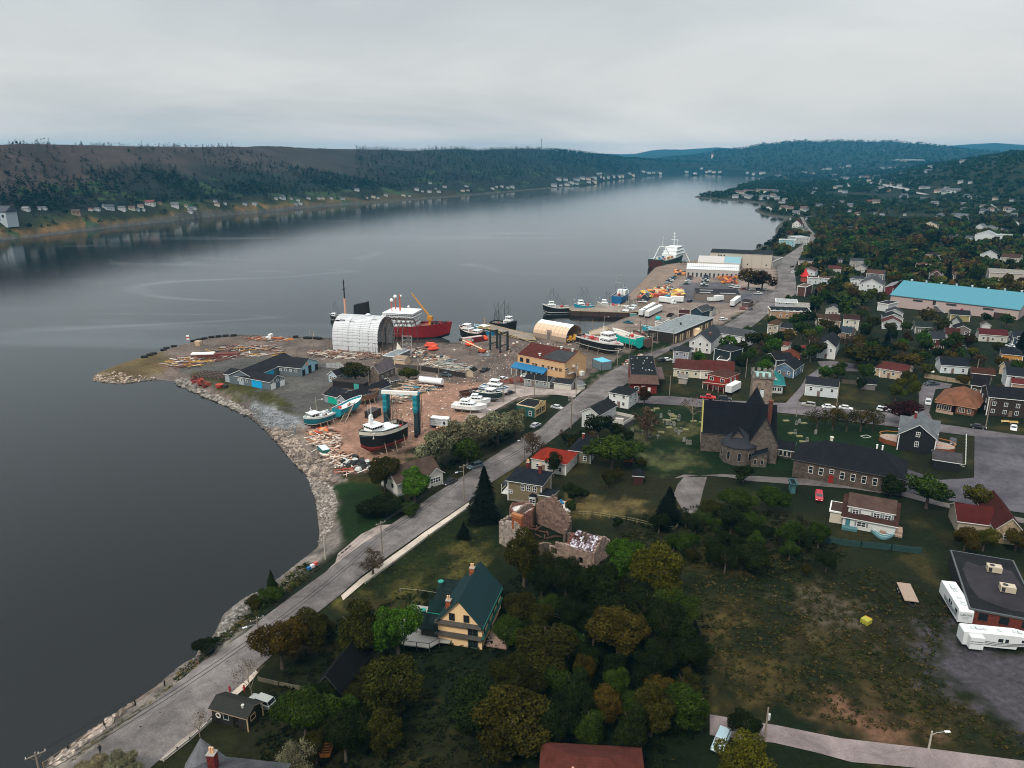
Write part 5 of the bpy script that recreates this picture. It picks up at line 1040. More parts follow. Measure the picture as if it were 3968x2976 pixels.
s = House('fish plant with bright white ribbed roof panels and dark doors',fE(715,612),fE(1270,628),'warehouse','warehouse');w = s.w;s.block(0,w,0,17,5.6,'gx',3.2,'a9a7a2','d3d5d5',rk='corr',ov=.2)
for k in range(12): s.part('doorway',MB().use(M('33363a')).box(w*(k+.3)/12,w*(k+.7)/12,-.06,-.02,0,3))
for k in range(26): s.part('roof_rib',MB().use(M('8d9090')).tube((w*k/25,-.2,5.85),(w*k/25,8.5,9.05),.1,n=3))
s.part('skylight_strip',MB().use(M('8a8f92')).box(0,w,3.6,4.2,7.2,7.45));s.done()
s = House('long flat grey building with pale roof patches below the car park',fE(808,872),fE(1292,885),'warehouse','warehouse');w = s.w;s.block(0,w,0,20,4.4,'flat',0,'6b6058','303134',wk='plain',ov=.1,trim='4a4644')
for (x0,x1,y0,y1) in ((.1,.35,3,5),(.12,.42,12,14),(.55,.9,2,4)): s.part('roof_patch',MB().use(M('9a9794')).box(w*x0,w*x1,y0,y1,4.78,4.79))
s.done()
s = House('fish plant with wide pale grey flat roof beside the harbour road',fE(592,1336),fE(995,1160),'fish_plant','fish plant');w = s.w;dp = min(s.loc(*fE(290,1300))[1],40);s.block(0,w,0,dp,5.2,'flat',0,'2f2824','9ba3a5',trim='a9aeb0',ov=.3,wk='corr')
for k in range(18): s.part('wall_panel',MB().use(M(['c7b08c','5a4c42','bfa584'][k % 3])).box(w*(k+.1)/18,w*(k+.72)/18,-.1,-.03,.3,3.8))
s.vent(w*.4,dp*.4,'3a3a3a',.5,1.2);s.part('entrance',MB().use(M('c9b291')).loft([[(w*.48,-3,0),(w*.58,-3,0),(w*.58,-.1,0),(w*.48,-.1,0)],[(w*.5,-2,3.2),(w*.56,-2,3.2),(w*.58,-.1,3.6),(w*.48,-.1,3.6)]]));s.done()
simple('small white annex with turquoise tank by the grey roofed fish plant',fE(385,1172),fE(450,1180),8,3.6,'flat',0,'b9b6b0','8a8884',0);p = P(*fE(410,1150));tag(MB().use(M('1f9a9c')).ball((p.x,p.y,p.z+4.6),1.6,sz=.8).build('tank'),'turquoise round tank on the white annex','tank')
simple('little white gabled hut behind the grey roofed plant',fE(500,1100),fE(545,1108),6,3,'gx',1.6,'b9b0aa','2a1c1c',0,name='hut',cat='shed')
simple('dark blue fishing shed with grey roof on the quay',fE(765,1050),fE(880,1065),12,4,'gy',2.2,'20343f','4a4d50',0,name='shed',cat='shed');simple('white shed with dark roof beside the dark blue one',fE(905,1035),fE(985,1042),8,3.2,'gx',1.8,'a9aaa6','2a2a2c',0,name='shed',cat='shed');simple('red brown net shed roof beside the dark blue shed',fE(640,1045),fE(740,1050),7,2,'gx',1.4,'4a2a26','4a2624',0,name='shed',cat='shed')
simple('small grey blue gabled hut among the net piles',fE(240,872),fE(300,876),5,2.8,'gy',1.6,'26343c','54626a',0,name='hut',cat='shed')
simple('tiny white quay hut with brown lean to',fE(205,1030),fE(248,1036),4,3,'gx',1.2,'b6b2ac','4a3026',0,name='hut',cat='shed');simple('small dark hut by the parked white trailer',fE(1310,935),fE(1385,945),6,3,'gx',1.2,'5a4a48','3a3436',0,name='hut',cat='shed')
def trailer(lab,a,b_,dpt=2.6,h=2.9,c='d0d2d0',truck=False,group='white box trailers on the quay',cabc='d4d6d6'):
    p,q = P(*a),P(*b_);rz = math.atan2(q.y-p.y,q.x-p.x);L = max(8,(q-p).length);r = thing('box_truck' if truck else 'box_trailer',lab,'truck' if truck else 'trailer',p,rz,group)
    MB().use(M(c,rough=.4,kind='corr',bump=.1)).box(0,L,0,dpt,1.1,1.1+h).build('box',r);MB().use(M('dedfdc')).box(.1,L-.1,.1,dpt-.1,1.103+h,1.15+h).build('roof',r);MB().use(DARK).box(.3,L-.3,.6,dpt-.6,.7,1.05).build('chassis',r)
    for x in (1.2,2.4,L-1.6): wheel(r,x,.25,.5,.4);wheel(r,x,dpt-.25,.5,.4)
    if truck: MB().use(M(cabc,rough=.4)).box(L+.2,L+2.3,.1,dpt-.1,.7,2.8).box(L+2.3,L+3.4,.3,dpt-.3,.6,1.7).build('cab',r);MB().use(GLASS).box(L+2.31,L+2.36,.3,dpt-.3,1.8,2.6).build('windscreen',r);wheel(r,L+2.6,.3,.5,.4);wheel(r,L+2.6,dpt-.3,.5,.4)
    return r
trailer('white box trailer, farther of the slanted pair on the quay',fE(250,1048),fE(392,972));trailer('white box trailer, nearer of the slanted pair on the quay',fE(315,1062),fE(462,988))
trailer('long white truck box parked before the net piles',fE(418,895),fE(525,905),truck=True);trailer('white trailer standing behind the long truck',fE(545,895),fE(660,898));trailer('white trailer seen end on beside the white runabout',fE(1228,945),fE(1300,885));trailer('white trailer behind the white runabout',fE(1035,890),fE(1120,880))
# rows of cars
rowc = [('sedan','2c2f33','dark'),('suv','3a3d42','charcoal'),('sedan','8d9296','silver'),('pickup','23262a','black'),('sedan','c9cccc','white'),('suv','5d2422','dark red'),('sedan','2b4a63','blue'),('pickup','c4c6c6','white')]
def row(n,a,b_,hd,seed,place,big=1.0):
    p,q = P(*a),P(*b_);rg = random.Random(seed)
    for i in range(n):
        t_ = i/max(1,n-1);x,y = p.x+(q.x-p.x)*t_,p.y+(q.y-p.y)*t_;k,c_,nm = rowc[rg.randrange(8)]
        car(k,c_,(x,y,Z(x,y)+.15),math.radians(hd)+rg.uniform(-.06,.06)+(math.pi if rg.random() < .3 else 0),f"{nm} {'pickup' if k == 'pickup' else 'car'} {place}",'cars parked in the fish plant lots')
row(6,fE(515,690),fE(585,625),-8,1,'in the leftmost row of the wharf car park');row(6,fE(720,700),fE(760,628),-8,2,'in the middle row of the wharf car park');row(8,fE(905,722),fE(935,622),-8,3,'in the right row of the wharf car park')
for i,(x,y) in enumerate(((1212,730),(1260,742),(1415,765),(1490,760),(1560,762),(1485,805),(1330,756))):
    k,c_,nm = [('pickup','c4c6c6','white'),('pickup','c9cccc','white'),('sedan','b9bcbc','silver'),('suv','3a3d42','charcoal'),('sedan','c9cccc','white'),('pickup','c4c6c6','white'),('sedan','5d2422','dark red')][i]
    p = P(*fE(x,y));car(k,c_,(p.x,p.y,p.z+.15),.1,f"{nm} {'pickup' if k == 'pickup' else 'car'} {['left end','second place','middle','right of middle','far right','front','back left'][i]} of the small lot beside the road trees",'cars parked in the fish plant lots')
CAR('pickup','1c5a6c',*fE(48,1110),*fE(140,1118),'teal blue pickup alone on the quay');CAR('pickup','c9ccca',*fE(205,888),*fE(290,895),'white pickup by the small grey blue hut');CAR('sedan','23262a',*fE(355,918),*fE(440,925),'black car beside the basin edge, farther one');CAR('suv','2c2f33',*fE(360,942),*fE(430,950),'charcoal car beside the basin edge, nearer one')
CAR('suv','23262a',*fE(735,892),*fE(780,880),'dark car parked by the net piles');CAR('sedan','7d3a34',*fE(1285,965),*fE(1360,968),'red car by the small dark hut');CAR('suv','c9cccc',*fE(1090,1085),*fE(1135,1080),'white car on the grass by the harbour road');CAR('sedan','2a2d30',*fE(1385,980),*fE(1425,965),'dark car at the kerb of the harbour road bend')
CAR('sedan','1f2225',*fE(550,1412),*fE(612,1390),'black car driving on the harbour road');CAR('sedan','c9cccc',*fE(475,1520),*fE(548,1512),'white car in the drive behind the red brick shop');CAR('suv','1f2225',*fE(430,1530),*fE(478,1520),'black car beside the white one behind the red shop')
CAR('suv','23262a',*fE(1835,520),*fE(1865,512),'dark car parked at the far road kerb');CAR('sedan','c9cccc',*fE(1848,575),*fE(1880,568),'white car parked at the far road kerb');CAR('sedan','c9cccc',*fE(1960,320),*fE(1972,300),'white car driving far up the road');CAR('sedan','c9cccc',*fE(2005,280),*fE(2035,276),'white car beside the pale grey office')
# net and gear piles: uncountable
def pile(lab,cat,spots,cols,smin,smax,hmax,seed,name,n,kind='stuff',flatz=.5,plank=False):
    rg = random.Random(seed);m = MB();ms = [M(c,var=.25) for c in cols]
    w = [P(*s) for s in spots];xs = [p.x for p in w];ys = [p.y for p in w];pa = np.array([[p.x,p.y] for p in w]);k = 0;g = 0
    while k < n and g < n*20:
        g += 1;x = rg.uniform(min(xs),max(xs));y = rg.uniform(min(ys),max(ys))
        if sdist(np.array([[x,y]]),pa)[0] > 0: continue
        k += 1;m.use(rg.choice(ms));s_ = rg.uniform(smin,smax);z_ = Z(x,y)
        if plank: L = s_*rg.uniform(2.5,5);m.cbox((x,y,z_+rg.uniform(.05,hmax)),(L,rg.uniform(.15,.4),rg.uniform(.08,.25)),rg.gauss(.35,.5) if rg.random() < .75 else rg.uniform(0,3),0,rg.gauss(0,.08))
        elif rg.random() < .5: m.cbox((x,y,z_+s_*.3+rg.uniform(0,hmax)*.4),(s_,s_*rg.uniform(.5,1.2),s_*rg.uniform(.4,.9)),rg.uniform(0,3),rg.uniform(-.3,.3),rg.uniform(-.3,.3))
        else: m.ball((x,y,z_+s_*.25),s_*.6,rg.uniform(.7,1.4),rg.uniform(.7,1.2),rg.uniform(.4,.9),7,4)
    return tag(m.build(name),lab,cat,kind=kind)
pile('heaped fishing nets and floats between hut and car park','net pile',[fE(190,880),(2485,1140),fE(300,780),fE(480,730),fE(690,770),fE(690,850),fE(420,830)],['c48a3a','8a4a34','b8a890','2f6f86','3a3c3c','b0503a','c9b05a','5a4a42','8a9a98'],1.0,3.2,2,5,'net_pile',260)
pile('orange and black nets beside the fish plant','net pile',[fE(1050,625),fE(1250,625),fE(1260,690),fE(1110,690)],['b87a2a','7a4038','3a3434','8a5a50','a85a3a'],1.0,2.6,2,6,'net_pile',90)
pile('orange bales and dark containers by the fish plant corner','bale pile',[fE(585,610),fE(600,565),fE(690,560),fE(770,610)],['c08050','b87a48','26424a','3a3a40'],1.6,3.2,2.2,8,'bale_pile',30)
pile('loose planks and beams along the dark yard fence','timber pile',[fA(1200,860),fA(1400,800),fA(1560,850),fA(1800,930),fA(1740,960),fA(1500,960),fA(1300,920)],['a89a8c','7d6f64','c0b4a4','5a4e46','8a9a9c'],.8,1.8,.6,9,'timber_pile',150,plank=True)
pile('large stack of sawn timbers beside the white tank trailer','timber pile',[fD(610,210),fD(760,140),fD(800,80),fD(860,90),fD(1045,175),fD(880,215),fD(700,320),fD(590,300)],['a48672','8a6e5c','b8a08c','6a5448','c4b4a0','3f8090'],1.0,2.0,1.5,10,'timber_pile',330,plank=True)
pile('scrap wood and junk along the foot of the arched shed','scrap pile',[fA(0,730),fA(250,720),fA(740,750),fA(950,700),fA(1200,700),fA(1280,780),fA(1000,790),fA(740,800),fA(460,820),fA(250,800),fA(0,770)],['b0a89c','7a4a38','5a3a30','8a8078','3a3432','cfcabc','9a6a50'],.7,1.8,1.0,11,'scrap_pile',330,plank=True)
pile('scrap metal and planks strewn along the point','scrap pile',[f7(560,380),f7(720,300),f7(900,290),f7(1130,210),f7(1300,200),f7(1500,205),f7(1720,285),f7(1500,300),f7(1250,300),f7(900,385),f7(700,390)],['7a4030','5a3a30','9a9088','c8c4ba','b98a3a','3a3432','8a5a48'],.8,2.2,.9,12,'scrap_pile',260,plank=True)
pile('pale planks and rusty steel laid on the point by the white truck','scrap pile',[f7(1320,130),f7(1500,125),f7(1700,140),f7(1680,160),f7(1400,155)],['a8a49c','8a4a34','6a5a50','b8702f'],1.0,2.2,.5,13,'scrap_pile',80,plank=True)
pile('broken wood and rubble below the beached trawler','scrap pile',[fC(1100,1180),fC(1350,1120),fC(1420,1260),fC(1400,1400),fC(1600,1440),fC(1850,1550),fC(1500,1640),fC(1300,1450),fC(1150,1300)],['a08878','c4ac98','6e5a4e','3a2f2a','8a5a44','cfcac0'],.6,1.5,.5,14,'scrap_pile',330,plank=True)
pile('orange blocks and old gear under the teal boat bow','scrap pile',[fC(1100,1180),fC(1180,1140),fC(1300,1130),fC(1290,1180),fC(1120,1205)],['c06a34','a83a28','c98a5a','8a8078'],.6,1.2,.4,15,'scrap_pile',50)
pile('rusty red bed frames and scrap on the beach crest','scrap pile',[f7(865,475),f7(920,480),f7(1040,550),f7(990,570),f7(870,510)],['6a2a22','7d3328','4a2420'],.8,1.6,.5,16,'scrap_pile',50)
pile('black tarpaulin and white pipe pile at the yard corner','scrap pile',[fC(1480,1480),fC(1620,1450),fC(1760,1520),fC(1800,1570),fC(1620,1600),fC(1450,1540)],['141414','1c1c1c','262626','a9aaa6'],.9,2.0,.5,17,'scrap_pile',60)
pile('drums, crates and pallets on the open shipyard','yard clutter',[fA(1100,790),fA(1150,740),fA(1290,770),fA(1500,790),fA(1500,830),fA(1280,850)],['a49a8c','6e6258','3a4a50','b8b4ac','7a5a48'],.7,1.6,.7,18,'yard_clutter',80)
pile('small stones and litter over the dirt yard','yard litter',[fA(1300,1000),fA(1900,800),fA(2212,700),fA(2212,1000),fA(1900,1100),fA(1600,1300),fA(1300,1350),fA(1250,1600),fA(700,1640),fA(500,1560),fA(900,1300)],['9a8678','b8a898','6a5548','4a3e38','c8c0b4'],.15,.5,.1,19,'yard_litter',500)
pile('small junk over the quay yard','yard litter',[fA(1500,720),fA(2000,620),fB(900,620),fB(1600,420),fB(1500,480),fB(1000,640),fA(2212,800)],['9a8678','b8a898','6a5548','4a3e38','c8c0b4','7a3a30'],.3,.9,.1,20,'yard_litter',160)
pile('concrete blocks and gear behind the beached boats','yard clutter',[fB(1400,860),fB(1560,780),fB(1640,760),fB(1560,830),fB(1420,880)],['a39a8c','8a8078','c9c4ba','7d3a30'],.6,1.4,.3,21,'yard_clutter',50)
pile('upturned stools and clutter around the beached boats','yard clutter',[fB(1420,560),fB(1600,520),fB(1680,560),fB(1660,640),fB(1600,640)],['9aa0a0','7a3a34','c0b8b0','3a3432','4a8a90'],.8,2.0,.8,22,'yard_clutter',70)
# rocks
def rocks(lab,pts,n,smin,smax,cols,seed,world=None):
    rg = random.Random(seed);m = MB();ms = [M(c,var=.25,kind='stone',bump=.4) for c in cols];g = 0;k = 0
    pa = wpoly(pts);lo,hi = pa.min(0),pa.max(0)
    while k < n and g < n*30:
        g += 1;x,y = rg.uniform(lo[0],hi[0]),rg.uniform(lo[1],hi[1])
        if sdist(np.array([[x,y]]),pa)[0] > 0: continue
        k += 1;s_ = rg.uniform(smin,smax)*rg.uniform(.6,1);z_ = Z(x,y);v = []
        m.use(rg.choice(ms));o = len(m.v);m.ball((0,0,0),s_,1,1,1,6,4)
        R_ = Matrix.Rotation(rg.uniform(0,6.3),3,'Z') @ Matrix.Rotation(rg.uniform(-.5,.5),3,'X');sx,sy,sz_ = rg.uniform(.7,1.3),rg.uniform(.6,1.1),rg.uniform(.45,.8)
        for i in range(o,len(m.v)):
            p = Vector(m.v[i]);p *= rg.uniform(.75,1.15);p = R_ @ Vector((p.x*sx,p.y*sy,p.z*sz_));m.v[i] = (p.x+x,p.y+y,p.z+z_+s_*.15)
    tag(m.build('rocks'),lab,'rocks',kind='stuff')
rocks('large pale boulders of the sea wall along the cove',[(675,1468),(720,1470),(800,1520),(900,1560),(960,1590),(975,1605),(950,1610),(870,1568),(757,1522),(690,1490)],330,.7,1.5,['6f6962','827b72','57524c'],1)
rocks('tumbled boulders and rubble below the shipyard',[(1030,1660),(1110,1670),(1180,1740),(1260,1800),(1300,1870),(1240,1870),(1190,1840),(1140,1790),(1090,1725)],480,.5,1.4,['75695f','8a7d71','584f48'],2)
rocks('grey shingle of the cove beach',[(960,1570),(1060,1590),(1150,1640),(1140,1690),(1050,1690),(1000,1640)],700,.2,.5,['66696a','55585a','7a7c7c'],3)
rocks('pale stones of the beach below the green lawn',[(1190,1850),(1280,1880),(1310,1950),(1290,2040),(1240,2110),(1250,2060),(1225,1940)],900,.25,.7,['777069','8c857d','5d5750'],4)
rocks('boulders between the harbour road and the sea',[(180,2970),(290,2890),(420,2790),(510,2735),(540,2720),(560,2700),(480,2760),(330,2880),(240,2960)],130,.4,1.0,['8d8177','a89c90','6e655d'],5)
rocks('white washed stones at the bend of the harbour road',[(840,2455),(880,2385),(960,2315),(1010,2292),(990,2330),(930,2390),(860,2470)],260,.2,.7,['6c6963','7c7973','58544e'],6)
rocks('stones of the tip of the point',[(361,1476),(380,1450),(520,1455),(600,1462),(603,1470),(517,1481),(463,1487)],160,.4,1.0,['8a7a6c','77695d','9d8f80'],7)
rocks('dark weed covered stones at the water line of the cove',[(1190,1840),(1150,1800),(1096,1743),(1028,1666),(960,1612),(975,1612),(1035,1662),(1085,1705),(1115,1750),(1160,1795)],260,.3,.8,['4a423c','5a5048'],8)
# rows of tyres and blocks along the outer edge of the point
for i,(x,y) in enumerate(((465,302),(510,285),(545,275),(630,243),(655,228),(718,212),(885,165),(932,155),(980,145),(1040,133),(1100,126),(1160,121),(1230,118),(1760,130),(1850,138),(1880,140),(1935,140),(1965,145))):
    p = P(*f7(x,y));r = thing('rubber_fender','black rubber fender lying along the outer edge of the point','fender',p,.3,'black fenders along the point');MB().use(RUBBER).box(-1.2,1.2,-.5,.5,0,.9).tube((-1.4,0,.6),(1.4,0,.6),.6,n=8).build('fender_body',r)
r = thing('beacon','red and white banded harbour beacon on the point','beacon',P(*f7(845,200)),0,None,.65)
q = MB().use(METAL)
for (x,y) in ((-1,-1),(1,-1),(1,1),(-1,1)): q.tube((x,y,0),(x*.4,y*.4,5),.08)
for z_ in (1.6,3.2): q.tube((-.8,-.8,z_),(.8,-.8,z_+.8),.05).tube((.8,.8,z_),(-.8,.8,z_+.8),.05)
q.build('lattice',r)
for k in range(3): MB().use(M(['d8d8d4','a83a2c','d8d8d4'][k])).box(-1,1,-.3,.3,4.6+k*1.2,5.8+k*1.2).build('day_mark',r)
r = container('small cream hut container near the beacon',f7(893,200),f7(942,202),2.4,2.2,'b09880'); 
r = thing('old_truck','old white truck standing on the point among the planks','truck',P(*f7(1560,145)),2.8);MB().use(M('c9ccca')).box(0,3,-1.1,1.1,.6,1.5).box(0,1.6,-1.1,1.1,1.5,2.8).build('cab',r);MB().use(M('8a4a30')).box(-6,0,-1,1,.8,1.2).build('truck_bed',r)
for x in (2.2,-2,-4.5): wheel(r,x,-1,.5,.3);wheel(r,x,1,.5,.3)
r = thing('stranded_barge','long white topped barge box on the scrap heap of the point','barge',P(*f7(970,298)),.15);MB().use(M('5a2c26')).box(-5,16,-1.6,1.6,0,1.6).build('hull',r);MB().use(M('d8dad6')).box(-5,5,-1.7,1.7,1.6,2.1).build('cover',r)
r = thing('timber_crib','open timber crib frame beside the grey shed','timber frame',P(*f7(1060,460)),-.25);m = MB().use(M('4a3c34'))
for k in range(5): m.box(-8,8,-4+k*2-.15,-4+k*2+.15,.8,1.05)
for k in range(9): m.box(-8+k*2-.12,-8+k*2+.12,-4.2,4.2,.5,.78).box(-8+k*2-.12,-8+k*2+.12,-4.2,-4,-.4,1.4)
m.build('beams',r)
for i,(x,y,w_,c_) in enumerate(((1110,555,2.6,'9a3a2a'),(1160,560,1.6,'2a2a2a'))): r = thing('tub',['orange red tub on the beach crest','black tub on the beach crest'][i],'tub',P(*f7(x,y)),.2);MB().use(M(c_)).tube((0,0,0),(0,0,1.3),w_*.5,w_*.62,12).build('tub_body',r)
# yard fences
def fence(lab,pts,h=1.2,c='7d7266',rails=2,step=2.5,name='fence',solid=False,post=.08,group=None,world=False):
    w = [P(*p) for p in pts] if not world else pts;r = thing(name,lab,'fence',w[0],0,group);o = w[0];m = MB().use(M(c,kind='plank' if solid else 'plain',var=.25));k = MB().use(M(c,var=.2))
    for a,b_ in zip(w,w[1:]):
        L = math.hypot(b_.x-a.x,b_.y-a.y);n = max(1,int(L/step));q = [Vector((a.x+(b_.x-a.x)*i/n,a.y+(b_.y-a.y)*i/n,0)) for i in range(n+1)]
        for v in q: v.z = Z(v.x,v.y)
        for u,v in zip(q,q[1:]):
            u2,v2 = u-o,v-o
            if solid:
                nn = Vector((-(v-u).y,(v-u).x,0)).normalized()*.05;m.add([u2-nn,v2-nn,v2-nn+Vector((0,0,h)),u2-nn+Vector((0,0,h)),u2+nn,v2+nn,v2+nn+Vector((0,0,h)),u2+nn+Vector((0,0,h))],[(0,1,2,3),(7,6,5,4),(3,2,6,7)])
            else:
                for j in range(rails): z_ = Vector((0,0,h*(j+1)/rails));m.tube(u2+z_,v2+z_,.05,n=4)
        for v in q: v2 = v-o;k.box(v2.x-post,v2.x+post,v2.y-post,v2.y+post,v2.z-.3,v2.z+h+.1)
    m.build('panel' if solid else 'rail',r);k.build('post',r);return r
fence('dark solid yard fence behind the parked pickup',[fA(1190,930),fA(1400,960),fA(1560,990),fA(1670,1008)],2.2,'2f2926',solid=True);fence('grey solid fence along the timber stack',[fA(880,1115),fA(1000,1090),fA(1150,1050)],1.8,'5f574e',solid=True);fence('grey solid fence behind the cream hut',[fA(920,900),fA(1000,912),fA(1180,925)],2.0,'4a4440',solid=True)
fence('wire fence along the puddle behind the pale blue gable',[fC(1290,500),fC(1380,470),fC(1480,500)],1.8,'77756f',rails=3)
sheet('yard_puddle',[fA(1810,748),fA(1925,745),fA(1940,775),fA(1820,782)],mat(S('5c6266'),rough=.08,var=.05),.07,2);sheet('yard_puddle',[fC(1280,440),fC(1420,425),fC(1480,470),fC(1450,500),fC(1280,485)],mat(S('6c6a66'),rough=.15,var=.05),.07,2)
# yard cars
CAR('pickup','3a464c',*fA(1400,985),*fA(1505,995),'slate blue pickup by the dark yard fence');CAR('pickup','1f2022',*fA(1845,950),*fA(1908,920),'black pickup in the middle of the dirt yard');CAR('pickup','c9cccc',*fA(2030,1052),*fA(2100,1025),'white pickup by the red gear rack');CAR('sedan','1f2225',*fA(2110,1190),*fA(2178,1170),'black car at the end of the laid up boats')
CAR('sedan','a9acae',*fB(665,1328),*fB(765,1345),'silver grey car beside the dark green shop');CAR('sedan','9a9c9e',*fB(445,1552),*fB(525,1510),'grey car parked on the road below the pale willows');CAR('sedan','c9cccc',*fB(355,1000),*fB(410,1003),'white car under the blue awning');CAR('sedan','1c1e22',*fN(730,180),*fN(618,232),'black car parked beside the white bungalow');CAR('suv','4c5a60',*fN(980,25),*fN(905,48),'blue grey car half hidden beside the road hedge')
r = thing('gear_rack','red timber gear rack beside the white pickup','rack',P(*fA(2160,1065)),.4);m = MB().use(M('7a3a30'))
for k in range(4): m.box(-5,5,-1+k*.7,-.7+k*.7,.6+k*.3,.8+k*.3)
for x in (-4.5,0,4.5): m.box(x-.1,x+.1,-1.2,1.6,0,1.8)
m.build('shelf',r)
r = thing('orange_trailer_frame','orange steel trailer frame on the stony beach','frame',P(*fC(1470,1600)),.3);m = MB().use(M('a04a34'));[m.tube((x,-1,.5),(x,1,.5),.1) for x in (-2.5,0,2.5)];m.tube((-2.5,-1,.5),(2.5,-1,.5),.12).tube((-2.5,1,.5),(2.5,1,.5),.12).build('frame_bars',r)
# ---- poles of the yard and quay ----
PL = [(fA(50,792),fA(0,500),'crossarm pole at the left end of the yard line',2,0,True),(fA(200,790),fA(0,598),'bare pole left of the arched shed',0,0,0),(fA(232,772),fA(0,622),'short bare pole at the arched shed corner',0,0,0),(fA(292,852),fA(0,742),'short pole below the arched shed',0,0,0),(fA(580,822),fA(0,700),'crossarm pole below the arched shed',1,0,0),(fA(687,862),fA(0,655),'bare pole of the close pair by the shed end',0,0,0),(fA(712,872),fA(0,628),'crossarm pole of the close pair by the shed end',1,0,0),(fA(766,806),fA(0,692),'short pole at the shed opening',0,0,0),(fA(1157,932),fA(0,775),'pole with a transformer beside the yellow green tree',0,0,True),(fA(1193,932),fA(0,742),'bare pole right of the transformer pole',0,0,0),(fA(1386,1028),fA(0,866),'bare pole beside the slate blue pickup',0,0,0),(fA(1658,1002),fA(0,786),'bare pole at the dark fence end',0,0,0),(fA(645,1222),fA(0,1012),'bare pole over the net loft roof',0,0,0),(fA(1962,1102),fA(0,930),'crossarm pole behind the laid up boats',2,0,0),(fA(2074,1272),fA(0,1022),'bare pole before the laid up boats',0,0,0),
 (fB(266,1186),fB(0,950),'bare pole by the red gear rack',0,0,0),(fB(136,1272),fB(0,1032),'pole at the end of the harbour lane grass',0,0,0),(fB(471,1202),fB(0,980),'pole on the lane verge above the green shop',0,0,0),(fB(1358,908),fB(0,682),'crossarm pole by the beached trawler bow',2,0,True),(fB(1486,752),fB(0,472),'bare pole in front of the turquoise hull',0,0,0),(fB(1728,772),fB(0,527),'double crossarm pole by the fish plant corner',2,-1,0),(fB(1957,672),fB(0,482),'crossarm pole at the fish plant front',1,0,0),(fB(1787,642),fB(0,462),'crossarm pole behind the fish plant corner',1,0,0),(fB(1738,482),fB(0,390),'bare pole by the small turquoise boat',0,0,0),(fB(1095,512),fB(0,382),'bare pole at the jetty end',0,0,0),
 (f7(1256,308),f7(0,205),'lone short pole on the point, left one',0,0,0),(f7(1327,235),f7(0,170),'lone short pole on the point, middle one',0,0,0),(f7(1767,305),f7(0,200),'lone short pole on the point, right one',0,0,0),(fE(1058,1172),fE(0,985),'pole at the road side by the white car on grass',1,0,0),(fE(1570,815),fE(0,655),'pole beside the small lot trees',1,0,0),(fE(1445,905),fE(0,745),'bare pole at the small lot corner',0,0,0),(fE(2115,880),fE(0,785),'bare pole among the roadside trees',0,0,0),(fE(1605,1070),fE(0,950),'dark pole by the tan flat building',0,0,0)]
for q in PL: pole(q[0][0],q[0][1],q[1][1],'wooden '+q[2],arms=q[3],lamp=q[4],box=bool(q[5]),group='poles of the shipyard and quay',az=.3)
LP = [(fA(76,1392),fA(0,1216),'grey lamp post above the teal fishing boat',1),(fA(1502,1552),fA(0,1300),'grey lamp post arching over the white container',-1),(fA(1862,1472),fA(0,1340),'short grey post below the white yacht',0),(fB(609,1122),fB(0,880),'grey lamp post before the tan warehouse front',1),(fB(1217,462),fB(0,340),'lamp post at the quay corner of the jetty',0),(fB(861,272),fB(0,158),'lamp post on the finger pier, left one',0),(fB(1130,247),fB(0,137),'lamp post on the finger pier, right one',0),(fB(2013,347),fB(0,262),'lamp post on the truck quay',0),(fE(632,1040),fE(0,955),'lamp post on the quay near the box trailers',0)]
for a,t_,l_,s_ in LP:
    o,tp = pole(a[0],a[1],t_[1],l_,arms=0,lamp=s_ or 1,c=POLEL,group='lamp posts of the harbour',r=.11)
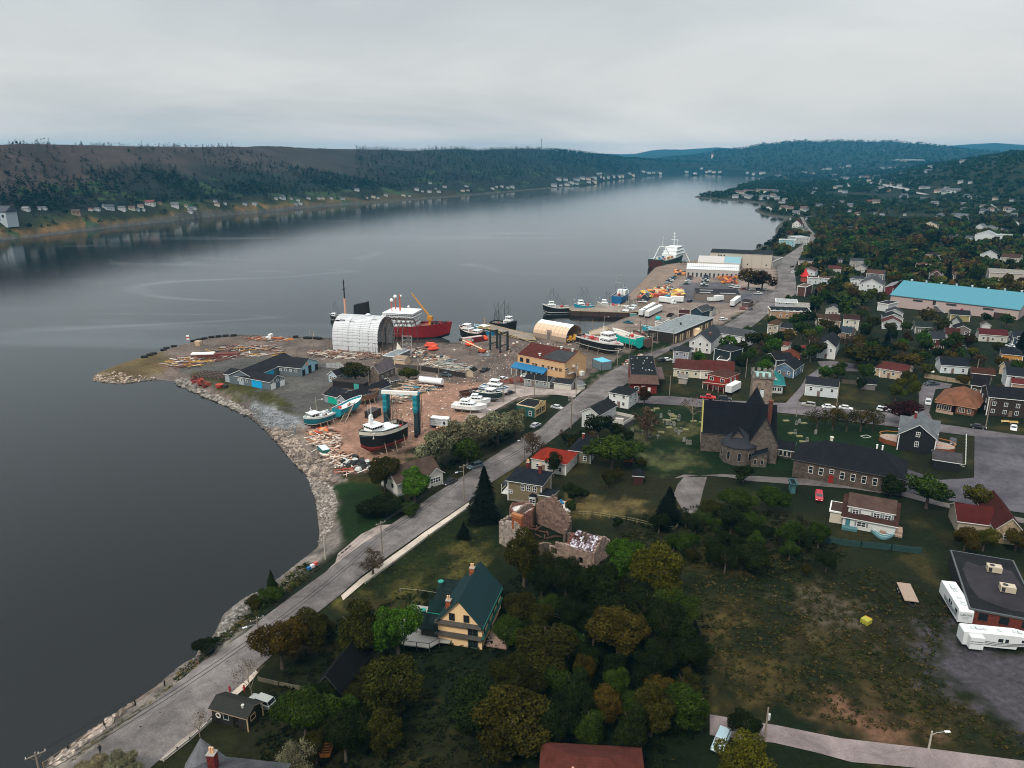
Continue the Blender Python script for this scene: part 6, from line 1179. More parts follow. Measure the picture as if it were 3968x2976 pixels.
# ---- the town: each row label, left foot, right foot of the front wall, depth, wall height, roof, rise, wall, roof colour, extras ----
G_ = 'houses of the town'
rows_ = [
('white two storey house with black hipped roof at the street corner',fG(445,888),fG(645,926),8,5.0,'hip',1.8,'cfd1cf','25272a',{}),
('small grey house with dark hipped roof beside the harbour road',fG(1127,432),fG(1283,446),8,5.4,'hip',1.8,'8f8f98','33363a',{}),
('white two storey building with wide dark grey gable roof and red chimney',fG(1302,312),fG(1525,334),24,5.0,'gy',3.6,'c6c5c2','3c4044',dict(chim=(.75,.35))),
('long white building with grey roof behind the chimneyed one',fG(1508,210),fG(1895,266),12,5.2,'gx',2.2,'cdcdcc','4c4f52',dict(rows=[3.2])),
('dark green house with black hipped roof and white corner boards',fG(1562,424),fG(1732,458),9,6.2,'hip',1.9,'1d2a2e','25282c',dict(wins=0,trim='c8ccc8')),
('white two storey motel wing with long brick red roof',fG(1420,600),fG(1768,622),11,3.6,'gx',2.8,'c3bcac','5a2c26',dict(wk='plain',rows=[1.2])),
('left wing of the brick red roofed motel behind the red shop',fG(1135,575),fG(1415,598),11,3.4,'gx',2.6,'b9b29c','57302a',dict(wk='plain',rows=[1.2])),
('black house with white front and steep stairs beside the lane',fG(1600,470),fG(1700,480),5,3.0,'flat',0,'8a8f90','3a3a3a',dict(rows=[1.0])),
('white church hall with large black roof and grey ramp',fH(732,378),fH(918,396),20,5.6,'gy',2.8,'c9cccb','1f2125',dict(rows=[3.4])),
('small shed with rusty red roof behind the utility pole',fH(537,346),fH(622,356),6,2.8,'hip',1.2,'a59a8c','7a342e',dict(wins=0,name='shed',cat='shed')),
('bungalow with rust brown hipped roof under the dark tree',fH(372,452),fH(545,462),11,3.0,'hip',2.6,'5a4034','6a3420',{}),
('dark garage with black roof beside the blue clad house',fH(290,480),fH(480,470),9,3.2,'gx',1.8,'2c3238','1f2125',dict(wins=0)),
('blue grey clad bungalow with black gable roof',fH(278,566),fH(478,596),12,3.6,'gy',2.2,'54697a','1e2024',dict(wk='stone',rows=[1.2])),
('white bungalow with black roof and two tall clipped conifers',fH(604,778),fH(945,812),8,4.4,'gx',1.8,'c4cacc','2b2c33',dict(rows=[2.2],doorx=.42)),
('beige bungalow with brick red roof beside the gravel lot',fH(1402,584),fH(1690,627),8,3.6,'gx',2.0,'b9a791','5d2f2a',dict(rows=[1.6])),
('beige garage annex at the left of the brick red roofed bungalow',fH(1353,562),fH(1400,572),7,3.0,'gx',1.0,'b7a180','5d2f2a',dict(wins=0)),
('black garden shed with white front panel in the hedge',fH(1180,712),fH(1355,728),6,2.4,'gx',1.2,'6f6a68','17181a',dict(wins=0,name='shed',cat='shed')),
('small white cottage behind the red trimmed shed',fH(355,300),fH(420,308),5,2.6,'gx',1.2,'c0b8ae','6a3a34',dict(wins=0)),
('white bungalow with black roof and bay gable behind the car park hedge',fI(1185,300),fI(1512,318),9,3.4,'gx',2.4,'c0c8cb','202228',dict(doorx=.45)),
('orange yellow house with navy hipped roof at the right edge',fI(1925,176),fI(2178,196),10,3.8,'hip',2.4,'b27d31','22242c',{}),
('tall white house with dark roof at the right edge',fI(1978,490),fI(2290,520),10,5.2,'gx',2.0,'c2cacc','26282e',{}),
('small cream shed behind the tall white house',fI(1900,310),fI(1975,325),6,3.4,'gy',1.8,'b6a58c','3a3a3c',dict(wins=0,name='shed',cat='shed')),
('pink walled house with red roof in front of the tall white one',fI(2050,520),fI(2290,545),8,3.0,'gx',1.6,'a88878','6a2c2c',dict(wins=0)),
('dark brown house with black roof behind the tan roofed bungalow',fI(1552,560),fI(1735,586),11,3.6,'gx',2.6,'2c2420','1d1b1f',{}),
('long dark garden shed with red brown roof beside the fence',fI(1560,372),fI(1835,392),6,2.4,'gx',1.6,'3a2c26','4c2e26',dict(wins=0,name='shed',cat='shed')),
('dark brick apartment house with black roof and white windows',fI(1745,818),fI(2330,866),12,6.4,'gx',2.4,'2d2420','1d1e22',dict(wk='brick',bars=2,wfr='c8ccca')),
('black single storey garage with grey roof and white trim',fI(1085,1478),fI(1414,1526),6.5,3.0,'gx',1.6,'17181a','4f4c4e',dict(wins=0,trim='c9ccca',name='garage',cat='garage')),
('white metal clad garage building with grey gable roof above the arena',fF(440,770),fF(690,786),16,5,'gy',3.4,'c0c3c3','4e5054',dict(rows=[3.4],wk='corr')),
('white house with grey roof left of the metal garage',fF(340,705),fF(478,714),9,4.6,'gx',1.2,'bcc0c2','3c4046',{}),
('grey two storey house with brown roof behind the metal garage',fF(515,660),fF(690,672),9,5.6,'gx',2.2,'5a5e62','5a403a',{}),
('low white building with red roof in the trees at the left of the town',fF(0,700),fF(165,708),9,4.6,'flat',0,'aeb6b8','4a2c28',{}),
('white flat roofed store beside the blue arena',fF(640,975),fF(745,990),12,4.2,'flat',0,'bfc0bf','2a2c2e',dict(wins=0)),
('grey white house, hindmost of three in a row',fF(725,1060),fF(905,1072),8,3.4,'gy',2.0,'a9abad','3e4046',dict(wins=0)),
('black roofed house, middle of three in a row',fF(705,1120),fF(905,1130),8,3.6,'gy',2.0,'aaacae','232529',dict(wins=0)),
('white house with red roof, nearest of three in a row',fF(690,1172),fF(895,1186),8,3.4,'gy',2.2,'b3b6b8','5a2e2a',{}),
('white two storey house with dark windows and brown roof',fF(268,1182),fF(430,1192),8,5.6,'gx',1.6,'c0bcae','3a2624',{}),
('small white house with grey gable roof among the trees',fF(85,1028),fF(232,1038),9,3.6,'gy',1.8,'b0aea6','36383e',{}),
('tan house with brown roof and dormer beside the small white one',fF(0,1150),fF(235,1158),9,3.6,'gx',2.4,'8a7358','4a322a',{}),
('long grey green house with dark roof below the arena',fF(1042,1222),fF(1312,1236),9,3.4,'gx',2.0,'5f6056','2c332f',{}),
('yellowish house with dark roof beside the arena wall',fF(1418,1090),fF(1622,1100),9,3.6,'gx',1.8,'8f8458','24262a',dict(wins=0)),
('white steep gabled house in front of the yellowish one',fF(1412,1180),fF(1520,1190),9,3.6,'gy',2.4,'a4a8a8','3c4044',{}),
('taupe two storey house with dark roof and white windows',fF(1450,1302),fF(1612,1312),8,6.0,'gy',1.6,'6d6460','1f1d20',{}),
('dark red two storey house with navy roof',fF(1200,1396),fF(1345,1404),9,5.2,'gx',2.4,'54201e','33363e',{}),
('house with dark red brown roof joined to the navy roofed one',fF(1357,1340),fF(1500,1352),9,4.8,'gx',2.4,'a8a6a2','4a2420',dict(wins=0)),
('white bungalow with long red roof and shuttered windows',fF(1722,1305),fF(2020,1322),8,3.4,'gx',2.0,'b4b3aa','58262a',{}),
('navy blue house with dark roof at the right edge',fF(2082,1362),fF(2290,1374),9,4.2,'gx',2.0,'2a3646','2b2f38',{}),
('small white hut with rounded roof behind the long red roof',fF(1750,1190),fF(1845,1196),5,2.8,'gy',1.2,'bcbcb8','5a504c',dict(wins=0,name='shed',cat='shed')),
('brown gabled house with double garage behind the arena',fF(1190,662),fF(1330,668),12,4.0,'gy',3.2,'4a342e','553a32',{}),
('brown gabled wing with arched window beside the double garage',fF(1335,655),fF(1450,662),12,3.8,'gy',2.8,'4c3630','573b33',dict(rows=[1.2])),
('tan house with brown hipped roof above the brown gables',fF(1045,545),fF(1190,552),9,4.2,'hip',1.8,'8b7a66','5e4036',{}),
('long beige warehouse with a pale roof at the right edge',fF(1830,658),fF(2290,676),20,5.6,'gx',1.6,'a8a096','9b9690',dict(rows=[1.2])),
('white house with black steep gable roof by the long beige warehouse',fF(1735,432),fF(1935,442),12,4.6,'gy',3.6,'b5b8b8','1f2226',dict(wins=0)),
('tall tan house with brown roof beside the black steep gable',fF(1950,480),fF(2148,492),11,5.6,'gx',2.6,'a39a8c','4e3830',{}),
('dark brown hip roofed house in the trees',fF(1150,440),fF(1300,448),10,5.0,'hip',2.2,'8a7a60','34241f',{}),
('cream gabled hall among the trees',fF(1120,108),fF(1272,112),16,6.0,'gy',3.4,'b7aa92','2f3138',dict(wins=0)),
('big white building with a low roof and long side wing',fF(1678,228),fF(1905,236),18,6.0,'gy',4.0,'bcc0c0','a6acae',dict(wins=0)),
('white side wing of the big white building',fF(1910,230),fF(2035,236),14,6.0,'flat',0,'bcc0c0','b8bcbc',dict(wins=0)),
('white house with grey roof behind the big white building',fF(1690,130),fF(1765,134),9,6.0,'gy',3,'b4b8b8','70767a',{}),
('grey hipped cottage beside the big white building',fF(1770,126),fF(1890,132),9,4.0,'hip',2.6,'a8acac','6a7074',{}),
('dark red house with white windows in the trees',fF(112,500),fF(252,506),8,5.4,'gx',1.4,'47211f','25272b',{}),
('small white house with a red lean to below the dark red house',fF(110,580),fF(240,586),8,3.6,'gx',2,'a6a49f','5e342e',{}),
('grey house with pale gable, in the trees',fF(342,508),fF(480,514),9,4.8,'gx',1.8,'8d8a84','45474b',{}),
('small white gabled house below the grey one',fF(400,566),fF(512,572),9,3.6,'gy',2,'aba9a4','4e5054',{}),
('pale blue two storey building on the shore bank',fE(1706,288),fE(1872,294),10,6.4,'flat',0,'7faab0','b5c0c0',{}),
('pale grey two storey office beside the pale blue building',fE(1885,262),fE(2028,258),16,6.4,'flat',0,'a9adac','c3c6c6',{}),
('white steep gabled house with dark red trim by the road',fE(1848,88),fE(1942,92),10,5,'gy',4.5,'c3c2be','4a2a2c',dict(trim='6a2a2a')),
('grey green roofed house below the dark red trimmed one',fE(1890,130),fE(1975,136),10,3,'gx',2,'8a8c84','5a625c',dict(wins=0)),
('low tan house with black roof across the road',fE(1918,488),fE(2062,494),9,3.6,'gx',1.6,'a48f84','24262a',{}),
('white round fronted hall with brown barrel roof',fE(1945,636),fE(2085,644),14,6.0,'gy',1.6,'bcbfc2','5c423c',{}),
('long white building beside the little red spire',fE(2010,690),fE(2250,700),9,4.2,'flat',0,'b2b8ba','3e2c2a',{}),
('tan flat roofed building half hidden by trees',fE(1902,818),fE(1985,826),14,6.0,'flat',0,'4f342c','6a5a50',dict(wins=0)),
('white flat building with pale metal roof beside the road',fE(1672,968),fE(1895,978),12,4.4,'flat',0,'a8aaac','b6babb',{}),
('long tan building with black flat roof beside the pole',fE(1618,1060),fE(2040,1072),12,4.2,'flat',0,'9b7b60','1e2226',{}),
('white canopy hut behind the long tan building',fE(1885,985),fE(2030,990),8,3,'gx',1.4,'9e9688','aaa8a0',dict(wins=0)),
('cream two storey house hidden behind the dark trees',fE(1582,1245),fE(1685,1256),9,5.8,'hip',1.8,'a09580','57402e',{}),
('pinkish bungalow with dark roof behind the trees',fE(1718,1230),fE(1895,1240),8,3.4,'gx',1.8,'9c7c66','2f3236',dict(wins=0)),
('ochre house with carved porch among the trees',fE(2105,1160),fE(2230,1168),9,5,'gx',1.6,'6a5a34','4a382c',{}),
('blue grey roofed house behind the church hall',fH(962,165),fH(1085,180),10,3,'gx',2,'8a7462','33404c',dict(wins=0)),
('low grey shed with a broken lean to in the meadow',fG(1185,655),fG(1270,662),4.5,2.6,'gx',.9,'9a928a','8f8a84',dict(wins=0,name='shed',cat='shed')),
('low flat deck roof structure behind the blue clad bungalow',fH(155,540),fH(270,556),8,1.4,'flat',0,'4a3830','3e3430',dict(wins=0,name='deck',cat='deck')),
('small dark red garden shed with black hipped roof',fL(622,312),fL(712,318),3.5,2.6,'pyr',1.2,'3a1d1a','1c1e22',dict(wins=0,name='shed',cat='shed')),
('blue grey garden toilet hut at the hedge corner',fL(2125,400),fL(2165,402),3,2.6,'flat',0,'3d6468','1e2a2e',dict(wins=0,trim='2c4a4c',name='shed',cat='shed')),
]
for r_ in rows_:
    k = dict(r_[9]);k.setdefault('group',G_ if k.get('cat') is None else None);simple(*r_[:9],**k)
# arena with blue roof
s = House('long pale sports arena with a bright blue metal roof',fF(768,934),fF(2140,1080),'arena','arena');w = s.w;s.block(0,w,0,44,6.4,'gx',6.0,'a2908c','4c8796',rk='corr',wk='plain',trim='3f8498',ov=.6)
for k in (.23,.50,.78): s.part('window_strip',MB().use(M('2a2c30')).box(w*k-2.6,w*k+2.6,-.08,-.02,4.2,5.3))
s.part('fire_stair',MB().use(METAL).box(w*.37,w*.40,-2.4,0,3.2,3.4).add([(w*.40,-2.4,3.4),(w*.47,-2.4,0),(w*.47,-1,0),(w*.40,-1,3.4),(w*.40,-2.4,3.1),(w*.465,-2.4,-.2),(w*.465,-1,-.2),(w*.40,-1,3.1)],[(0,1,2,3),(0,4,5,1),(3,2,6,7),(7,6,5,4)]).tube((w*.37,-2.4,4.4),(w*.40,-2.4,4.4),.05).tube((w*.40,-2.4,4.4),(w*.47,-2.4,1),.05));s.door('f',w*.365,3.3,1.6,2.6,'2a2420');s.door('f',w*.86,.1,4.4,3.4,'3a2a28');s.door('f',w*.93,.1,2.2,3.0,'4a3a36')
for k in range(8): s.vent(w*(k+.5)/8,22,'a8bcc0',.5,.9)
s.part('red_canopy',MB().use(M('8a1c22')).loft([[(w*.585,-3,-.5),(w*.63,-1,-.5),(w*.60,-.1,-.5)],[(w*.585,-2.8,3.4),(w*.595,-1,3.4),(w*.59,-.1,3.6)]]));s.done()
simple('red walled lean to with pale roof at the arena end',fF(712,800),fF(800,808),22,4.4,'sy',2.0,'5e2226','8c8f90',0,group=None)
# spire
r = thing('spire','little red pointed spire beside the long white building','spire',P(*fE(1980,668)),0);MB().use(M('9a4a3a')).box(-2,2,-2,2,-1,4).build('base',r);MB().use(M('b3241f')).loft([[(-2.6,-2.6,4),(2.6,-2.6,4),(2.6,2.6,4),(-2.6,2.6,4)],[(-.1,-.1,9.5),(.1,-.1,9.5),(.1,.1,9.5),(-.1,.1,9.5)]]).build('spire_roof',r)
# red shop
s = House('dark red shop with brown mansard front and black flat roof',fG(665,750),fG(950,762),'shop','shop');w = s.w;dp = s.loc(*fG(1125,560))[1]
s.block(0,w,0,dp,7.0,'flat',0,'6d221c','1d2022',ov=.1,trim='3a3030');s.part('mansard',MB().use(M('5f4a42',kind='shingle',bump=.3)).loft([[(-.9,-1.0,3.9),(w+.9,-1.0,3.9),(w+.9,.1,3.9),(-.9,.1,3.9)],[(-.1,-.1,7.2),(w+.1,-.1,7.2),(w+.1,.1,7.2),(-.1,.1,7.2)]]))
s.win('f',[w*.25],.9,1.6,1.5);s.door('f',w*.72,.1,1.0,2.2,'d5d5d0');s.win('r',[dp*.16],3.6,1.0,1.9,bars=0);s.win('r',[dp*.5,dp*.8],4.3,1.1,1.3);s.door('r',dp*.18,.1,1.0,2.2,'a8a0a8');s.part('signboard',MB().use(M('c4b8b8')).box(w+.03,w+.12,dp*.4,dp*.62,6.0,6.6));s.part('canopy_roof',MB().use(M('4a3a38',kind='shingle')).box(w+.05,w+3.6,dp*.35,dp*.95,2.8,3.1));s.part('signboard',MB().use(M('c8c0bc')).box(w*.42,w*.58,-.08,-.02,2.6,3.0))
rg = random.Random(5)
for k in range(14): s.vent(rg.uniform(.1,.9)*w,rg.uniform(.1,.9)*dp,'b8bcbc',.14,.3)
s.done()
# red house with porch
s = House('bright red two storey house with brown roof and veranda',fG(1490,700),fG(1692,745),'house','house',G_);w = s.w;s.block(0,w,0,9,5.6,'hip',1.8,'97261f','54352e',trim='d8b8a8');s.win('f',[w*.22,w*.78],3.6,1.5,1.2,bars=2);s.win('r',[3,6],3.6);s.win('r',[3,6],1.0)
s.block(-.6,w+.5,-2.4,-.02,.3,'sy',1.0,'7a2a24','7d2620',z0=2.3,ov=.1,trim='d8b8a8');s.roof_keep = 1
for k in range(5): s.part('porch_post',MB().use(M('d8c0b4')).box(-.5+k*(w+.8)/4-.07,-.5+k*(w+.8)/4+.07,-2.4,-2.26,0,2.4))
s.door('f',w*.5,.1,1,2.1,'c8c0b8');s.win('f',[w*.3,w*.8],.9,1.2,1.3,bars=2);s.done()
trailer('white travel trailer beside the bright red house',fG(1748,785),fG(1850,735),2.5,2.6)
CAR('pickup','b3262a',*fG(1412,812),*fG(1592,822),'red pickup parked before the bright red house');CAR('suv','20242c',*fG(1618,828),*fG(1750,836),'dark blue car behind the red pickup')
# teal hipped roof house
s = House('white house with turquoise hipped roof and dormer beside the church tower',fH(190,748),fH(362,760),'house','house',G_);w = s.w;s.block(0,w,0,11,3.4,'hip',3.2,'b2b4b0','2f8583',ov=.9,trim='9ab8b4');s.win('f',[w*.2,w*.5,w*.8],.9,1.3,1.3,bars=2);s.win('r',[3,7],1);s.block(w*.36,w*.6,.8,4,1.5,'gy',1.0,'c0c4c0','2f8583',z0=3.6,ov=.2);s.win('f',[w*.43,w*.53],3.9,.7,.8,y0=.75);s.done()
# white house with deck beside the burgundy bush
s = House('white house with black roof and rear deck hidden by a dark tree',fG(148,1116),fG(330,1150),'house','house',G_);w = s.w;s.block(0,w,0,12,5.4,'gy',1.8,'b9bcb9','25272a');s.win('l',[3,7],3.6);s.win('f',[w*.3,w*.7],3.4)
s.part('deck',MB().use(M('4a4644')).box(w+.1,w+7,4,12,0,2.2).use(M('a9a49c')).box(w,w+7.1,3.9,4.05,2.2,3.2).box(w+7,w+7.15,4,12,2.2,3.2).box(w,w+7,12,12.15,2.2,3.2).cbox((w+4,7,2.6),(2.6,1.2,.8),.4));s.done()
# church
s = House('dark slated stone church with apse, chimney and square tower',(2715,1792),(3010,1812),'church','church');w = s.w;hs = dict(wk='stone',rk='shingle',trim='3a3a3e',ov=.25)
RECTS.append((s.o.x-8,s.o.y-4,s.rz,w+14,40))
st,sl_ = '4e4640','1a1c22'
s.block(0,w,9,21,6.0,'gx',8.2,st,sl_,**hs)                      # transept / nave across
s.block(w*.62,w*1.0,2.5,34,6.0,'gy',8.0,st,sl_,**hs)
s.block(w*.34,w*.62,4.0,9,5.6,'gy',3.2,st,sl_,**hs)
ap = [(w*.50+5.2*math.cos(a),5.0+5.8*math.sin(a)) for a in [math.pi+math.pi*i/5 for i in range(6)]]
s.part('apse',MB().use(M(st,kind='stone',bump=.3)).prism(ap,-1.5,5.4));s.part('apse_roof',MB().use(M(sl_,kind='shingle',bump=.3)).loft([[(w*.5+(x-w*.5)*1.07,5+(y-5)*1.07,5.35) for x,y in ap]+[(w*.5,10,5.4)],[(w*.5,8.6,8.6)]*6+[(w*.5,9.6,8.6)]]))
for i in range(5):
    a = math.pi+math.pi*(i+.5)/5;x,y = w*.5+5.0*math.cos(a),5+5.6*math.sin(a);fm,pm = win_mesh(1.0,2.6,'8a7d70',0,True);o = link('window',fm,s.r,(x,y,1.4),a+math.pi/2);link('pane',pm,o)
s.block(w*.66,w*.86,-.6,2.4,3.0,'sy',2.0,st,sl_,**hs);s.win('f',[w*.71,w*.80],1.0,.6,1.4,'8a7d70',0,y0=-.6)
s.win('l',[12,15,18],1.6,.8,2.6,'8a7d70',0,arch=True);s.win('r',[8,12,24,29],1.6,.8,2.8,'8a7d70',0,arch=True,x1=w)
tx0,ty0 = w*.74,34.0;s.wl.use(M('77695d',kind='stone',bump=.4)).box(tx0,tx0+6.4,ty0,ty0+6.4,-1.5,17.5)
m = MB().use(M('6a665e',kind='stone',bump=.4))
for k in range(4):
    for t_ in (0,1): m.box(tx0-.25+k*1.9,tx0+.8+k*1.9,ty0-.3+t_*6.2,ty0+.3+t_*6.2,17.5,18.9).box(tx0-.3+t_*6.2,tx0+.3+t_*6.2,ty0-.25+k*1.9,ty0+.8+k*1.9,17.5,18.9)
m.box(tx0-.35,tx0+6.75,ty0-.35,ty0+6.75,17.0,17.5);s.part('battlement',m);s.part('tower_roof',MB().use(M('7fa09a',var=.3)).box(tx0,tx0+6.4,ty0,ty0+6.4,17.5,17.7))
fm,pm = win_mesh(1.5,3.2,'8a7d70',0,True)
for (x,y,z_,rz_) in ((tx0+3.2,ty0-.02,10.5,0),(tx0+6.42,ty0+3.2,10.5,math.pi/2)): o = link('louvre_window',fm,s.r,(x,y,z_),rz_);q = link('pane',MB().use(M('b9bdbb')).mesh('pane') if 0 else pm,o)
s.part('louvre',MB().use(M('bcc2c2')).box(tx0+2.6,tx0+3.8,ty0-.12,ty0-.07,10.6,13.2));s.part('chimney',MB().use(M('4f2a24',kind='brick')).box(w*.86,w*.86+1.1,8,9.1,6,17.5).use(M('5a352c')).box(w*.86-.15,w*.86+1.25,7.85,9.25,17.3,17.8));s.part('gable_coping',MB().use(M('8a8348')).tube((-.1,8.8,6),(-.1,15,14.3),.28,n=4).tube((-.1,21.2,6),(-.1,15,14.3),.28,n=4));s.done()
s = House('low slate roofed link between the church and its hall',fH(262,1436),fH(468,1468),'church_link','building');s.block(0,s.w,0,5.5,2.8,'gx',1.6,'3a322e','1f2228',wk='stone');s.win('f',[s.w*k for k in (.16,.38,.6,.82)],.8,.8,1.5,'b9b4aa',0);s.done()
s = House('long stone church hall with black roof and a red door',(3068,1846),J1 := fJ(1000,440),'church_hall','hall');w = s.w;s.block(0,w,0,13.5,5.0,'hip',4.6,'493f38','1e2026',wk='stone',ov=.5,trim='4a4a4a');s.win('f',[w*(.17+.098*k) for k in range(8) if k != 2],1.9,1.0,1.9,'c8c4ba',1);s.win('f',[w*.366],2.9,1.0,1.1,'c8c4ba',1);s.door('f',w*.366,.1,1.2,2.2,'7a1c1c');s.vent(w*.3,8,'b8b4a8',.4,.9);s.vent(w*.72,8,'d8d8d8',.2,.8);s.vent(w*.77,8,'d8d8d8',.2,.8);s.done()
# tan roofed bungalow
s = House('bungalow with large tan hipped roof and flag',fI(1128,752),fI(1602,832),'house','house',G_);w = s.w;s.block(0,w,2,16,3.2,'hip',4.2,'6a4634','865a44',ov=.9,trim='b88a6a');s.block(w*.02,w*.42,-1.0,5,3.1,'hip',2.4,'5a3c30','865a44',ov=.7,trim='b88a6a');s.block(w*.52,w*.98,-.5,6,3.1,'hip',2.8,'6a4634','865a44',ov=.7,trim='b88a6a')
s.win('f',[w*.10,w*.22,w*.34],.9,1.3,1.5,'c8b8a8',2,y0=-1.05);s.win('f',[w*.62,w*.70,w*.86],.9,.9,1.5,'c8b8a8',2,y0=-.55);s.part('porch_rail',MB().use(M('9a8474')).box(w*.05,w*.5,-3,-2.9,0,1));s.part('flag',MB().use(M('c8c4c0')).tube((w*.97,14,0),(w*.97,14,6.4),.05).box(w*.97,w*.97+.05,14,14.5,5,6.2).use(M('a8202c')).box(w*.97,w*.97+.05,13.6,14,5,6.2).box(w*.97,w*.97+.05,14.5,15,5,6.2));s.done()
# navy house with crossing gables
s = House('black clad house with silver grey cross gabled roof and round decks',fI(656,1238),fI(1106,1302),'house','house',G_);w = s.w;s.block(0,w,0,13,5.0,'gy',3.6,'17191d','777c80',trim='c9cccb',ov=.5);s.block(-.3,w+.3,5,11,5.2,'gx',3.0,'1c1e22','777c80',trim='c9cccb',ov=.3)
s.win('f',[w*.5],5.0,.9,1.3,'d5d5d2',3);s.win('f',[w*.5],1.8,.9,1.5,'d5d5d2',3);s.chim(w*.36,8,1.6,'6a2420');s.chim(w*.66,12,1.4,'6a2420');s.trim(0,w,0,13,5.0)
for sx,n_ in ((-1,'left'),(1,'right')):
    x0 = -.3 if sx < 0 else w+.3;pt = [(x0+sx*(.1 if k in (0,8) else 2.2+3.0*math.sin(math.pi*k/8)),2+k*.9) for k in range(9)]; 
    if sx > 0: pt = pt[::-1]
    s.part('deck',MB().use(M('6a3a20')).prism(pt,0,1.5).use(M('8d8078')).prism([(p[0]*.98+x0*.02,p[1]) for p in pt],1.5,1.55).use(M('b5702c')).path([(p[0],p[1],2.5) for p in pt],.09))
s.done()
# dutch colonial white house
s = House('white house with brown dormer roof and curved teal deck',fJ(412,742),fJ(932,838),'house','house',G_);w = s.w;s.block(0,w,0,9,3.0,'gx',3.6,'c4c4bf','4a332f',ov=.5,trim='d0d0cc');s.block(w*.08,w*.94,.8,8.4,2.3,'gx',1.7,'c8cac6','5a4640',z0=3.1,ov=.35,trim='d0d0cc')
s.win('f',[w*.22,w*.62,w*.83],3.75,1.2,1.0,'d5d5d2',3,y0=.75);s.door('f',w*.10,.3,1,2.1,'3d6a72');s.win('f',[w*.36],1.0,1.8,1.1,'d5d5d2',3);m = MB().use(M('66706e'))
for k,z_,y_,hw in ((.22,3.75,.70,.6),(.62,3.75,.70,.6),(.83,3.75,.70,.6),(.36,1.0,-.05,.9)): m.box(w*k-hw-.55,w*k-hw-.15,y_-.08,y_,z_,z_+1.05).box(w*k+hw+.15,w*k+hw+.55,y_-.08,y_,z_,z_+1.05)
s.part('shutter',m);pt = [(w*(.55+.45*k/8),-.1-3.2*math.sin(math.pi*k/8)) for k in range(9)];s.part('deck',MB().use(M('4a6c70')).prism(pt,.2,.6).use(M('a8c0c0')).path([(x,y,1.6) for x,y in pt],.06).path([(x,y,1.1) for x,y in pt],.03));s.part('deck',MB().use(M('3f6468')).box(0,w*.3,-1.6,-.1,-.2,.6));s.part('bench',MB().use(M('8a6a5a')).box(w*.72,w*.83,-.9,-.4,.6,1.2))
s.block(-w*.26,-.05,1.5,7,2.7,'flat',0,'bdb5a4','50403a',ov=.3);s.part('outside_stair',MB().use(M('8a7468')).box(w+.1,w+1.6,0,4,0,.5).box(w+.1,w+1.6,1,4,.5,1.0));s.chim(w*.3,6.5,.9,'5a443e',.9);s.done()
s = House('bungalow with dark red brown roofs behind flowering trees',fJ(1545,800),fJ(2140,870),'house','house',G_);w = s.w;s.block(0,w*.6,0,9,3.0,'gx',2.4,'9a8f7e','521f1c');s.block(w*.55,w,-3,12,3.6,'gy',3.0,'8a7a62','4c2320',wk='stone',trim='b9bcb9');s.win('f',[w*.75],1.4,1.2,1.2,y0=-3.02);s.chim(w*.02,6,1.8,'a48a72',.9);s.part('deck',MB().use(M('4a382e')).box(w*.2,w*.6,-4,-.1,0,.5));s.done()
# black flat roofed brick building, two caravans, car, flat trailer
s = House('red brick building with wide black flat roof and two rooftop units',fK(1706,396),fK(2330,508),'warehouse','building');w = s.w;s.block(0,w,0,23,3.4,'flat',0,'5e2a20','26272a',wk='brick',trim='4a4e50',ov=.25);s.win('f',[w*.2,w*.5,w*.82],1.6,1.5,1.5,'4a2a20',0);s.part('dark_side_panel',MB().use(M('1c1a1a')).box(-.12,-.03,0,23,-1,3.35));s.part('pale_corner',MB().use(M('a9c0ba')).box(-.16,-.12,0,2.4,0,3.4))  # thin dark panel covers the brick on the left side
s.part('roof_patch',MB().use(surf('29262a',.2,.25,cracks=False)).add([(1.5+.3*math.sin(k),0,0) if 0 else (x*w,y*.85,3.8) for k,(x,y) in enumerate(((.08,18),(.1,10),(.18,5),(.4,3.2),(.62,2.2),(.95,2.6),(.97,12),(.9,21),(.6,23),(.4,21),(.2,22.5)))],[list(range(11))]))
for x,y in ((w*.47,15.5),(w*.55,8.0)): s.part('rooftop_unit',MB().use(M('a59a88')).box(x,x+2.6,y,y+1.7,4.0,5.2).use(DARK).tube((x+.9,y+.9,5.2),(x+.9,y+.9,5.24),.5,n=12).box(x+.2,x+.8,y-.03,y,4.1,5.0))
s.done()
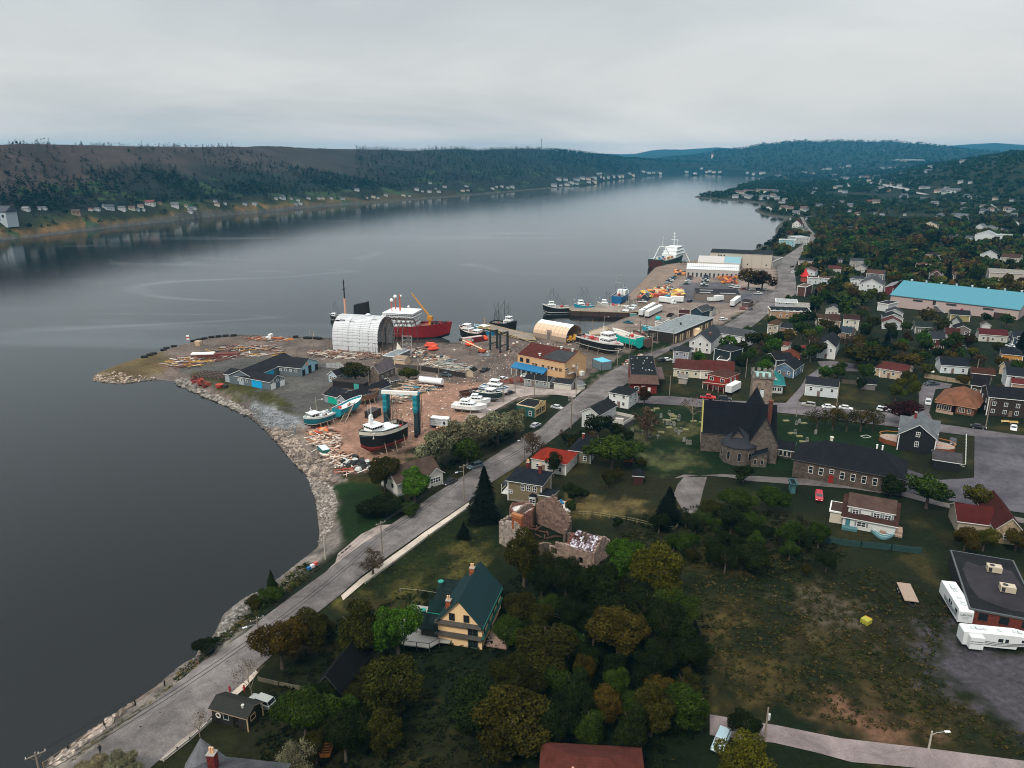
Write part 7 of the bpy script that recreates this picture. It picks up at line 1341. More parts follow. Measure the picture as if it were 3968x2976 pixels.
def caravan(lab,a,b_,L,nose=True,slide=False):
    p,q = P(*a),P(*b_);rz = math.atan2(q.y-p.y,q.x-p.x);r = thing('caravan',lab,'caravan',p,rz,'large white caravans by the brick building');wh = M('c2c6c6',rough=.35,var=.03);W2 = 2.6
    pf = [(0,.9),(0,3.4),(.25,3.6),(L-2.4,3.6),(L-.5,3.2),(L,2.4),(L-.5,1.7),(L-2.4,1.6),(L-2.6,.9)] if nose else [(0,.9),(0,3.4),(.2,3.6),(L-.3,3.6),(L,3.2),(L,.9)]
    MB().use(wh).loft([[(x,y,z) for x,z in pf] for y in (0,W2)]).build('body',r)
    m = MB().use(M('aeb4b4'))
    for x in (1.5,3.6,6.0,L-2.2,L-3.0): m.box(x,x+.6,1.0,1.7,3.6,3.78)
    m.box(2.3,3.3,.9,1.8,3.6,3.9).build('roof_vent',r);MB().use(GLASS).box(L*.5,L*.57,-.04,0,2.1,2.8).box(L*.6,L*.65,-.04,0,2.1,2.8).box(L*.83,L*.93,-.04,0,2.4,2.9).build('side_window',r)
    st_ = MB().use(M('3a4044'))
    for k in range(3): st_.path([(L*.28,-.03,2.1-k*.3),(L*.5,-.03,1.9-k*.3),(L*.75,-.03,2.0-k*.25),(L*.93,-.03,2.3-k*.3)],.05)
    st_.build('stripe',r)
    if slide: MB().use(wh).box(.7,3.0,-1.2,-.01,.9,3.3).use(M('3a4044')).box(.75,2.9,-1.24,-1.2,2.4,2.5).box(.75,2.9,-1.24,-1.2,2.0,2.07).build('slide_out',r)
    for x in (L*.4,L*.48): wheel(r,x,.2,.42,.3);wheel(r,x,W2-.2,.42,.3)
    return r
caravan('long white caravan with swooping black stripes and a slide out',fK(1655,600),fK(2110,640),11.5,slide=True)
r = caravan('white caravan parked lengthwise beside the black roof',fK(1452,130),fK(1530,262),10.5,nose=False);text('Lakota',r,(10.53,1.3,2.6),.75,rot=(math.pi/2,0,math.pi/2));MB().use(M('4a4e50')).box(10.5,10.53,.6,2.0,2.05,2.1).box(10.5,10.53,.8,1.8,1.7,1.76).build('stripe',r)
CAR('suv','a02a38',*fJ(183,420),*fJ(188,505),'crimson red car parked in the drive by the church hall');CAR('suv','a9acac',*fI(1040,640),*fI(1030,725),'silver grey car in the long driveway');CAR('pickup','2a333b',*fI(1145,450),*fI(1015,455),'dark blue pickup at the top of the driveway');CAR('sedan','1d1d20',*fI(1560,965),*fI(1740,990),'long black car at the kerb below the tan roof');CAR('sedan','c6c9c8',*fI(2085,960),*fI(2080,1025),'white car parked before the dark apartment house');CAR('sedan','1f2023',*fI(1340,1120),*fI(1338,1200),'black car in the drive of the silver roofed house')
CAR('suv','8c8a82',*fH(708,905),*fH(578,888),'champagne coloured jeep on the church street');CAR('sedan','cdd0d0',*fH(788,915),*fH(928,920),'white car on the church street by the clipped conifers');CAR('sedan','bfc2c2',*fH(1005,925),*fH(1080,935),'pale car half hidden under the churchyard trees');CAR('suv','c9cccc',*fH(1400,945),*fH(1505,960),'white police style car beside the dark red tree');CAR('sedan','c8caba',*fI(1082,265),*fI(1080,310),'cream car in the drive of the white bay gabled bungalow');CAR('sedan','9a2c34',*fI(995,240),*fI(992,290),'red car beside the cream one');CAR('suv','3a3f44',*fI(330,265),*fI(385,300),'grey car at the end of the gravel lot')
CAR('sedan','b9bfc0',*fF(1130,1255),*fF(1180,1270),'silver car by the long grey green house');CAR('suv','2a2c30',*fF(1530,1385),*fF(1575,1395),'dark car below the taupe house');CAR('sedan','c9cccc',*fF(2050,1365),*fF(2095,1375),'white car beside the navy blue house')
CAR('sedan','8f1f26',*fH(800,552),*fH(880,566),'red car under the round green tree');CAR('suv','8aa0a8',*fM(1470,1400),*fM(1440,1470),'pale blue car on the dark driveway at the bottom')
r = thing('flat_trailer','flat wooden deck trailer standing in the weedy field','trailer',P(*fK(1175,130)),place2(*fK(1205,195),*fK(1140,50))[1]);MB().use(M('8d7a6c',kind='plank')).box(-3.4,3.4,-1.3,1.3,.7,.85).build('deck',r);MB().use(DARK).box(-3.4,3.4,-1.2,-1,.5,.7).box(-3.4,3.4,1,1.2,.5,.7).tube((-3.4,-.8,.6),(-5,0,.5),.08).tube((-3.4,.8,.6),(-5,0,.5),.08).build('drawbar',r)
for x in (.3,1.4): wheel(r,x,-1.4,.4);wheel(r,x,1.4,.4)
r = thing('crate','yellow and orange painted box in the weedy field','box',P(*fK(812,375)),.6,None,.75);MB().use(M('8f8c30')).box(-1,1,-1,1,0,1.3).build('box_body',r);MB().use(M('c07030')).box(1.0,1.02,-.9,.9,.1,1.4).build('side_panel',r)
# headstones
rg = random.Random(9);hs_ = [(950,925),(905,945),(1085,985),(1110,988),(998,1018),(1100,1028),(1140,1008),(1138,1035),(1072,1048),(1192,1030),(1188,1055),(1028,1075),(1120,1075),(1065,1095),(1105,1100),(1085,1128),(1350,1060),(1440,1072),(1245,1275),(1280,1305),(1312,1308),(1260,1150),(1215,1170),(1155,1175),(1190,1200),(800,1195),(690,1178),(850,1225),(880,1232),(965,1248),(1140,1110),(1000,1180),(910,1105),(955,1092)]
hm_ = [MB().use(M('74766e')).prism([(-.45,-.12),(.45,-.12),(.45,.12),(-.45,.12)],0,1.3).tube((0,-.12,1.2),(0,.12,1.2),.42,n=10).mesh('headstone'),MB().use(M('6a6848')).box(-1,1,-.6,.6,0,.3).mesh('headstone'),MB().use(M('7a7a72')).box(-.12,.12,-.1,.1,0,1.6).box(-.5,.5,-.1,.1,1.0,1.25).mesh('headstone')]
wh_ = ['upright grey headstone','flat lichen covered grave slab','stone grave cross']
for i,(x,y) in enumerate(hs_): p = P(*fG(x,y));k = rg.choice((0,0,1,1,2));tag(link('headstone',hm_[k],None,p,rg.uniform(-.3,.3)),wh_[k]+' on the lawn left of the church','headstone','headstones of the churchyard')
for i,(x,y) in enumerate(((402,1055),(545,1078),(595,1082),(512,1098),(458,1190),(500,1195),(545,1222),(628,1280),(580,1280),(718,1195),(1340,385),(1275,400),(1505,392))): p = P(*fH(x,y));k = rg.choice((0,0,1));tag(link('headstone',hm_[k],None,p,rg.uniform(-.3,.3)),wh_[k]+(' on the lawn right of the church' if i < 10 else ' under the trees behind the church street'),'headstone','headstones of the churchyard')
r = thing('trampoline_frame','small white ground frame under the churchyard trees','frame',P(*fH(1258,1226)),.4);MB().use(M('c0c4bc')).path([(-1.3,-.9,.2),(1.3,-.9,.2),(1.3,.9,.2),(-1.3,.9,.2),(-1.3,-.9,.2)],.07).build('frame_bars',r)
for i,(x,y) in enumerate(((1982,912),(2088,922))): r = thing('bench',['left','right'][i]+' wooden bench on the grass before the dark apartment house','bench',P(*fI(x,y)),-.1,'benches');MB().use(M('b59a66')).box(-1.3,1.3,-.25,.25,.42,.5).box(-1.3,1.3,.22,.28,.5,.9).build('seat',r);MB().use(M('8a7448')).box(-1.2,-1.05,-.2,.2,0,.42).build('leg',r);MB().use(M('8a7448')).box(1.05,1.2,-.2,.2,0,.42).build('leg',r)
fence('white rail fence beside the black garage',[fI(1420,1455),fI(1490,1470),fI(1500,1090)],1.1,'c4ccc4');fence('cream panel fence before the white bay gabled bungalow',[fI(990,360),fI(1120,380),fI(1260,405),(3268+1400/3.16,1350+425/3.16),fI(1540,455)],1.8,'8f8068',solid=True,step=6);fence('teal lattice fence behind the white dormer house',[fJ(150,890),fJ(600,945),fJ(900,975),fJ(1190,1010)],1.5,'1e3836',solid=True);fence('dark timber fence behind the meadow',[fH(1000,650),fH(1175,665)],1.6,'4a4238',solid=True);fence('grey rail fence running to the dark conifer',[fL(0,600),fL(230,612),fL(560,662),fL(760,705),fL(1020,760),fL(1070,690)],1.1,'77704c',rails=2,step=2);fence('weathered rail fence behind the yellow house',[fN(1290,1545),fN(1450,1572),fN(1650,1620),fO(1700,75),fO(1900,130),fO(2170,190)],1.0,'5a5244');fence('low pale fence on the lawn left of the yellow house',[fN(140,1368),fN(330,1382),fN(530,1412)],.9,'7a7864',rails=1)
# town poles
for a,t_,l_,n_ in ((fG(88,775),fG(0,430),'at the corner of the harbour lane',1),(fG(1090,775),fG(0,565),'bare one beside the red shop',0),(fG(1905,590),fG(0,380),'bare one behind the motel',0),(fG(38,1105),fG(0,785),'by the road below the corner house',2),(fH(632,390),fH(0,185),'beside the rusty red roofed shed',0),(fH(512,1010),fH(0,850),'short one on the church street',0),(fH(945,890),fH(0,630),'beside the clipped conifer bungalow',0),(fI(1620,358),fI(0,125),'with a lamp behind the cream fence',0),(fI(1742,965),fI(0,605),'leaning over the black car',1),(fF(1050,640),fF(0,590),'short one behind the arena',0),(fF(1340,700),fF(0,600),'short one before the brown gables',0),(fF(1755,650),fF(0,510),'crossarm one left of the beige warehouse',1),(fF(1450,740),fF(0,565),'tall one behind the arena roof',1),(fF(782,400),fF(0,305),'far one in the trees',1),(fM(1870,1400),fM(0,1075),'dark one beside the lower lane tree',0)):
    pole(a[0],a[1],t_[1],'wooden utility pole '+l_,arms=n_,group='utility poles of the town',az=.2,box='lane' in l_)
pole(*fK(1365,1500),fK(0,1320)[1],'street lamp leaning over the lower lane',arms=0,lamp=1,c=POLEL,group='street lamps')
fW = fr(0,0,.55746)
def at(px,py,z): return Vector((*flat(px,py,z),z))
# ---- yellow house ----
s = House('pale yellow house with steep dark green roof and brick chimneys',fO(735,345),fO(1150,412),'house','house');w = s.w;dp = s.loc(*fO(1392,118))[1]*1.3;yl = 'd6b487'
s.block(0,w,0,dp,4.9,'gy',4.9,yl,'1a3033',wk='plain',rk='plain',ov=.5,trim='163330')
m = MB().use(M('3a3632',kind='shingle',bump=.3))
for z_ in (2.3,4.7): m.add([(-.5,-.7,z_),(w+.05,-.7,z_),(w+.05,-.02,z_+.5),(-.5,-.02,z_+.5),(-.5,-.7,z_-.12),(w+.05,-.7,z_-.12),(w+.05,-.02,z_-.12),(-.5,-.02,z_-.12)],[(0,1,2,3),(0,4,5,1),(7,6,5,4),(1,5,6,2),(0,3,7,4)])
s.part('pent_roof',m);s.part('band',MB().use(M('155048')).box(w+.02,w+.4,-.4,dp+.3,2.1,2.5).box(w+.02,w+.4,-.4,dp+.3,4.4,4.8))
s.win('f',[w*.33,w*.66],5.5,.9,1.3,'2a2a28',3);s.win('f',[w*.8],2.75,1.7,1.5,'3a4a40',2);s.win('f',[w*.8],.2,1.7,1.8,'3a4a40',2)
m = MB().use(M('16241f'))
for y in (dp*.12,dp*.34,dp*.58,dp*.8): m.box(w+.02,w+.08,y-.35,y+.35,2.6,4.4)
s.part('timber_panel',m);s.door('r',dp*.45,.1,1,2.1,'2a3a34');s.win('r',[dp*.9],1,.9,1.2)
s.chim(w*.18,2.0,1.6,'8a4a2c',.9,2,6.6);s.chim(w*.42,dp*.78,1.4,'8a4a2c',.9,2,9.0)
s.block(-3.2,-.02,dp*.3,dp*.5,3.8,'gx',1.6,'2a3a3a','17302f',ov=.3,wk='shingle',trim='1f8a78');s.block(-3.4,-.02,0,dp,2.6,'sx',2.2,'3a3a34','1c2a2a',ov=.3,trim='163330')
for y in (dp*.1,dp*.85): s.part('turret',MB().use(M('1a2a2a')).tube((-3.4,y,2),(-3.4,y,5.6),1.1,.5,10).use(M('2a7a6c')).tube((-3.4,y,5.6),(-3.4,y,5.8),.6,n=10))
m = MB().use(M('8a8780',kind='plank')).prism([(-8.5,-1.5),(-5.5,-3.6),(-.6,-3.2),(.6,-1.2),(2.6,-1.0),(2.6,-.05),(-.05,-.05),(-.05,9),(-8.5,9)],.9,1.1).use(M('3a3a38')).path([(-8.5,9,2),(-8.5,-1.5,2),(-5.5,-3.6,2),(-.6,-3.2,2),(.6,-1.2,2)],.06)
for p in ((-8.5,-1.5),(-5.5,-3.6),(-.6,-3.2),(.6,-1.2),(-8.5,4),(-3,-3.4)): m.tube((p[0],p[1],-1),(p[0],p[1],2),.08)
s.part('veranda',m);s.part('terrace',MB().use(M('8a7468',kind='plank')).box(w+.2,w+4.4,1,7.5,.1,.35));s.done()
RECTS.append((s.o.x-3+10*math.sin(s.rz)-4*math.cos(s.rz),s.o.y-12*math.cos(s.rz),s.rz,s.w+12,12))
# ---- ruined stone house ----
r = thing('ruined_house','roofless ruined stone house with broken slates on one wing','ruin',P(2129,2154));q = P(2294,2203)-P(2129,2154);r.rotation_euler[2] = math.atan2(q.y,q.x);rw = q.length;r.location.z = min(P(2129,2154).z,P(2294,2203).z)
rg = random.Random(12)
def rag(name,x0,y0,x1,y1,hf,c='77655a',th=.6,holes=()):
    a,b_ = Vector((x0,y0,0)),Vector((x1,y1,0));L = (b_-a).length;n = max(3,int(L/.55));d = (b_-a)/n;nn = Vector((-d.y,d.x,0)).normalized()*th/2;m = MB().use(M(c,kind='stone',bump=.5,var=.3))
    for i in range(n):
        t_ = (i+.5)/n;h_ = hf(t_)+rg.uniform(-.28,.28);p,q_ = a+d*i,a+d*(i+1);hole = [h for h in holes if abs(h-t_) < .55/L*1.3]
        for z0,z1 in (((-1.5,.9),(2.6,h_)) if hole else ((-1.5,h_),)):
            if z1 > z0: m.add([p-nn+Vector((0,0,z0)),q_-nn+Vector((0,0,z0)),q_+nn+Vector((0,0,z0)),p+nn+Vector((0,0,z0)),p-nn+Vector((0,0,z1)),q_-nn+Vector((0,0,z1)),q_+nn+Vector((0,0,z1)),p+nn+Vector((0,0,z1))],[(0,3,2,1),(4,5,6,7),(0,1,5,4),(1,2,6,5),(2,3,7,6),(3,0,4,7)])
    m.build(name,r)
gb = lambda e,rise: (lambda t_: e+rise*(1-abs(t_-.5)*2))
D2 = 7.5;rag('wall',0,0,rw,0,lambda t_: 4.4 if t_ > .15 else 2.8,holes=(.12,.75));rag('wall',rw,0,rw,D2,gb(4.4,2.4),'857065');rag('wall',0,D2,rw,D2,lambda t_: 4.2-(t_ < .4)*1.4,'6a5a50');rag('wall',rw*.36,0,rw*.36,D2,gb(3.4,2.0),'6a3f34')
rag('wall',-13,-1.5,-13,11,lambda t_: 5.4,'74675c');rag('gable_wall',-13,-1.5,-3,-3.5,gb(5.0,2.8),'857a70',holes=(.75,));rag('gable_wall',-11.5,12,-.5,10,gb(5.2,4.0),'6a564c');rag('wall',-.5,10,.2,6,lambda t_: 5.0-2*t_,'584a40');rag('wall',-3,-3.5,-1,2,lambda t_: 3.6-1.5*t_,'5c5046')
MB().use(M('7c4426',kind='brick')).box(-8.6,-6,-2.8,-1.9,5.5,8.6).use(M('8c5a38')).box(-8.7,-5.9,-2.9,-1.8,8.6,9.3).build('chimney',r)
oc = [(-14+3*math.cos(a),9+3*math.sin(a)) for a in [math.pi*2*i/8 for i in range(9)]]
for a,b_ in zip(oc,oc[1:]): rag('bay_wall',a[0],a[1],b_[0],b_[1],lambda t_: 4.6,'6a4a40',.4)
MB().use(M('b4b0ac',var=.3)).prism(oc[:-1],3.6,3.8).build('bay_floor',r)
m = MB();sl_ = [M(c,var=.3) for c in ('8f8c94','a9a8ae','4a3c40','6c5a62')]
for i in range(15):
    for j in range(9):
        if rg.random() < (.12 if j < 4 or i > 9 else .55): continue
        x = rw*.46+i*(rw*.52)/15;m.use(rg.choice(sl_)).add([(x,D2/2*(j)/9-.2,4.5+2.3*j/9),(x+rw*.5/15,D2/2*j/9-.2,4.5+2.3*j/9),(x+rw*.5/15,D2/2*(j+.9)/9-.2,4.5+2.3*(j+.9)/9),(x,D2/2*(j+.9)/9-.2,4.5+2.3*(j+.9)/9)],[(0,1,2,3)])
m.build('slates',r);m = MB().use(M('3a2a24'))
for i in range(9): x = rw*.46+i*rw*.065;m.tube((x,-.2,4.35),(x,D2/2,6.7),.08,n=4).tube((x,D2+.2,4.3),(x,D2/2,6.7),.08,n=4)
m.build('rafters',r);m = MB().use(M('4a3028'))
for k in range(26): x,y = rg.uniform(-12,rw*.4),rg.uniform(.5,9);m.cbox((x,y,rg.uniform(.2,1.2)),(rg.uniform(1,3),.25,.25),rg.uniform(0,3),rg.uniform(-.4,.4))
m.build('fallen_timbers',r);RECTS.append((r.location.x,r.location.y,r.rotation_euler[2],rw,12))
# ---- other near houses ----
s = House('olive tan two storey house with navy hipped roof and white trim',fN(1297,380),fN(1650,434),'house','house');w = s.w;s.block(0,w,0,8.5,5.7,'hip',2.3,'72674f','22262f',trim='cfd0cc',ov=.6,base='7a7468');s.trim(0,w,0,8.5,5.7,'d0d0cc');s.win('f',[w*.45,w*.62,w*.80],3.6,.9,1.4,'d5d5d2',3);s.win('f',[w*.08],2.2,.8,.8,'d5d5d2',3)
s.block(w*.68,w*.86,-1.0,-.02,2.3,'pyr',.9,'d0d0cc','22262f',z0=.1,ov=.25,trim='cfd0cc');s.win('f',[w*.77],.7,1.5,1.2,'d5d5d2',3,y0=-1.0);s.block(w+.02,w+3.4,-2,4,2.8,'sxr',1.0,'72674f','20232b',trim='cfd0cc',ov=.3);s.win('r',[1],.9,1,1.2,x1=w+3.4);s.roof = s.r;s.chim(w*.4,5.4,1.4,'5a2420',.8,2,7.8);s.chim(w*.8,4.6,1.4,'5a2420',.8,2,7.8)
s.part('terrace',MB().use(M('b8b0a8',kind='plank')).box(w+3.5,w+8.5,-2,3.5,.1,.5));s.part('porch',MB().use(M('22262f')).box(-3,-.05,3,8,2.8,3.0).use(M('c8c8c4')).box(-3,-.1,3,8,0,.3).path([(-3,3,1.2),(-3,8,1.2)],.05).tube((-3,3,0),(-3,3,2.8),.08).tube((-3,8,0),(-3,8,2.8),.08));s.done()
for x,c_,n_ in ((5.2,'2a6f96','blue'),(7.0,'a8302a','red')): p = s.o+Matrix.Rotation(s.rz,3,'Z') @ Vector((s.w+x,1.5,.5));r = thing('garden_chair',n_+' garden chair on the white terrace of the tan house','chair',p,.5);MB().use(M(c_)).box(-.35,.35,-.35,.3,.3,.38).build('seat',r);MB().use(M(c_)).cbox((0,.35,.75),(.7,.06,.9),0,-.25).build('backrest',r);MB().use(M(c_)).box(-.42,-.34,-.35,.4,0,.55).box(.34,.42,-.35,.4,0,.55).build('armrest',r)
s = House('white bungalow with brown roof behind a bright green tree at the beach lawn',fD(668,1312),fD(1112,1172),'house','house');w = s.w;s.block(0,w,0,9,4.0,'gx',2.8,'c0bdb4','57473f',ov=.6,trim='d0d0cc',base='6f7476');s.block(w*.7,w+.8,-.8,5,3.6,'gy',1.8,'c0bdb4','57473f',ov=.5,trim='d0d0cc');s.win('l',[2.5,6],1.6,1.3,1.5,'c8c8c4',0);s.win('f',[w*.78,w*.84,w*.90,w*.96],1.2,.7,1.4,'d0d0cc',1,y0=-.82);s.win('f',[w*.3],1.6,1.2,1.2);s.chim(w*.4,6.5,1.4,'6a241c',.7);s.done()
s = simple('low white house with bright orange red hipped roof by the road',(2062,1822),(2192,1842),9,3.6,'hip',2.2,'b9b6ae','93301f',trim='c9c9c4')
s = simple('dark hip roofed house with a white chimney behind the road trees',fG(15,1492),fG(240,1512),10,3.6,'hip',2.6,'6a6a5a','1f222a',chim=(.42,.5))
s = House('timber deck with orange brown rails in the churchyard hedge',fG(600,1530),fG(700,1538),'deck','deck');MB().use(M('2a2220')).box(0,s.w,0,6,0,1.2).use(M('7a4a2c')).box(0,s.w,-.1,0,1.2,2.2).box(s.w,s.w+.1,0,6,1.2,2.2).build('platform',s.r)
s = House('small black roofed hut with a life ring beside the bottom road',fQ(552,1208),fQ(884,1303),'hut','shed');w = s.w;dp = s.loc(*fQ(1048,1166))[1];s.block(0,w,0,dp,2.5,'gx',.9,'23221f','2a2c29',rk='plain',trim='8a7a66',ov=.35);s.part('life_ring',MB().use(M('c9c6bc')).path([(w*.2+.42*math.cos(k*math.pi/6),-.1,1.5+.42*math.sin(k*math.pi/6)) for k in range(13)],.1,6));s.win('f',[w*.42],1.1,.9,1.0,'8a8f88',0);s.door('f',w*.68,0,.9,2,'15130f');s.win('r',[dp*.4],1.1,1.0,.8,'a8916a',0);s.vent(w*.8,dp*.3,'a8a8a0',.2,.4)
for x,y in ((w+.3,-.2),(w+.3,dp)): s.part('corner_post',MB().use(M('a8916a')).box(x-.08,x+.08,y-.08,y+.08,-.6,2.5))
s.done()
CAR('suv','8a8f8a',*fQ(1095,1085),*fQ(935,1030),'white estate car parked beside the black roofed hut')
s = House('black roofed house hidden among the trees at the bottom',fQ(1545,1070),fQ(1780,1120),'house','house');s.block(0,s.w,0,11,4.0,'gy',2.6,'22201e','141517',trim='3a3c3c');s.done()
c0 = at(761,2858,16.4)-Vector((-2.2,4.6,0));s = House('grey slate roofed mansion with pointed turret and red chimneys',0,0,'mansion','house',z=3.2,world=(c0+Vector((-3,0,0)),c0+Vector((9,-1.6,0))));w = s.w
s.block(0,w,-8,5,9.6,'hip',2.6,'6a6258','55565a',ov=.5,trim='7a7c7e');s.block(-3.5,2,-9,1,9.2,'gx',1.6,'6a6258','595a5e',ov=.4,trim='7a7c7e');s.part('turret_roof',MB().use(M('595b5e',kind='shingle')).loft([[(.8+2.8*math.cos(a),4.6+2.8*math.sin(a),8.6) for a in [math.pi*i/4 for i in range(8)]],[(.8+.05*math.cos(a),4.6+.05*math.sin(a),13.2) for a in [math.pi*i/4 for i in range(8)]]]));s.part('turret',MB().use(M('5a544c')).tube((.8,4.6,0),(.8,4.6,8.6),2.4,n=8));s.part('roof_light',MB().use(M('1c2024',rough=.3)).add([(1.5,-3,11.3),(4,-3,11.3),(4,0,12),(1.5,0,12)],[(0,1,2,3)]));s.chim(3.6,2.4,2.2,'5a1c16',1.0,2,11.0);s.chim(9.2,-.8,2.0,'5a1c16',.9,1,10.6);s.done()
c0 = at(2270,3010,5.0);s = House('house with plain red brown hipped roof at the bottom edge',0,0,'house','house',z=4.5,world=(c0+Vector((-6.5,-6,0)),c0+Vector((7,-7,0))));s.block(0,s.w,0,9,3.2,'hip',2.6,'6a5a4c','5e322a',ov=.6,trim='5a3a30');s.vent(s.w*.3,3.0,'a87a70',.2,-1.2);s.done()
BOAT('small wooden boat hull with open ribs lying on the lawn',fQ(1625,1535),fQ(1670,1340),L=5.4,B=1.9,D=.5,c='a5632e',c2='7a4626',boot='a5632e',deck='6a3c22',rail='b87436',bul=.35,sheer=.3,cat='rowing boat',name='wooden_boat')
bt = [o for o in COL.objects if o.get('label','').startswith('small wooden boat')][0];m = MB().use(M('c08040'))
for k in range(8): m.box(.5+k*.55,.6+k*.55,-.7,.7,.62,.68)
m.build('thwart',bt)
r = thing('stair_platform','white railed garden platform in the undergrowth','platform',P(*fM(70,560)),.05);MB().use(M('a9aaa8',kind='plank')).box(-1.6,1.6,-1,1,1.0,1.15).build('floor',r);m = MB().use(M('b9bab8'))
for x in (-1.6,0,1.6): m.tube((x,-1,0),(x,-1,2.2),.06).tube((x,1,0),(x,1,2.2+(x > 0)),.06)
m.tube((-1.6,-1,2.1),(1.6,-1,2.1),.05).tube((-1.6,1,2.1),(1.6,1,2.1),.05).build('railing',r)
for (x,y),l_ in ((fQ(715,935),'red fire hydrant at the pavement end'),(fQ(852,925),'red post beside the bare tree')):
    r = thing('hydrant' if 'hydrant' in l_ else 'post',l_,'hydrant' if 'hydrant' in l_ else 'post',P(x,y));MB().use(M('8e1c22')).tube((0,0,0),(0,0,1.0),.17,.13,8).tube((-.28,0,.6),(.28,0,.6),.09,n=6).ball((0,0,1.05),.17).build('barrel',r)
r = thing('lawn_ornament','red white and blue painted lawn ornament beside the pole on the shore bank','ornament',P(*f6(1915,325)),.6)
for k,c_ in enumerate(('1c5a86','c8c8c8','a8524a')): MB().use(M(c_)).cbox((k*.8-.8,0,.5+k*.35),(.9,.7,.7),.2*k).build('block',r)
# pavements, walls
sheet('pavement',[(1504,2168),(1650,2062),(1815,1950),(1822,1962),(1660,2078),(1520,2185),(1410,2262),(1330,2330),(1322,2312),(1402,2242)],CONC,.2,2);sheet('pavement',[fQ(725,958),fQ(775,978),fQ(860,905),fQ(985,760),fQ(960,735),fQ(850,845)],CONC,.15,2);sheet('pavement',[fQ(40,1590),fQ(90,1600),fQ(330,1410),fQ(520,1240),fQ(490,1225),fQ(250,1400)],surf('7d746c'),.12,2)
fence('low pale kerb wall with short dark posts beside the bottom pavement',[fQ(85,1595),fQ(215,1490),fQ(335,1395),fQ(540,1215)],.5,'a8a49a',solid=True,step=4);fence('low retaining wall of pale concrete along the right side of the road',[(1415,2262),(1520,2186),(1660,2080),(1822,1964),(1835,1950)],.5,'9a9488',solid=True,step=3);fence('wooden guard fence with reddish posts on the sea side of the road',[f6(270,1542),f6(420,1440),f6(640,1290),f6(830,1160),f6(1010,1040),f6(1215,905)],1.0,'77604e',step=4);fence('light low wall bounding the lawn below the hut',[fQ(985,830),fQ(1180,875),fQ(1400,920),fQ(1560,1010),fQ(1760,1070),fQ(2060,1240)],.8,'5a5446',solid=True)
# person walking at the left road edge
def person(px,py,lab,rz):
    r = thing('person',lab,'person',P(px,py),rz);me = bpy.data.meshes.new('b');V = [(0,0,.92),(0,0,1.15),(.02,0,1.42),(.02,0,1.52),(.04,0,1.66),(0,-.1,.88),(.14,-.1,.48),(.08,-.1,.06),(.24,-.1,.03),(0,.1,.88),(-.12,.1,.5),(-.3,.1,.1),(-.18,.1,.03),(.02,-.19,1.4),(-.08,-.24,1.12),(.04,-.24,.88),(.02,.19,1.4),(.1,.24,1.12),(.24,.22,.92)]
    me.from_pydata(V,[(0,1),(1,2),(2,3),(3,4),(0,5),(5,6),(6,7),(7,8),(0,9),(9,10),(10,11),(11,12),(2,13),(13,14),(14,15),(2,16),(16,17),(17,18)],[]);o = bpy.data.objects.new('b',me);COL.objects.link(o);o.modifiers.new('s','SKIN');R_ = [.15,.14,.16,.06,.1,.1,.07,.05,.045,.1,.07,.05,.045,.06,.05,.035,.06,.05,.035]
    for i,q_ in enumerate(me.skin_vertices[0].data): q_.radius = (R_[i],)*2;q_.use_root = (i == 0)
    o.modifiers.new('u','SUBSURF').levels = 2;dg = bpy.context.evaluated_depsgraph_get();m2 = bpy.data.meshes.new_from_object(o.evaluated_get(dg));bpy.data.objects.remove(o);m2.materials.clear();m2.materials.append(M('1d1c20'));m2.materials.append(M('a07860'))
    for p in m2.polygons: p.material_index = 1 if p.center.z > 1.55 else 0
    link('body',m2,r);MB().use(M('2a1f1a')).ball((.0,0,1.74),.11,1,.95,.8).build('hair',r)
person(*f6(617,1455),'person in dark clothes walking at the left edge of the road',2.3)
# near poles and their wires
az_ = .72;tp = []
for b_,t_,l_,lm in (((190,3150),None,'beyond the pale bush',0),((1013,2548),2387,'with a lamp beside the ochre tree',-1),((1482,2149),2020,'on the sea side verge of the road',0),((1799,1946),1800,'with a lamp before the big spruce',-1),((2032,1778),1690,'with a lamp above the airy roadside tree',-1),((2212,1660),1540,'at the double crossarms by the grey car',0)):
    h_ = None if t_ else 10.5;o,t2 = pole(b_[0],b_[1],t_ or 0,'wooden utility pole '+l_,arms=1,lamp=lm,group='utility poles along the main road',az=az_,h=h_);tp.append(t2)
pole(1261,2168,2063,'short grey post on the shore bank',arms=0,c=POLEL,group='utility poles along the main road')
sx_ = Vector((math.cos(az_),math.sin(az_),0))
for k,(o_,dz_,rr_) in enumerate(((-1.1,-.2,.03),(1.1,-.2,.03),(.35,-.2,.025),(0,-3.2,.05),(.15,-3.9,.05))): wire([p+sx_*o_+Vector((0,0,dz_)) for p in tp],['left upper line','right upper line','middle upper line','upper thick cable','lower thick cable'][k]+' strung over the main road',rr_)
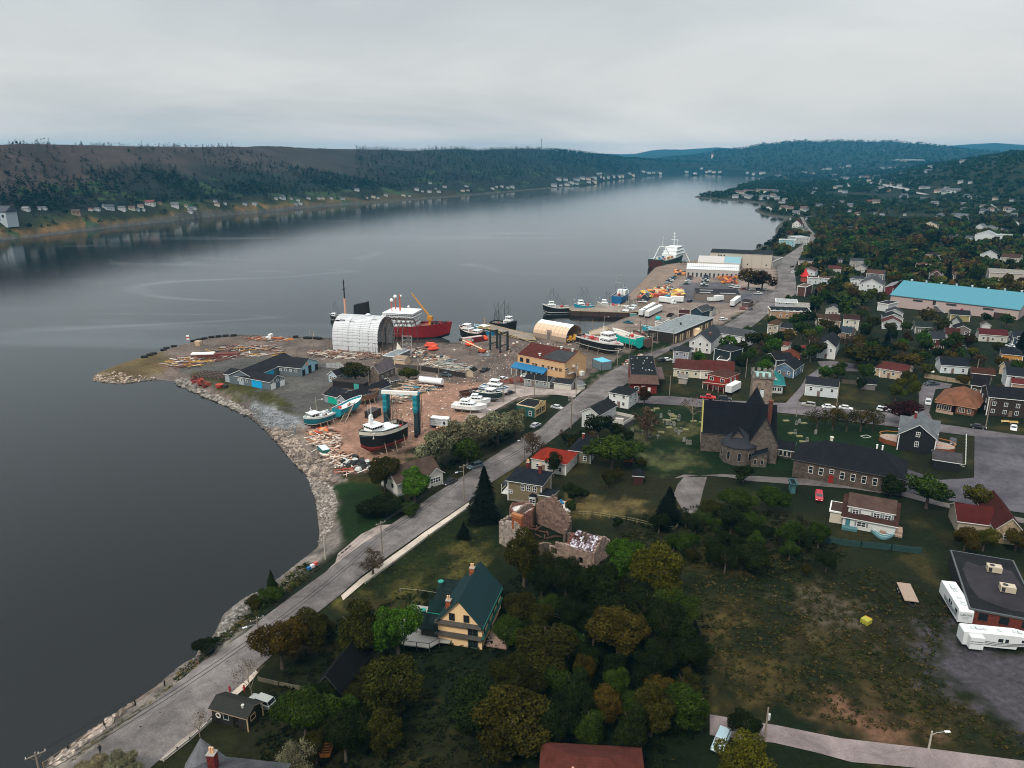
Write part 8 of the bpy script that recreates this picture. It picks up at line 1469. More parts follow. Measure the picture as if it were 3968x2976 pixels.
# ---- trees placed one by one: x, top, foot, width in frame W ----
TR = '''862 1292 1432 104 dec br left of the yellow house
780 1305 1425 120 dec ol between the bright green tree and the ochre one
610 1335 1445 100 dec oc beside the roadside lamp pole
668 1318 1412 95 dec ol at the road edge right of the ochre tree
806 1186 1242 58 airy tw at the pavement opposite the shore pole
1047 1008 1122 78 con con beside the tan house and the road
1002 1128 1162 36 con con alone on the lawn
1442 1052 1132 72 con con beside the gravel turnaround
1132 1142 1268 100 tall ol in front of the ruined house
1345 1158 1275 95 dec br right of the ruined house
1420 1165 1310 125 dec yel largest beside the ruined house
1290 1215 1350 120 dec dk between the ruin and the yellow house terrace
1380 1270 1380 120 dec dk below the yellow green tree
1178 1352 1468 132 dec ol in front of the yellow house terrace
1335 1310 1425 140 dec oc behind the white railed platform
1495 1340 1425 60 con con at the edge of the ochre meadow
1040 1480 1600 150 dec dk in the dark thicket, middle
845 1425 1545 150 dec ol above the hidden white car
1100 1495 1640 180 dec ol largest in the dark thicket
1262 1410 1500 60 tall oc thin one below the white railed platform
1195 1430 1510 90 tall gr slim one in the thicket
1330 1440 1520 70 dec gr with pale trunks in the thicket
662 1495 1595 116 dec gr right of the black roofed hut
640 1606 1690 88 airy wil beside the wooden boat hull
205 1640 1705 84 dec wil first at the bottom left road edge
266 1634 1700 88 dec wil second at the bottom left road edge
1592 1602 1720 130 dec yel at the bottom edge by the blue car
1605 1530 1605 62 dec dk beside the lower lane pole
1480 1482 1575 120 dec gr left of the lower lane
1405 1485 1590 110 tall ol in the thicket left of the lower lane
545 1405 1512 62 bare tw beside the red post
432 1528 1592 52 bare tw left of the black roofed hut
700 1478 1550 70 dec dk above the green one by the hut
585 1262 1302 52 bush gr on the shore bank
548 1282 1312 40 bush ol on the shore bank by the stones
452 1372 1412 58 bush dk on the shore bank near the fence
588 1232 1272 26 con dk small one on the shore bank
832 985 1062 78 dec ol beside the beach bungalow and trawler
896 1010 1085 76 dec br before the white bungalow
1010 946 1012 70 dec gr round one in the pale willows
942 925 1015 78 dec wil first from the left in the willow row
985 908 995 80 dec wil second in the willow row
1030 895 978 80 dec wil third in the willow row
1075 888 962 80 dec wil fourth in the willow row
1115 880 946 66 dec wil last in the willow row
830 1065 1112 110 bush dk below the white bungalow
885 1085 1110 60 bush gr at the bungalow garden edge
1150 930 992 62 airy tw at the roadside above the orange red roof
1196 975 1032 40 dec dk beside the orange red roof
1292 888 950 62 dec dk before the corner white house
1322 945 1012 112 dec gr at the churchyard corner
1396 880 952 70 airy tw in the churchyard
1496 848 912 72 bare tw on the churchyard lawn
1313 862 888 36 bush red beside the corner white house
1391 836 874 30 dec rust before the red shop
1764 880 928 50 airy ol first of the row right of the church
1798 878 930 52 airy oc second of the row right of the church
1828 880 932 52 airy ol third of the row right of the church
1858 882 932 50 airy oc fourth of the row right of the church
1884 880 930 44 airy ol fifth of the row right of the church
1947 862 916 64 dec red beside the silver roofed house
1808 780 822 46 dec gr at the side street corner
1848 740 796 70 dec ol left of the pair before the church hall
1892 738 796 56 dec ol right of the pair before the church hall
1963 760 800 60 dec oc above the red roofed bungalow
2001 1020 1098 86 dec gr beside the church hall end
2110 1040 1110 55 dec yel at the car park edge
1924 1025 1072 55 dec dk in front of the church hall end
1589 1056 1112 72 dec gr round one below the church
1668 1050 1106 66 dec gr round one left of the crimson car
1578 1092 1152 76 dec dk in the hollow below the church
1621 1105 1152 46 dec gr small round one in the hollow
1533 1080 1122 50 dec ol beside the gravel turnaround
1605 1005 1042 50 dec dk before the apse
1702 1122 1182 60 dec gr below the teal lattice fence
1620 1172 1232 82 dec dk in the meadow hollow
1455 1285 1348 46 tall gr slim one beside the ochre meadow
2082 1136 1190 52 dec oc first flowering one before the red brown roofs
2122 1138 1190 50 dec yel second flowering one before the red brown roofs
2192 1140 1190 50 dec oc third flowering one at the frame edge
768 780 826 66 dec ol behind the black weathered store
884 790 826 46 dec yel beside the tank trailer
1615 578 628 46 dec oc in the group at the harbour road bend
1645 582 630 50 dec rust second in the group at the harbour road bend
1530 862 886 26 dec dk beside the tall chapel stone
2015 605 640 56 dec gr big round one right of the arena
1708 770 796 12 con con left clipped
1727 772 798 12 con con right clipped
1240 1045 1085 60 dec dk behind the ruined house
700 1330 1380 50 dec ol at the pavement end above the road'''
for l_ in TR.split('\n'):
    q = l_.split(' ',6);x,t_,b_,w_ = map(float,q[:4]);TT(x*1.7939,t_*1.7939,b_*1.7939,w_*1.7939,q[4],q[5],q[6])
# ---- scattered trees of the town ----
roads = [wpoly(p) for p in (ROAD_L+ROAD_R,[(2460,1536),(3045,1563),(3600,1640),(4100,1700),(4100,1712),(3468,1655),(2869,1587),(2470,1562)],[(3102,1500),(3124,1463),(3180,1422),(3168,1402),(3392,1424),(3388,1440),(3160,1468),(3092,1560),(3045,1563)],[(3499,1815),(3776,1692),(4300,1710),(4300,2000),(3860,1975),(3500,1905)],[(3560,1500),(3690,1490),(3620,1640),(3560,1630)],[(2610,1855),(2900,1865),(3500,1925),(4100,2050),(4100,2035),(3490,1900),(2800,1838)],[(2750,2770),(3263,2863),(4200,2990),(4200,3060),(3153,2915),(2750,2850)])]
def free(x,y,r,occ=True):
    for w_ in roads:
        if sdist(np.array([[x,y]]),w_)[0] < r*.6: return False
    d0 = math.hypot(x,y)
    for (ox,oy,rz,W_,D_) in RECTS:
        c_,s_ = math.cos(rz),math.sin(rz)
        for k in ((0,6,12,18,25) if occ and d0 < 200 else (0,6,12,17)):
            X = x+x/d0*k-ox;Y = y+y/d0*k-oy;u = X*c_+Y*s_;v = -X*s_+Y*c_;e = r*.8 if k == 0 else -1
            if -e < u < W_+e and -e < v < D_+e: return False
    for (tx,ty,tr) in TREES[-420:]:
        if math.hypot(x-tx,y-ty) < (r+tr)*.62: return False
    return True
rg = random.Random(21)
def near_name(x,y):
    b_ = min(HL,key=lambda h: (h[0]-x)**2+(h[1]-y)**2);da = math.atan2(x,y)-math.atan2(b_[0]+3,b_[1]+4);dr = math.hypot(x,y)-math.hypot(b_[0]+3,b_[1]+4)
    side = ('right of' if da > 0 else 'left of') if abs(da)*math.hypot(x,y) > abs(dr) else ('behind' if dr > 0 else 'in front of')
    far_ = 'close ' if math.hypot(x-b_[0],y-b_[1]) < 13 else ''
    return far_+side+' the '+b_[2]
import re
HL = []
for o in COL.objects:
    if o.parent is None and o.get('category') in ('house','building','shop','hall','church','arena','warehouse','garage','ruin','shed'):
        HL.append((o.location.x,o.location.y,re.split(r' (?:behind|beside|below|in|at|before|by|above|left|hidden|joined|among|on|across|right|half|under) ',o['label'])[0]))
def scatter(n,pts,rmin,rmax,mix,tries=30,group='trees of the town',occ=True):
    w_ = wpoly(pts);lo,hi = w_.min(0),w_.max(0);k = 0;g = 0;n0 = n
    while k < n and g < n*tries:
        g += 1
        # even in picture terms: nearer ground gets smaller share per square metre
        x,y = rg.uniform(lo[0],hi[0]),rg.uniform(lo[1],hi[1])
        if sdist(np.array([[x,y]]),w_)[0] > 0: continue
        r = rg.uniform(rmin,rmax)
        if not free(x,y,r,occ): continue
        c = rg.choice(mix);kd = 'con' if c == 'con' else rg.choice(('dec','dec','tall','airy') if 'thicket' in group or 'meadow' in group else ('dec','dec','dec','tall')) if c != 'tw' else 'airy'
        nn = near_name(x,y);tree(x,y,r,r*rg.uniform(1.9,2.6)*(1.3 if kd == 'con' else 1),kd,c,' '.join(nn.split()[:9]),f"{'small ' if r < rmin+(rmax-rmin)*.33 else 'broad ' if r > rmin+(rmax-rmin)*.67 else ''}{CN[c]} {TG[kd]} {' '.join(nn.split()[:10])}",None,group);k += 1
mixT = ['dk','gr','ol','br','gr','oc','ol','rust','dk','con','gr','tw','gr','yel']
scatter(44,[(2120,2250),(2560,2380),(2700,2560),(2720,2760),(2500,2950),(1900,2960),(1600,2900),(1300,2800),(1350,2600),(1650,2560),(2050,2400)],2.6,4.6,['dk','ol','dk','gr','oc','dk'],60,'trees of the dark thicket')
scatter(20,[(1420,2560),(1700,2560),(1900,2700),(1800,2960),(1100,2960),(1180,2760)],2.2,3.8,['dk','ol','dk'],60,'trees of the dark thicket')
scatter(26,[(2100,1950),(2450,2060),(2700,2030),(3100,2080),(3300,2180),(3100,2250),(2800,2240),(2560,2120),(2350,2080)],1.4,3.0,['dk','gr','ol','dk'],60,'bushes and trees of the meadow')
scatter(14,[(2180,1700),(2450,1700),(2500,1800),(2450,1890),(2250,1900)],1.6,2.8,['dk','ol','tw','dk'],60,'trees below the churchyard')
scatter(40,[(2950,1400),(3400,1330),(3968,1400),(3968,1620),(3700,1640),(3400,1560),(3100,1540)],2.0,3.8,mixT,50)
scatter(60,[(2640,1420),(2760,1330),(2900,1290),(3050,1180),(3968,1330),(3968,1420),(3200,1420),(2950,1500),(2750,1440)],2.4,4.4,mixT,50)
scatter(85,[(3050,1180),(3120,1010),(3500,980),(3968,990),(3968,1130),(3968,1330),(3400,1300)],3.0,5.2,mixT,50)
scatter(60,[(3110,1030),(3140,930),(3400,870),(3968,870),(3968,1000),(3500,1010)],4.0,6.5,mixT,50)
# ---- woodland beyond the ones one can tell apart: one mesh each ----
def wood(name,lab,ptsxy,rad,col_fn,seed,kind='dec',nq=26):
    rg_ = np.random.default_rng(seed);V = [];F = [];Cc = [];o = 0
    base = [crown(s,nq,.34 if kind == 'dec' else .2,nl=5) if kind == 'dec' else crown(s,nq,.15,cone=True) for s in range(4)]
    for (x,y,z_),r,c_ in zip(ptsxy,rad,col_fn):
        v,f,b_ = base[rg_.integers(4)];a = rg_.uniform(0,6.28);ca,sa = math.cos(a),math.sin(a);h_ = r*(.95 if kind == 'dec' else 1.25)
        vv = np.stack([(v[:,0]*ca-v[:,1]*sa)*r*(1.1 if kind == 'dec' else 2.1)+x,(v[:,0]*sa+v[:,1]*ca)*r*(1.1 if kind == 'dec' else 2.5)+y,v[:,2]*h_+z_+h_*.8],1)
        V.append(vv);F.append(f+o);o += len(vv);Cc.append(b_*np.array(c_)[None])
    me = npmesh(name,np.concatenate(V),np.concatenate(F),[LEAF],np.concatenate(Cc));ob = link(name,me);ob.color = (1,1,1,1);tag(ob,lab,'woodland',kind='stuff');return ob
rn = np.random.default_rng(5)
def polar(n,az0,az1,r0,r1,pw=1.0):
    a = rn.uniform(az0,az1,n);r = r0*(r1/r0)**(rn.random(n)**pw);return np.sin(a)*r,np.cos(a)*r
def ground_z(x,y): return height(x,y)
def clear_houses(x,y,mg=4):
    ok = np.ones(len(x),bool)
    for (ox,oy,rz,W_,D_) in RECTS:
        c_,s_ = math.cos(rz),math.sin(rz);d = np.hypot(x,y)
        for k in (0,12,24):
            X = x+x/d*k-ox;Y = y+y/d*k-oy;u = X*c_+Y*s_;v = -X*s_+Y*c_;ok &= ~((-mg < u) & (u < W_+mg) & (-mg < v) & (v < D_+mg))
    for w_ in roads[:5]: ok &= sdist(np.stack([x,y],1),w_) > 3
    for w_ in FARROADS: ok &= sdist(np.stack([x,y],1),w_) > 4
    return ok
# far roads
FR = [('far_road',[f5(460,540),f5(470,550),f5(720,600),f5(900,640),f5(1100,680),f5(1160,675),f5(950,632),f5(760,585),f5(600,555)]),('far_road',[f5(1790,780),f5(1850,800),f5(1960,880),f5(2040,950),f5(2130,1000),f5(2230,1190),f5(2230,1120),f5(2150,990),f5(2020,930),f5(1900,820),f5(1850,785)]),('far_road',[f5(220,545),f5(240,575),f5(265,612),f5(285,605),f5(250,560)]),('shore_road',[f4(1150,960),f4(1150,985),f4(1250,1020),f4(1380,1035),f4(1390,1022),f4(1260,1000),f4(1200,955)])]
FARROADS = []
for n_,p in FR: FARROADS.append(wpoly(p));sheet(n_,p,surf('7d7c7c',cracks=False),.5,14)
CLR = [wpoly(p) for p in ([f5(0,640),f5(280,650),f5(800,670),f5(1290,690),f5(1200,745),f5(1000,720),f5(500,715),f5(0,690)],[f3(1200,440),f3(600,505),f3(600,520),f3(1150,465)])]
# far houses
hp = []
HCOL = [('a9abaa','4a4c50','white'),('a4a6a5','6a6c6e','white'),('b5ad9c','4a3c38','cream'),('a8a9a6','5a2c28','white'),('9aa3a8','3a3c42','grey blue'),('8a7464','42342e','brown')]
for i,(wc_,rc_,nm_) in enumerate(HCOL):
    r = thing('far_house',nm_+' house source','house',(0,0,-50));m = MB().use(M(wc_)).box(-5,5,-3.6,3.6,-3,4.2).add([(-5,-3.6,4.2),(-5,3.6,4.2),(-5,0,6.2),(5,-3.6,4.2),(5,3.6,4.2),(5,0,6.2)],[(0,2,1),(3,4,5)]);m.build('wall',r)
    MB().use(M(rc_)).add([(-5.4,-4,4.0),(5.4,-4,4.0),(5.4,0,6.4),(-5.4,0,6.4),(-5.4,4,4.0),(5.4,4,4.0),(-5.4,-4,3.8),(5.4,-4,3.8),(-5.4,4,3.8),(5.4,4,3.8)],[(0,1,2,3),(3,2,5,4),(6,7,1,0),(8,4,5,9),(6,0,3,4,8),(7,9,5,2,1)]).build('roof',r)
    g = MB().use(GLASS); 
    for x in (-3.4,-1.2,3.2): g.box(x-.5,x+.5,-3.66,-3.6,1.4,2.6)
    MB().use(GLASS).box(1.1,1.9,-3.66,-3.6,0,2.1).build('door',r); 
    for x in (-3.4,-1.2,3.4): MB().use(GLASS).box(x-.5,x+.5,-3.66,-3.6,1.4,2.6).build('window',r)
    hp.append(r)
NH = [0]
def fh(p,wpx,ci,place,sc=None,ry=None):
    q = P(*p);d = (q-Vector((0,0,H))).length;w_ = wpx*d/FP*(.66 if q.x < 0 else .92);k = w_/10;az_ = math.atan2(q.x,q.y);h_ = max(.6,min(k,1.5))
    rz = (-az_+rg.uniform(-.5,.5)) if ry is None else ry
    o = dup(hp[ci],q,rz,f"{HCOL[ci][2]} {'long ' if w_ > 20 else ''}{'cottage' if w_ < 9 else 'house'} {place if not LMK else rel(*p)}",'far houses',(k,max(.8,min(k,1.6)),h_));NH[0] += 1
    RECTS.append((q.x-w_/2,q.y-4,0,w_,8));return o
rg = random.Random(31)
LMK = [(10,850,'three storey block on the far shore'),(590,785,'red roofed white house on the far shore'),(300,820,'brown house on the far shore'),(740,810,'ochre bank of the far shore'),(1260,705,'green field in the dark wood'),(1385,738,'lone house above the far shore road'),(1620,745,'far shore hamlet'),(2060,720,'first group on the distant spit'),(2260,705,'tip of the distant spit'),(2500,675,'head of the bay'),(2760,660,'pale church at the bay head'),(2850,770,'low wooded spit'),(2960,755,'long tan building of the spit'),(3060,800,'shore road bend'),(3130,850,'top of the main road'),(3400,745,'pale clearing'),(3300,700,'upper road end'),(3530,735,'middle of the upper road'),(3690,750,'long white store on the slope'),(3540,625,'long white ridge building'),(3870,820,'right hand avenue'),(3780,905,'big white building'),(3600,880,'cream gabled hall'),(3300,870,'brown and green wood'),(3350,640,'wooded ridge')]
def rel(px,py):
    b = min(LMK,key=lambda q: (q[0]-px)**2+4*(q[1]-py)**2);dx,dy = px-b[0],(py-b[1])*2.5
    n_ = 'just ' if abs(dx)+abs(dy) < 45 else 'well ' if abs(dx)+abs(dy) > 120 else ''
    return n_+(('right of' if dx > 0 else 'left of') if abs(dx) > abs(dy) else ('below' if dy > 0 else 'above'))+' the '+b[2]
def fhs(f,s_,place):
    for e in s_.split(): x,y,w_,c_ = e.split(',');fh(f(float(x),float(y)),float(w_),int(c_),place)
fhs(f1,'225,655,30,1 380,645,22,0 340,645,12,0 650,685,36,5 780,655,18,3 835,655,24,0 890,625,12,0 940,645,38,4 1048,650,32,0 1130,645,28,2 1205,625,26,2 1290,610,42,3 1375,600,16,5 1500,622,36,0 1595,622,16,2 1630,650,26,0 1632,672,22,0 1670,642,16,0 1845,582,16,0 1860,612,26,2 2100,605,20,4 2180,605,22,0 8,640,12,0 120,690,18,2 1185,655,14,4 1235,655,10,0 1930,600,14,4','on the far shore at the left')
r = dup(hp[4],P(*f1(20,735)),-.3,'grey blue three storey block at the left edge of the far shore','far houses',(3.2,2,2.6)) 
fhs(f2,'375,558,16,0 430,555,30,4 505,558,10,0 565,572,18,0 585,600,18,0 545,603,14,4 195,602,20,0 655,555,18,0 740,555,16,0 775,555,18,2 850,555,16,0 1070,488,24,0 945,560,20,4 1155,550,10,2 1210,545,22,2 1315,530,20,0 1250,552,14,0 1470,530,20,2 1520,535,12,0 1580,482,24,0 1690,500,22,0 1770,500,20,0 1745,470,12,4 1820,458,20,0 1975,490,20,2 2005,450,18,4 1695,425,18,4 1630,495,12,0','on the far shore below the dark wood')
fhs(f3,'240,515,18,0 275,500,14,0 320,498,18,0 370,508,18,4 410,505,16,0 20,495,16,4 30,530,14,2 765,492,22,0 825,488,12,0 880,485,20,0 915,470,20,0 960,475,16,4 1065,462,16,0 1110,458,18,2 810,440,18,0 865,442,18,4 960,440,24,4 1010,430,20,0 1060,435,18,2 1110,425,20,4 1160,412,14,0 1185,422,14,0 1225,418,16,4 1275,412,14,0 1320,412,20,0 1350,408,16,2 1140,388,10,0 1165,385,10,0 1440,400,18,2 1530,370,14,0 1570,378,24,4 1620,380,12,0 1670,382,20,0 1410,385,14,4 2110,362,14,0 1905,370,14,4 2140,372,16,2','on the distant spit of the bay')
fhs(f4,'480,520,16,0 440,530,12,2 540,530,12,4 600,530,12,0 1020,555,16,0 1120,545,22,0 940,540,12,4 1310,580,20,4 1390,605,12,2 380,485,10,0 190,525,10,4 790,845,22,0 905,840,22,0 975,850,22,0 960,790,46,2 830,800,30,2 1160,780,70,2 1270,790,24,4 1120,865,26,0 1160,860,26,0 1240,830,20,2 1300,860,18,0 1270,835,16,0 1395,880,18,0 1370,910,16,0 1340,905,14,2 1380,990,28,2 1455,1000,26,2 1530,1050,26,0 1625,1000,26,2 1650,1015,20,0 1480,1110,18,0 1680,1110,20,4 1270,590,10,0 1630,540,16,0 1690,545,14,4 1740,550,12,2 1860,500,14,0 1930,495,18,0 2160,460,12,0 2040,575,16,0 2000,640,14,4 2060,735,24,0 2010,725,14,2 1750,795,16,0 1765,740,14,4 2090,910,16,0 1985,975,14,0 1810,960,22,4 2190,950,20,0 2130,785,18,4','on the wooded shore beyond the quay')
fhs(f5,'630,385,16,0 700,380,16,4 800,383,20,0 885,388,18,0 850,462,18,0 1140,425,24,4 1165,378,16,0 1080,297,10,0 1530,318,20,0 260,358,10,0 200,380,14,4 100,470,16,0 200,500,22,4 240,505,16,0 400,490,16,0 460,490,14,3 560,490,20,4 480,525,14,2 630,535,16,0 380,540,12,0 110,525,12,0 140,600,16,0 120,605,10,4 160,645,14,0 600,610,16,0 640,605,14,0 465,605,12,4 560,645,10,0 740,560,14,2 820,585,16,0 1060,610,14,0 1090,605,12,0 1140,605,14,4 1240,650,18,2 1280,640,16,0 1400,655,54,0 1330,665,20,0 1500,545,16,0 1610,548,12,0 1570,700,16,4 1545,800,20,0 1210,795,24,0 1540,850,18,4 1600,720,14,0 1700,715,14,4 1890,735,16,2 1750,820,18,2 1770,885,26,4 1840,860,20,2 2020,855,22,2 2060,870,22,0 2100,915,18,0 2070,750,14,4 490,775,22,3 560,780,26,2 180,775,12,0 270,825,18,0 80,835,10,0 270,868,12,0 1090,745,22,4 870,710,24,4 360,915,24,2 550,895,12,4 630,905,14,0 280,1060,18,4 370,1090,26,3 880,910,10,0 1280,915,16,0 1270,940,24,4 1440,920,20,4 1520,955,34,0 1610,995,12,0 1300,1240,34,0 1570,1220,16,2 1430,1160,24,2 1600,1180,22,4 640,190,8,0 1990,1090,20,0','among the trees of the upper town')
s_ = dup(hp[1],P(*f5(890,306)),-.6,'very long white building on the far wooded ridge','far houses',(14,3,2.0))
src = [(f5(1200,330),3),(f5(1000,430),0),(f4(2070,470),2),(f5(1350,620),1),(f5(950,560),4),(f5(700,640),5)]
for (p,ci) in src: q = P(*p);hp[ci].location = q;hp[ci].rotation_euler = (0,0,rg.uniform(-1,0));hp[ci]['label'] = HCOL[ci][2]+' gabled house standing alone in the upper town wood';hp[ci]['group'] = 'far houses'
# small far landmarks
for p,t_,l_ in ((f2(1750,137),f2(0,97),'thin mast on the left hilltop'),(f3(658,176),f3(0,82),'tall radio mast on the middle hilltop')):
    q = P(p[0],p[1]+3);h_ = up(p[0],p[1]+3,t_[1]);r = thing('radio_mast',l_,'mast',q);MB().use(M('5a5e62')).tube((0,0,0),(0,0,h_),1.2,.7,5).build('mast_pole',r);MB().use(M('5a5e62')).box(-2.2,2.2,-.5,.5,h_*.85,h_*.95).build('aerial',r)
q = P(*f4(505,362));r = thing('water_tower','pale red banded tower in front of the blue hills','tower',q);MB().use(M('c8b8b4')).tube((0,0,0),(0,0,26),7,7,10).use(M('a0524a')).tube((0,0,26),(0,0,34),7.2,n=10).build('tower_shaft',r)
a,b_ = P(*f4(250,568)),P(*f4(328,566));BOAT('dark ship anchored far up the bay',f4(328,570),f4(252,572),z=0,B=16,D=9,c='1c2226',c2='1c2226',boot='1c2226',deck='3a3e40',sink=-3,cab=[(18,34,12,9)],masts=[(30,22,'2a2e30'),(70,18,'2a2e30')],cat='ship',name='ship')
for x in (465,530): q = P(*f4(x,812 if x > 500 else 805));tree(q.x,q.y,6 if x < 500 else 3,11,'airy','dk',['wide crowned one alone on the low spit','narrow one alone on the low spit'][x > 500])
# woods: right side town hills
x,y = polar(9000,.14,.66,480,3300,.8);sd = sdist(np.stack([x,y],1),poly_w);z_ = height(x,y,sd);ok = (sd > 12) & (z_ > 1.2) & clear_houses(x,y)
for w_ in CLR: ok &= sdist(np.stack([x,y],1),w_) > 0
az_ = np.arctan2(x,y);rr_ = np.hypot(x,y);ok &= ~((az_ < azel(3010,900)[0]) & (rr_ < 900)) & ~((sd < 230) & (rr_ < 720) & (az_ < azel(3130,900)[0]));dn = vnoise(x,y,120,21);ok &= dn > .30;x,y,z_ = x[ok],y[ok],z_[ok];n = len(x);pal = np.array([S(c) for c in ('303e14','3e5420','525620','44582a','645a24','5a4228','485026','6a5e30','344a1e')]);rr_ = np.hypot(x,y)
ci = rn.integers(0,9,n);cc = pal[ci];far_ = np.clip((rr_-900)/900,0,1)[:,None];cc = cc*(1-far_)+np.array(S('2e4426'))[None]*(.6+.8*rn.random((n,1)))*far_
wood('woodland','mixed green and brown woodland between the houses of the upper town',np.stack([x,y,z_],1),rn.uniform(3.0,6.0,n)*(1+.25*np.clip((rr_-1200)/1500,0,1)),cc,1,nq=44)
def cl(n,a0,a1,r0,r1,fn,c_,rad,seed,name,lab,kind='con',nq=14):
    x,y = polar(n,a0,a1,r0,r1,.9);sd = sdist(np.stack([x,y],1),poly_w);m = (sd > 8);x,y,sd = x[m],y[m],sd[m];m = fn(x,y,sd);x,y,sd = x[m],y[m],sd[m]
    z_ = height(x,y,sd);m = clear_houses(x,y,3);x,y,z_ = x[m],y[m],z_[m];k = len(x);pc = np.array([S(c) for c in c_])[rn.integers(0,len(c_),k)]
    wood(name,lab,np.stack([x,y,z_],1),rn.uniform(rad*.6,rad*1.2,k)*(1+np.clip((np.hypot(x,y)-2000)/5000,0,.8)),pc,seed,kind,nq)
def tn(x,y): a = np.arctan2(x,y);r0 = np.interp(a,N_R0[:,0],N_R0[:,1]);return (np.hypot(x,y)-r0)/(np.interp(a,NRR[:,0],NRR[:,1])-r0)
def fN1(x,y,sd):
    t_ = tn(x,y);a = np.arctan2(x,y);lf = np.clip((azel(1900,600)[0]-a)/.35,0,1);n_ = vnoise(x,y,230,14);d = vnoise(x,y,160,33);dens = np.clip((d-.36+.30*(1-lf))*5,0,1)*np.clip(t_*6-.5,0,1)*(1-lf*.88*np.clip((t_-.42)*5+(n_-.5)*3,0,1));return (t_ > .04) & (np.random.default_rng(3).random(len(x)) < np.maximum(dens,.05))
cl(34000,-.64,-.08,650,1900,fN1,('141f16','18261b','1f2d1e','101a14','27321f'),4.0,2,'conifer_wood','dark conifer woods on the near part of the hill across the bay','con',20)
cl(16000,-.2,.22,1000,4400,fN1,('141f16','18261b','1f2d1e','101a14','27321f'),5.0,6,'conifer_wood','dark conifer woods farther along the hill across the bay')
cl(3500,-.64,.30,640,4200,lambda x,y,sd: (sd < 150) & (np.random.default_rng(4).random(len(x)) < .6),('3a4526','2c3a22','4a4a28','22301f'),3.6,3,'shore_trees','low broadleaf trees and scrub along the far shore','dec',18)
cl(9000,.05,.66,3300,8600,lambda x,y,sd: sd > 20,('1c2e26','223428','182822'),7,4,'far_wood','distant woods at the head of the bay','dec',8)
# bank behind the far wharf, shore bushes, meadow scrub
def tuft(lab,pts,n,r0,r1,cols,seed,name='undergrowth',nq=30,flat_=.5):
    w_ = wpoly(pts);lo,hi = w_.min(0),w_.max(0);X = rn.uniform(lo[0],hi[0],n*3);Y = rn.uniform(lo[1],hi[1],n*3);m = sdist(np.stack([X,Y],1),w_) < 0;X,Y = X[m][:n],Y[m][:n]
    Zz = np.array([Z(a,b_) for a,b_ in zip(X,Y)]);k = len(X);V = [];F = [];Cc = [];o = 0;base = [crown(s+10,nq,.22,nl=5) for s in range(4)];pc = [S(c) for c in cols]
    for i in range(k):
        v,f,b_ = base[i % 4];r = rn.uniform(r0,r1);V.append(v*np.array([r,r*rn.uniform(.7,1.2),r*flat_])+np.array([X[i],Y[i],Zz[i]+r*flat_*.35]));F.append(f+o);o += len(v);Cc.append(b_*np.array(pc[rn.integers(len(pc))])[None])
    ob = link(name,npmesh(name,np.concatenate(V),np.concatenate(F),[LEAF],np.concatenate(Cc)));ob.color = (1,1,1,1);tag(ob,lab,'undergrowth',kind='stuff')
tuft('weeds and scrub of the big meadow',FIELD,2600,.35,.95,('3e3a18','4a4220','2a3414','1f2c12','54482a','333818'),1,nq=22,flat_=.45)
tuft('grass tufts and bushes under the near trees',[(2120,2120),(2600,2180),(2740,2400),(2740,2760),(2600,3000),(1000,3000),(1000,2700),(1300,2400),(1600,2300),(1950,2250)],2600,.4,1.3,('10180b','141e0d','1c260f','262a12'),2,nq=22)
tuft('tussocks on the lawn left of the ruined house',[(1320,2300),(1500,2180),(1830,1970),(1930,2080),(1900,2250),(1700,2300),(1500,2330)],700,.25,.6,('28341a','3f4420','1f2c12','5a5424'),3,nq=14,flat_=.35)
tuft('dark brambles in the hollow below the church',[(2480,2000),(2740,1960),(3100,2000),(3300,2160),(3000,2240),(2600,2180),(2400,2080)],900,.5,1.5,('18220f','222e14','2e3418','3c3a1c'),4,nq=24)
tuft('hedge along the harbour side of the road',[(1540,1990),(1760,1840),(1900,1740),(2000,1690),(2010,1670),(1900,1700),(1740,1790),(1600,1880),(1450,2020)],420,.6,1.5,('161f10','1f2c14','2a3418'),5,nq=26,flat_=.8)
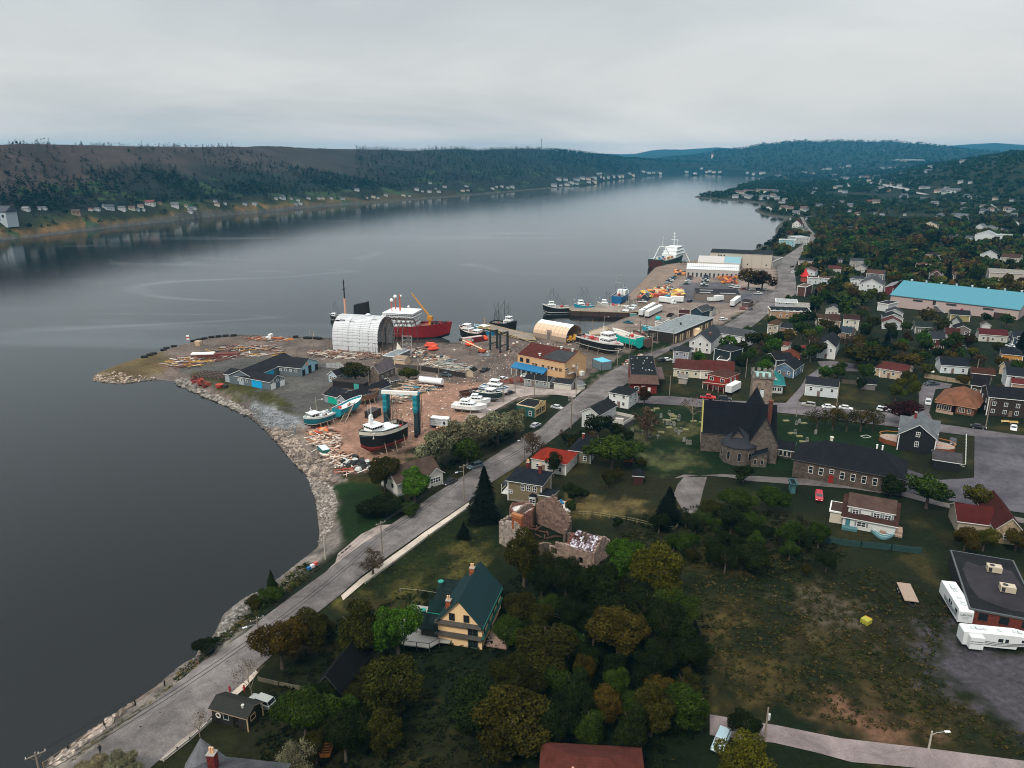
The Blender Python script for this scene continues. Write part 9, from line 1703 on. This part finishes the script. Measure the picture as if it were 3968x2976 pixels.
tuft('bushes along the near shore bank',[(1240,2200),(1300,2150),(1110,2310),(950,2430),(800,2550),(700,2640),(640,2680),(700,2600),(790,2530),(880,2450),(1000,2330),(1180,2180)],420,.5,1.4,('232d15','38391c','5a5426','2a3a16'),6,nq=24)
tuft('yellow flowers and grass on the road verge',[f6(450,1500),f6(640,1360),f6(850,1210),f6(1000,1090),f6(1240,910),f6(1215,900),f6(980,1075),f6(830,1190),f6(620,1330),f6(430,1490)],420,.2,.5,('7a6a1c','3a4018','8a741c','2a3414'),7,nq=12)
tuft('scrub on the bank behind the far wharf',[fE(1480,330),fE(1480,290),fE(1640,240),fE(1690,200),fE(1690,130),fE(1790,100),fE(1760,190),fE(1700,300),fE(1600,340)],120,2.5,5,('26301a','37381e','1e2a16','4a4426'),8,nq=50,flat_=1.0)
tuft('green trees on the wooded spit behind the quay town',[f4(620,800),f4(850,705),f4(1100,640),f4(1200,600),f4(1290,620),f4(1290,760),f4(800,770),f4(740,830)],500,5,9,('22331f','2a3d24','1c2c1c'),9,'spit_wood',30,.9)
tuft('scrub along the verge of the harbour road',[(2265,1500),(2370,1428),(2480,1374),(2590,1338),(2620,1322),(2560,1326),(2440,1370),(2330,1430),(2250,1485)],300,.25,.6,('2a3a18','35441e'),10,nq=12,flat_=.3)
tuft('weeds on the beach crest by the grey shed',[(740,1450),(900,1475),(1040,1510),(1120,1560),(1150,1610),(1090,1610),(960,1550),(820,1490)],500,.25,.6,('4a4a20','5a5424','343c1a'),11,nq=12,flat_=.3)
# ---------------- haze ----------------
hm = bpy.data.materials.new("haze_air");hm.use_nodes = True;t = hm.node_tree;t.nodes.clear()
o_ = nd(t,'ShaderNodeOutputMaterial');pv = nd(t,'ShaderNodeVolumePrincipled')
pv.inputs['Color'].default_value = (*S('4fb0dc'),1);pv.inputs['Density'].default_value = 0.000068;pv.inputs['Anisotropy'].default_value = 0.0
t.links.new(pv.outputs[0],o_.inputs['Volume'])
hz = MB().use(hm).box(-8900,8900,-400,12600,-6.5,300).build('haze');tag(hz,kind='stuff',label='faint blue haze lying over the bay and the hills',cat='haze')
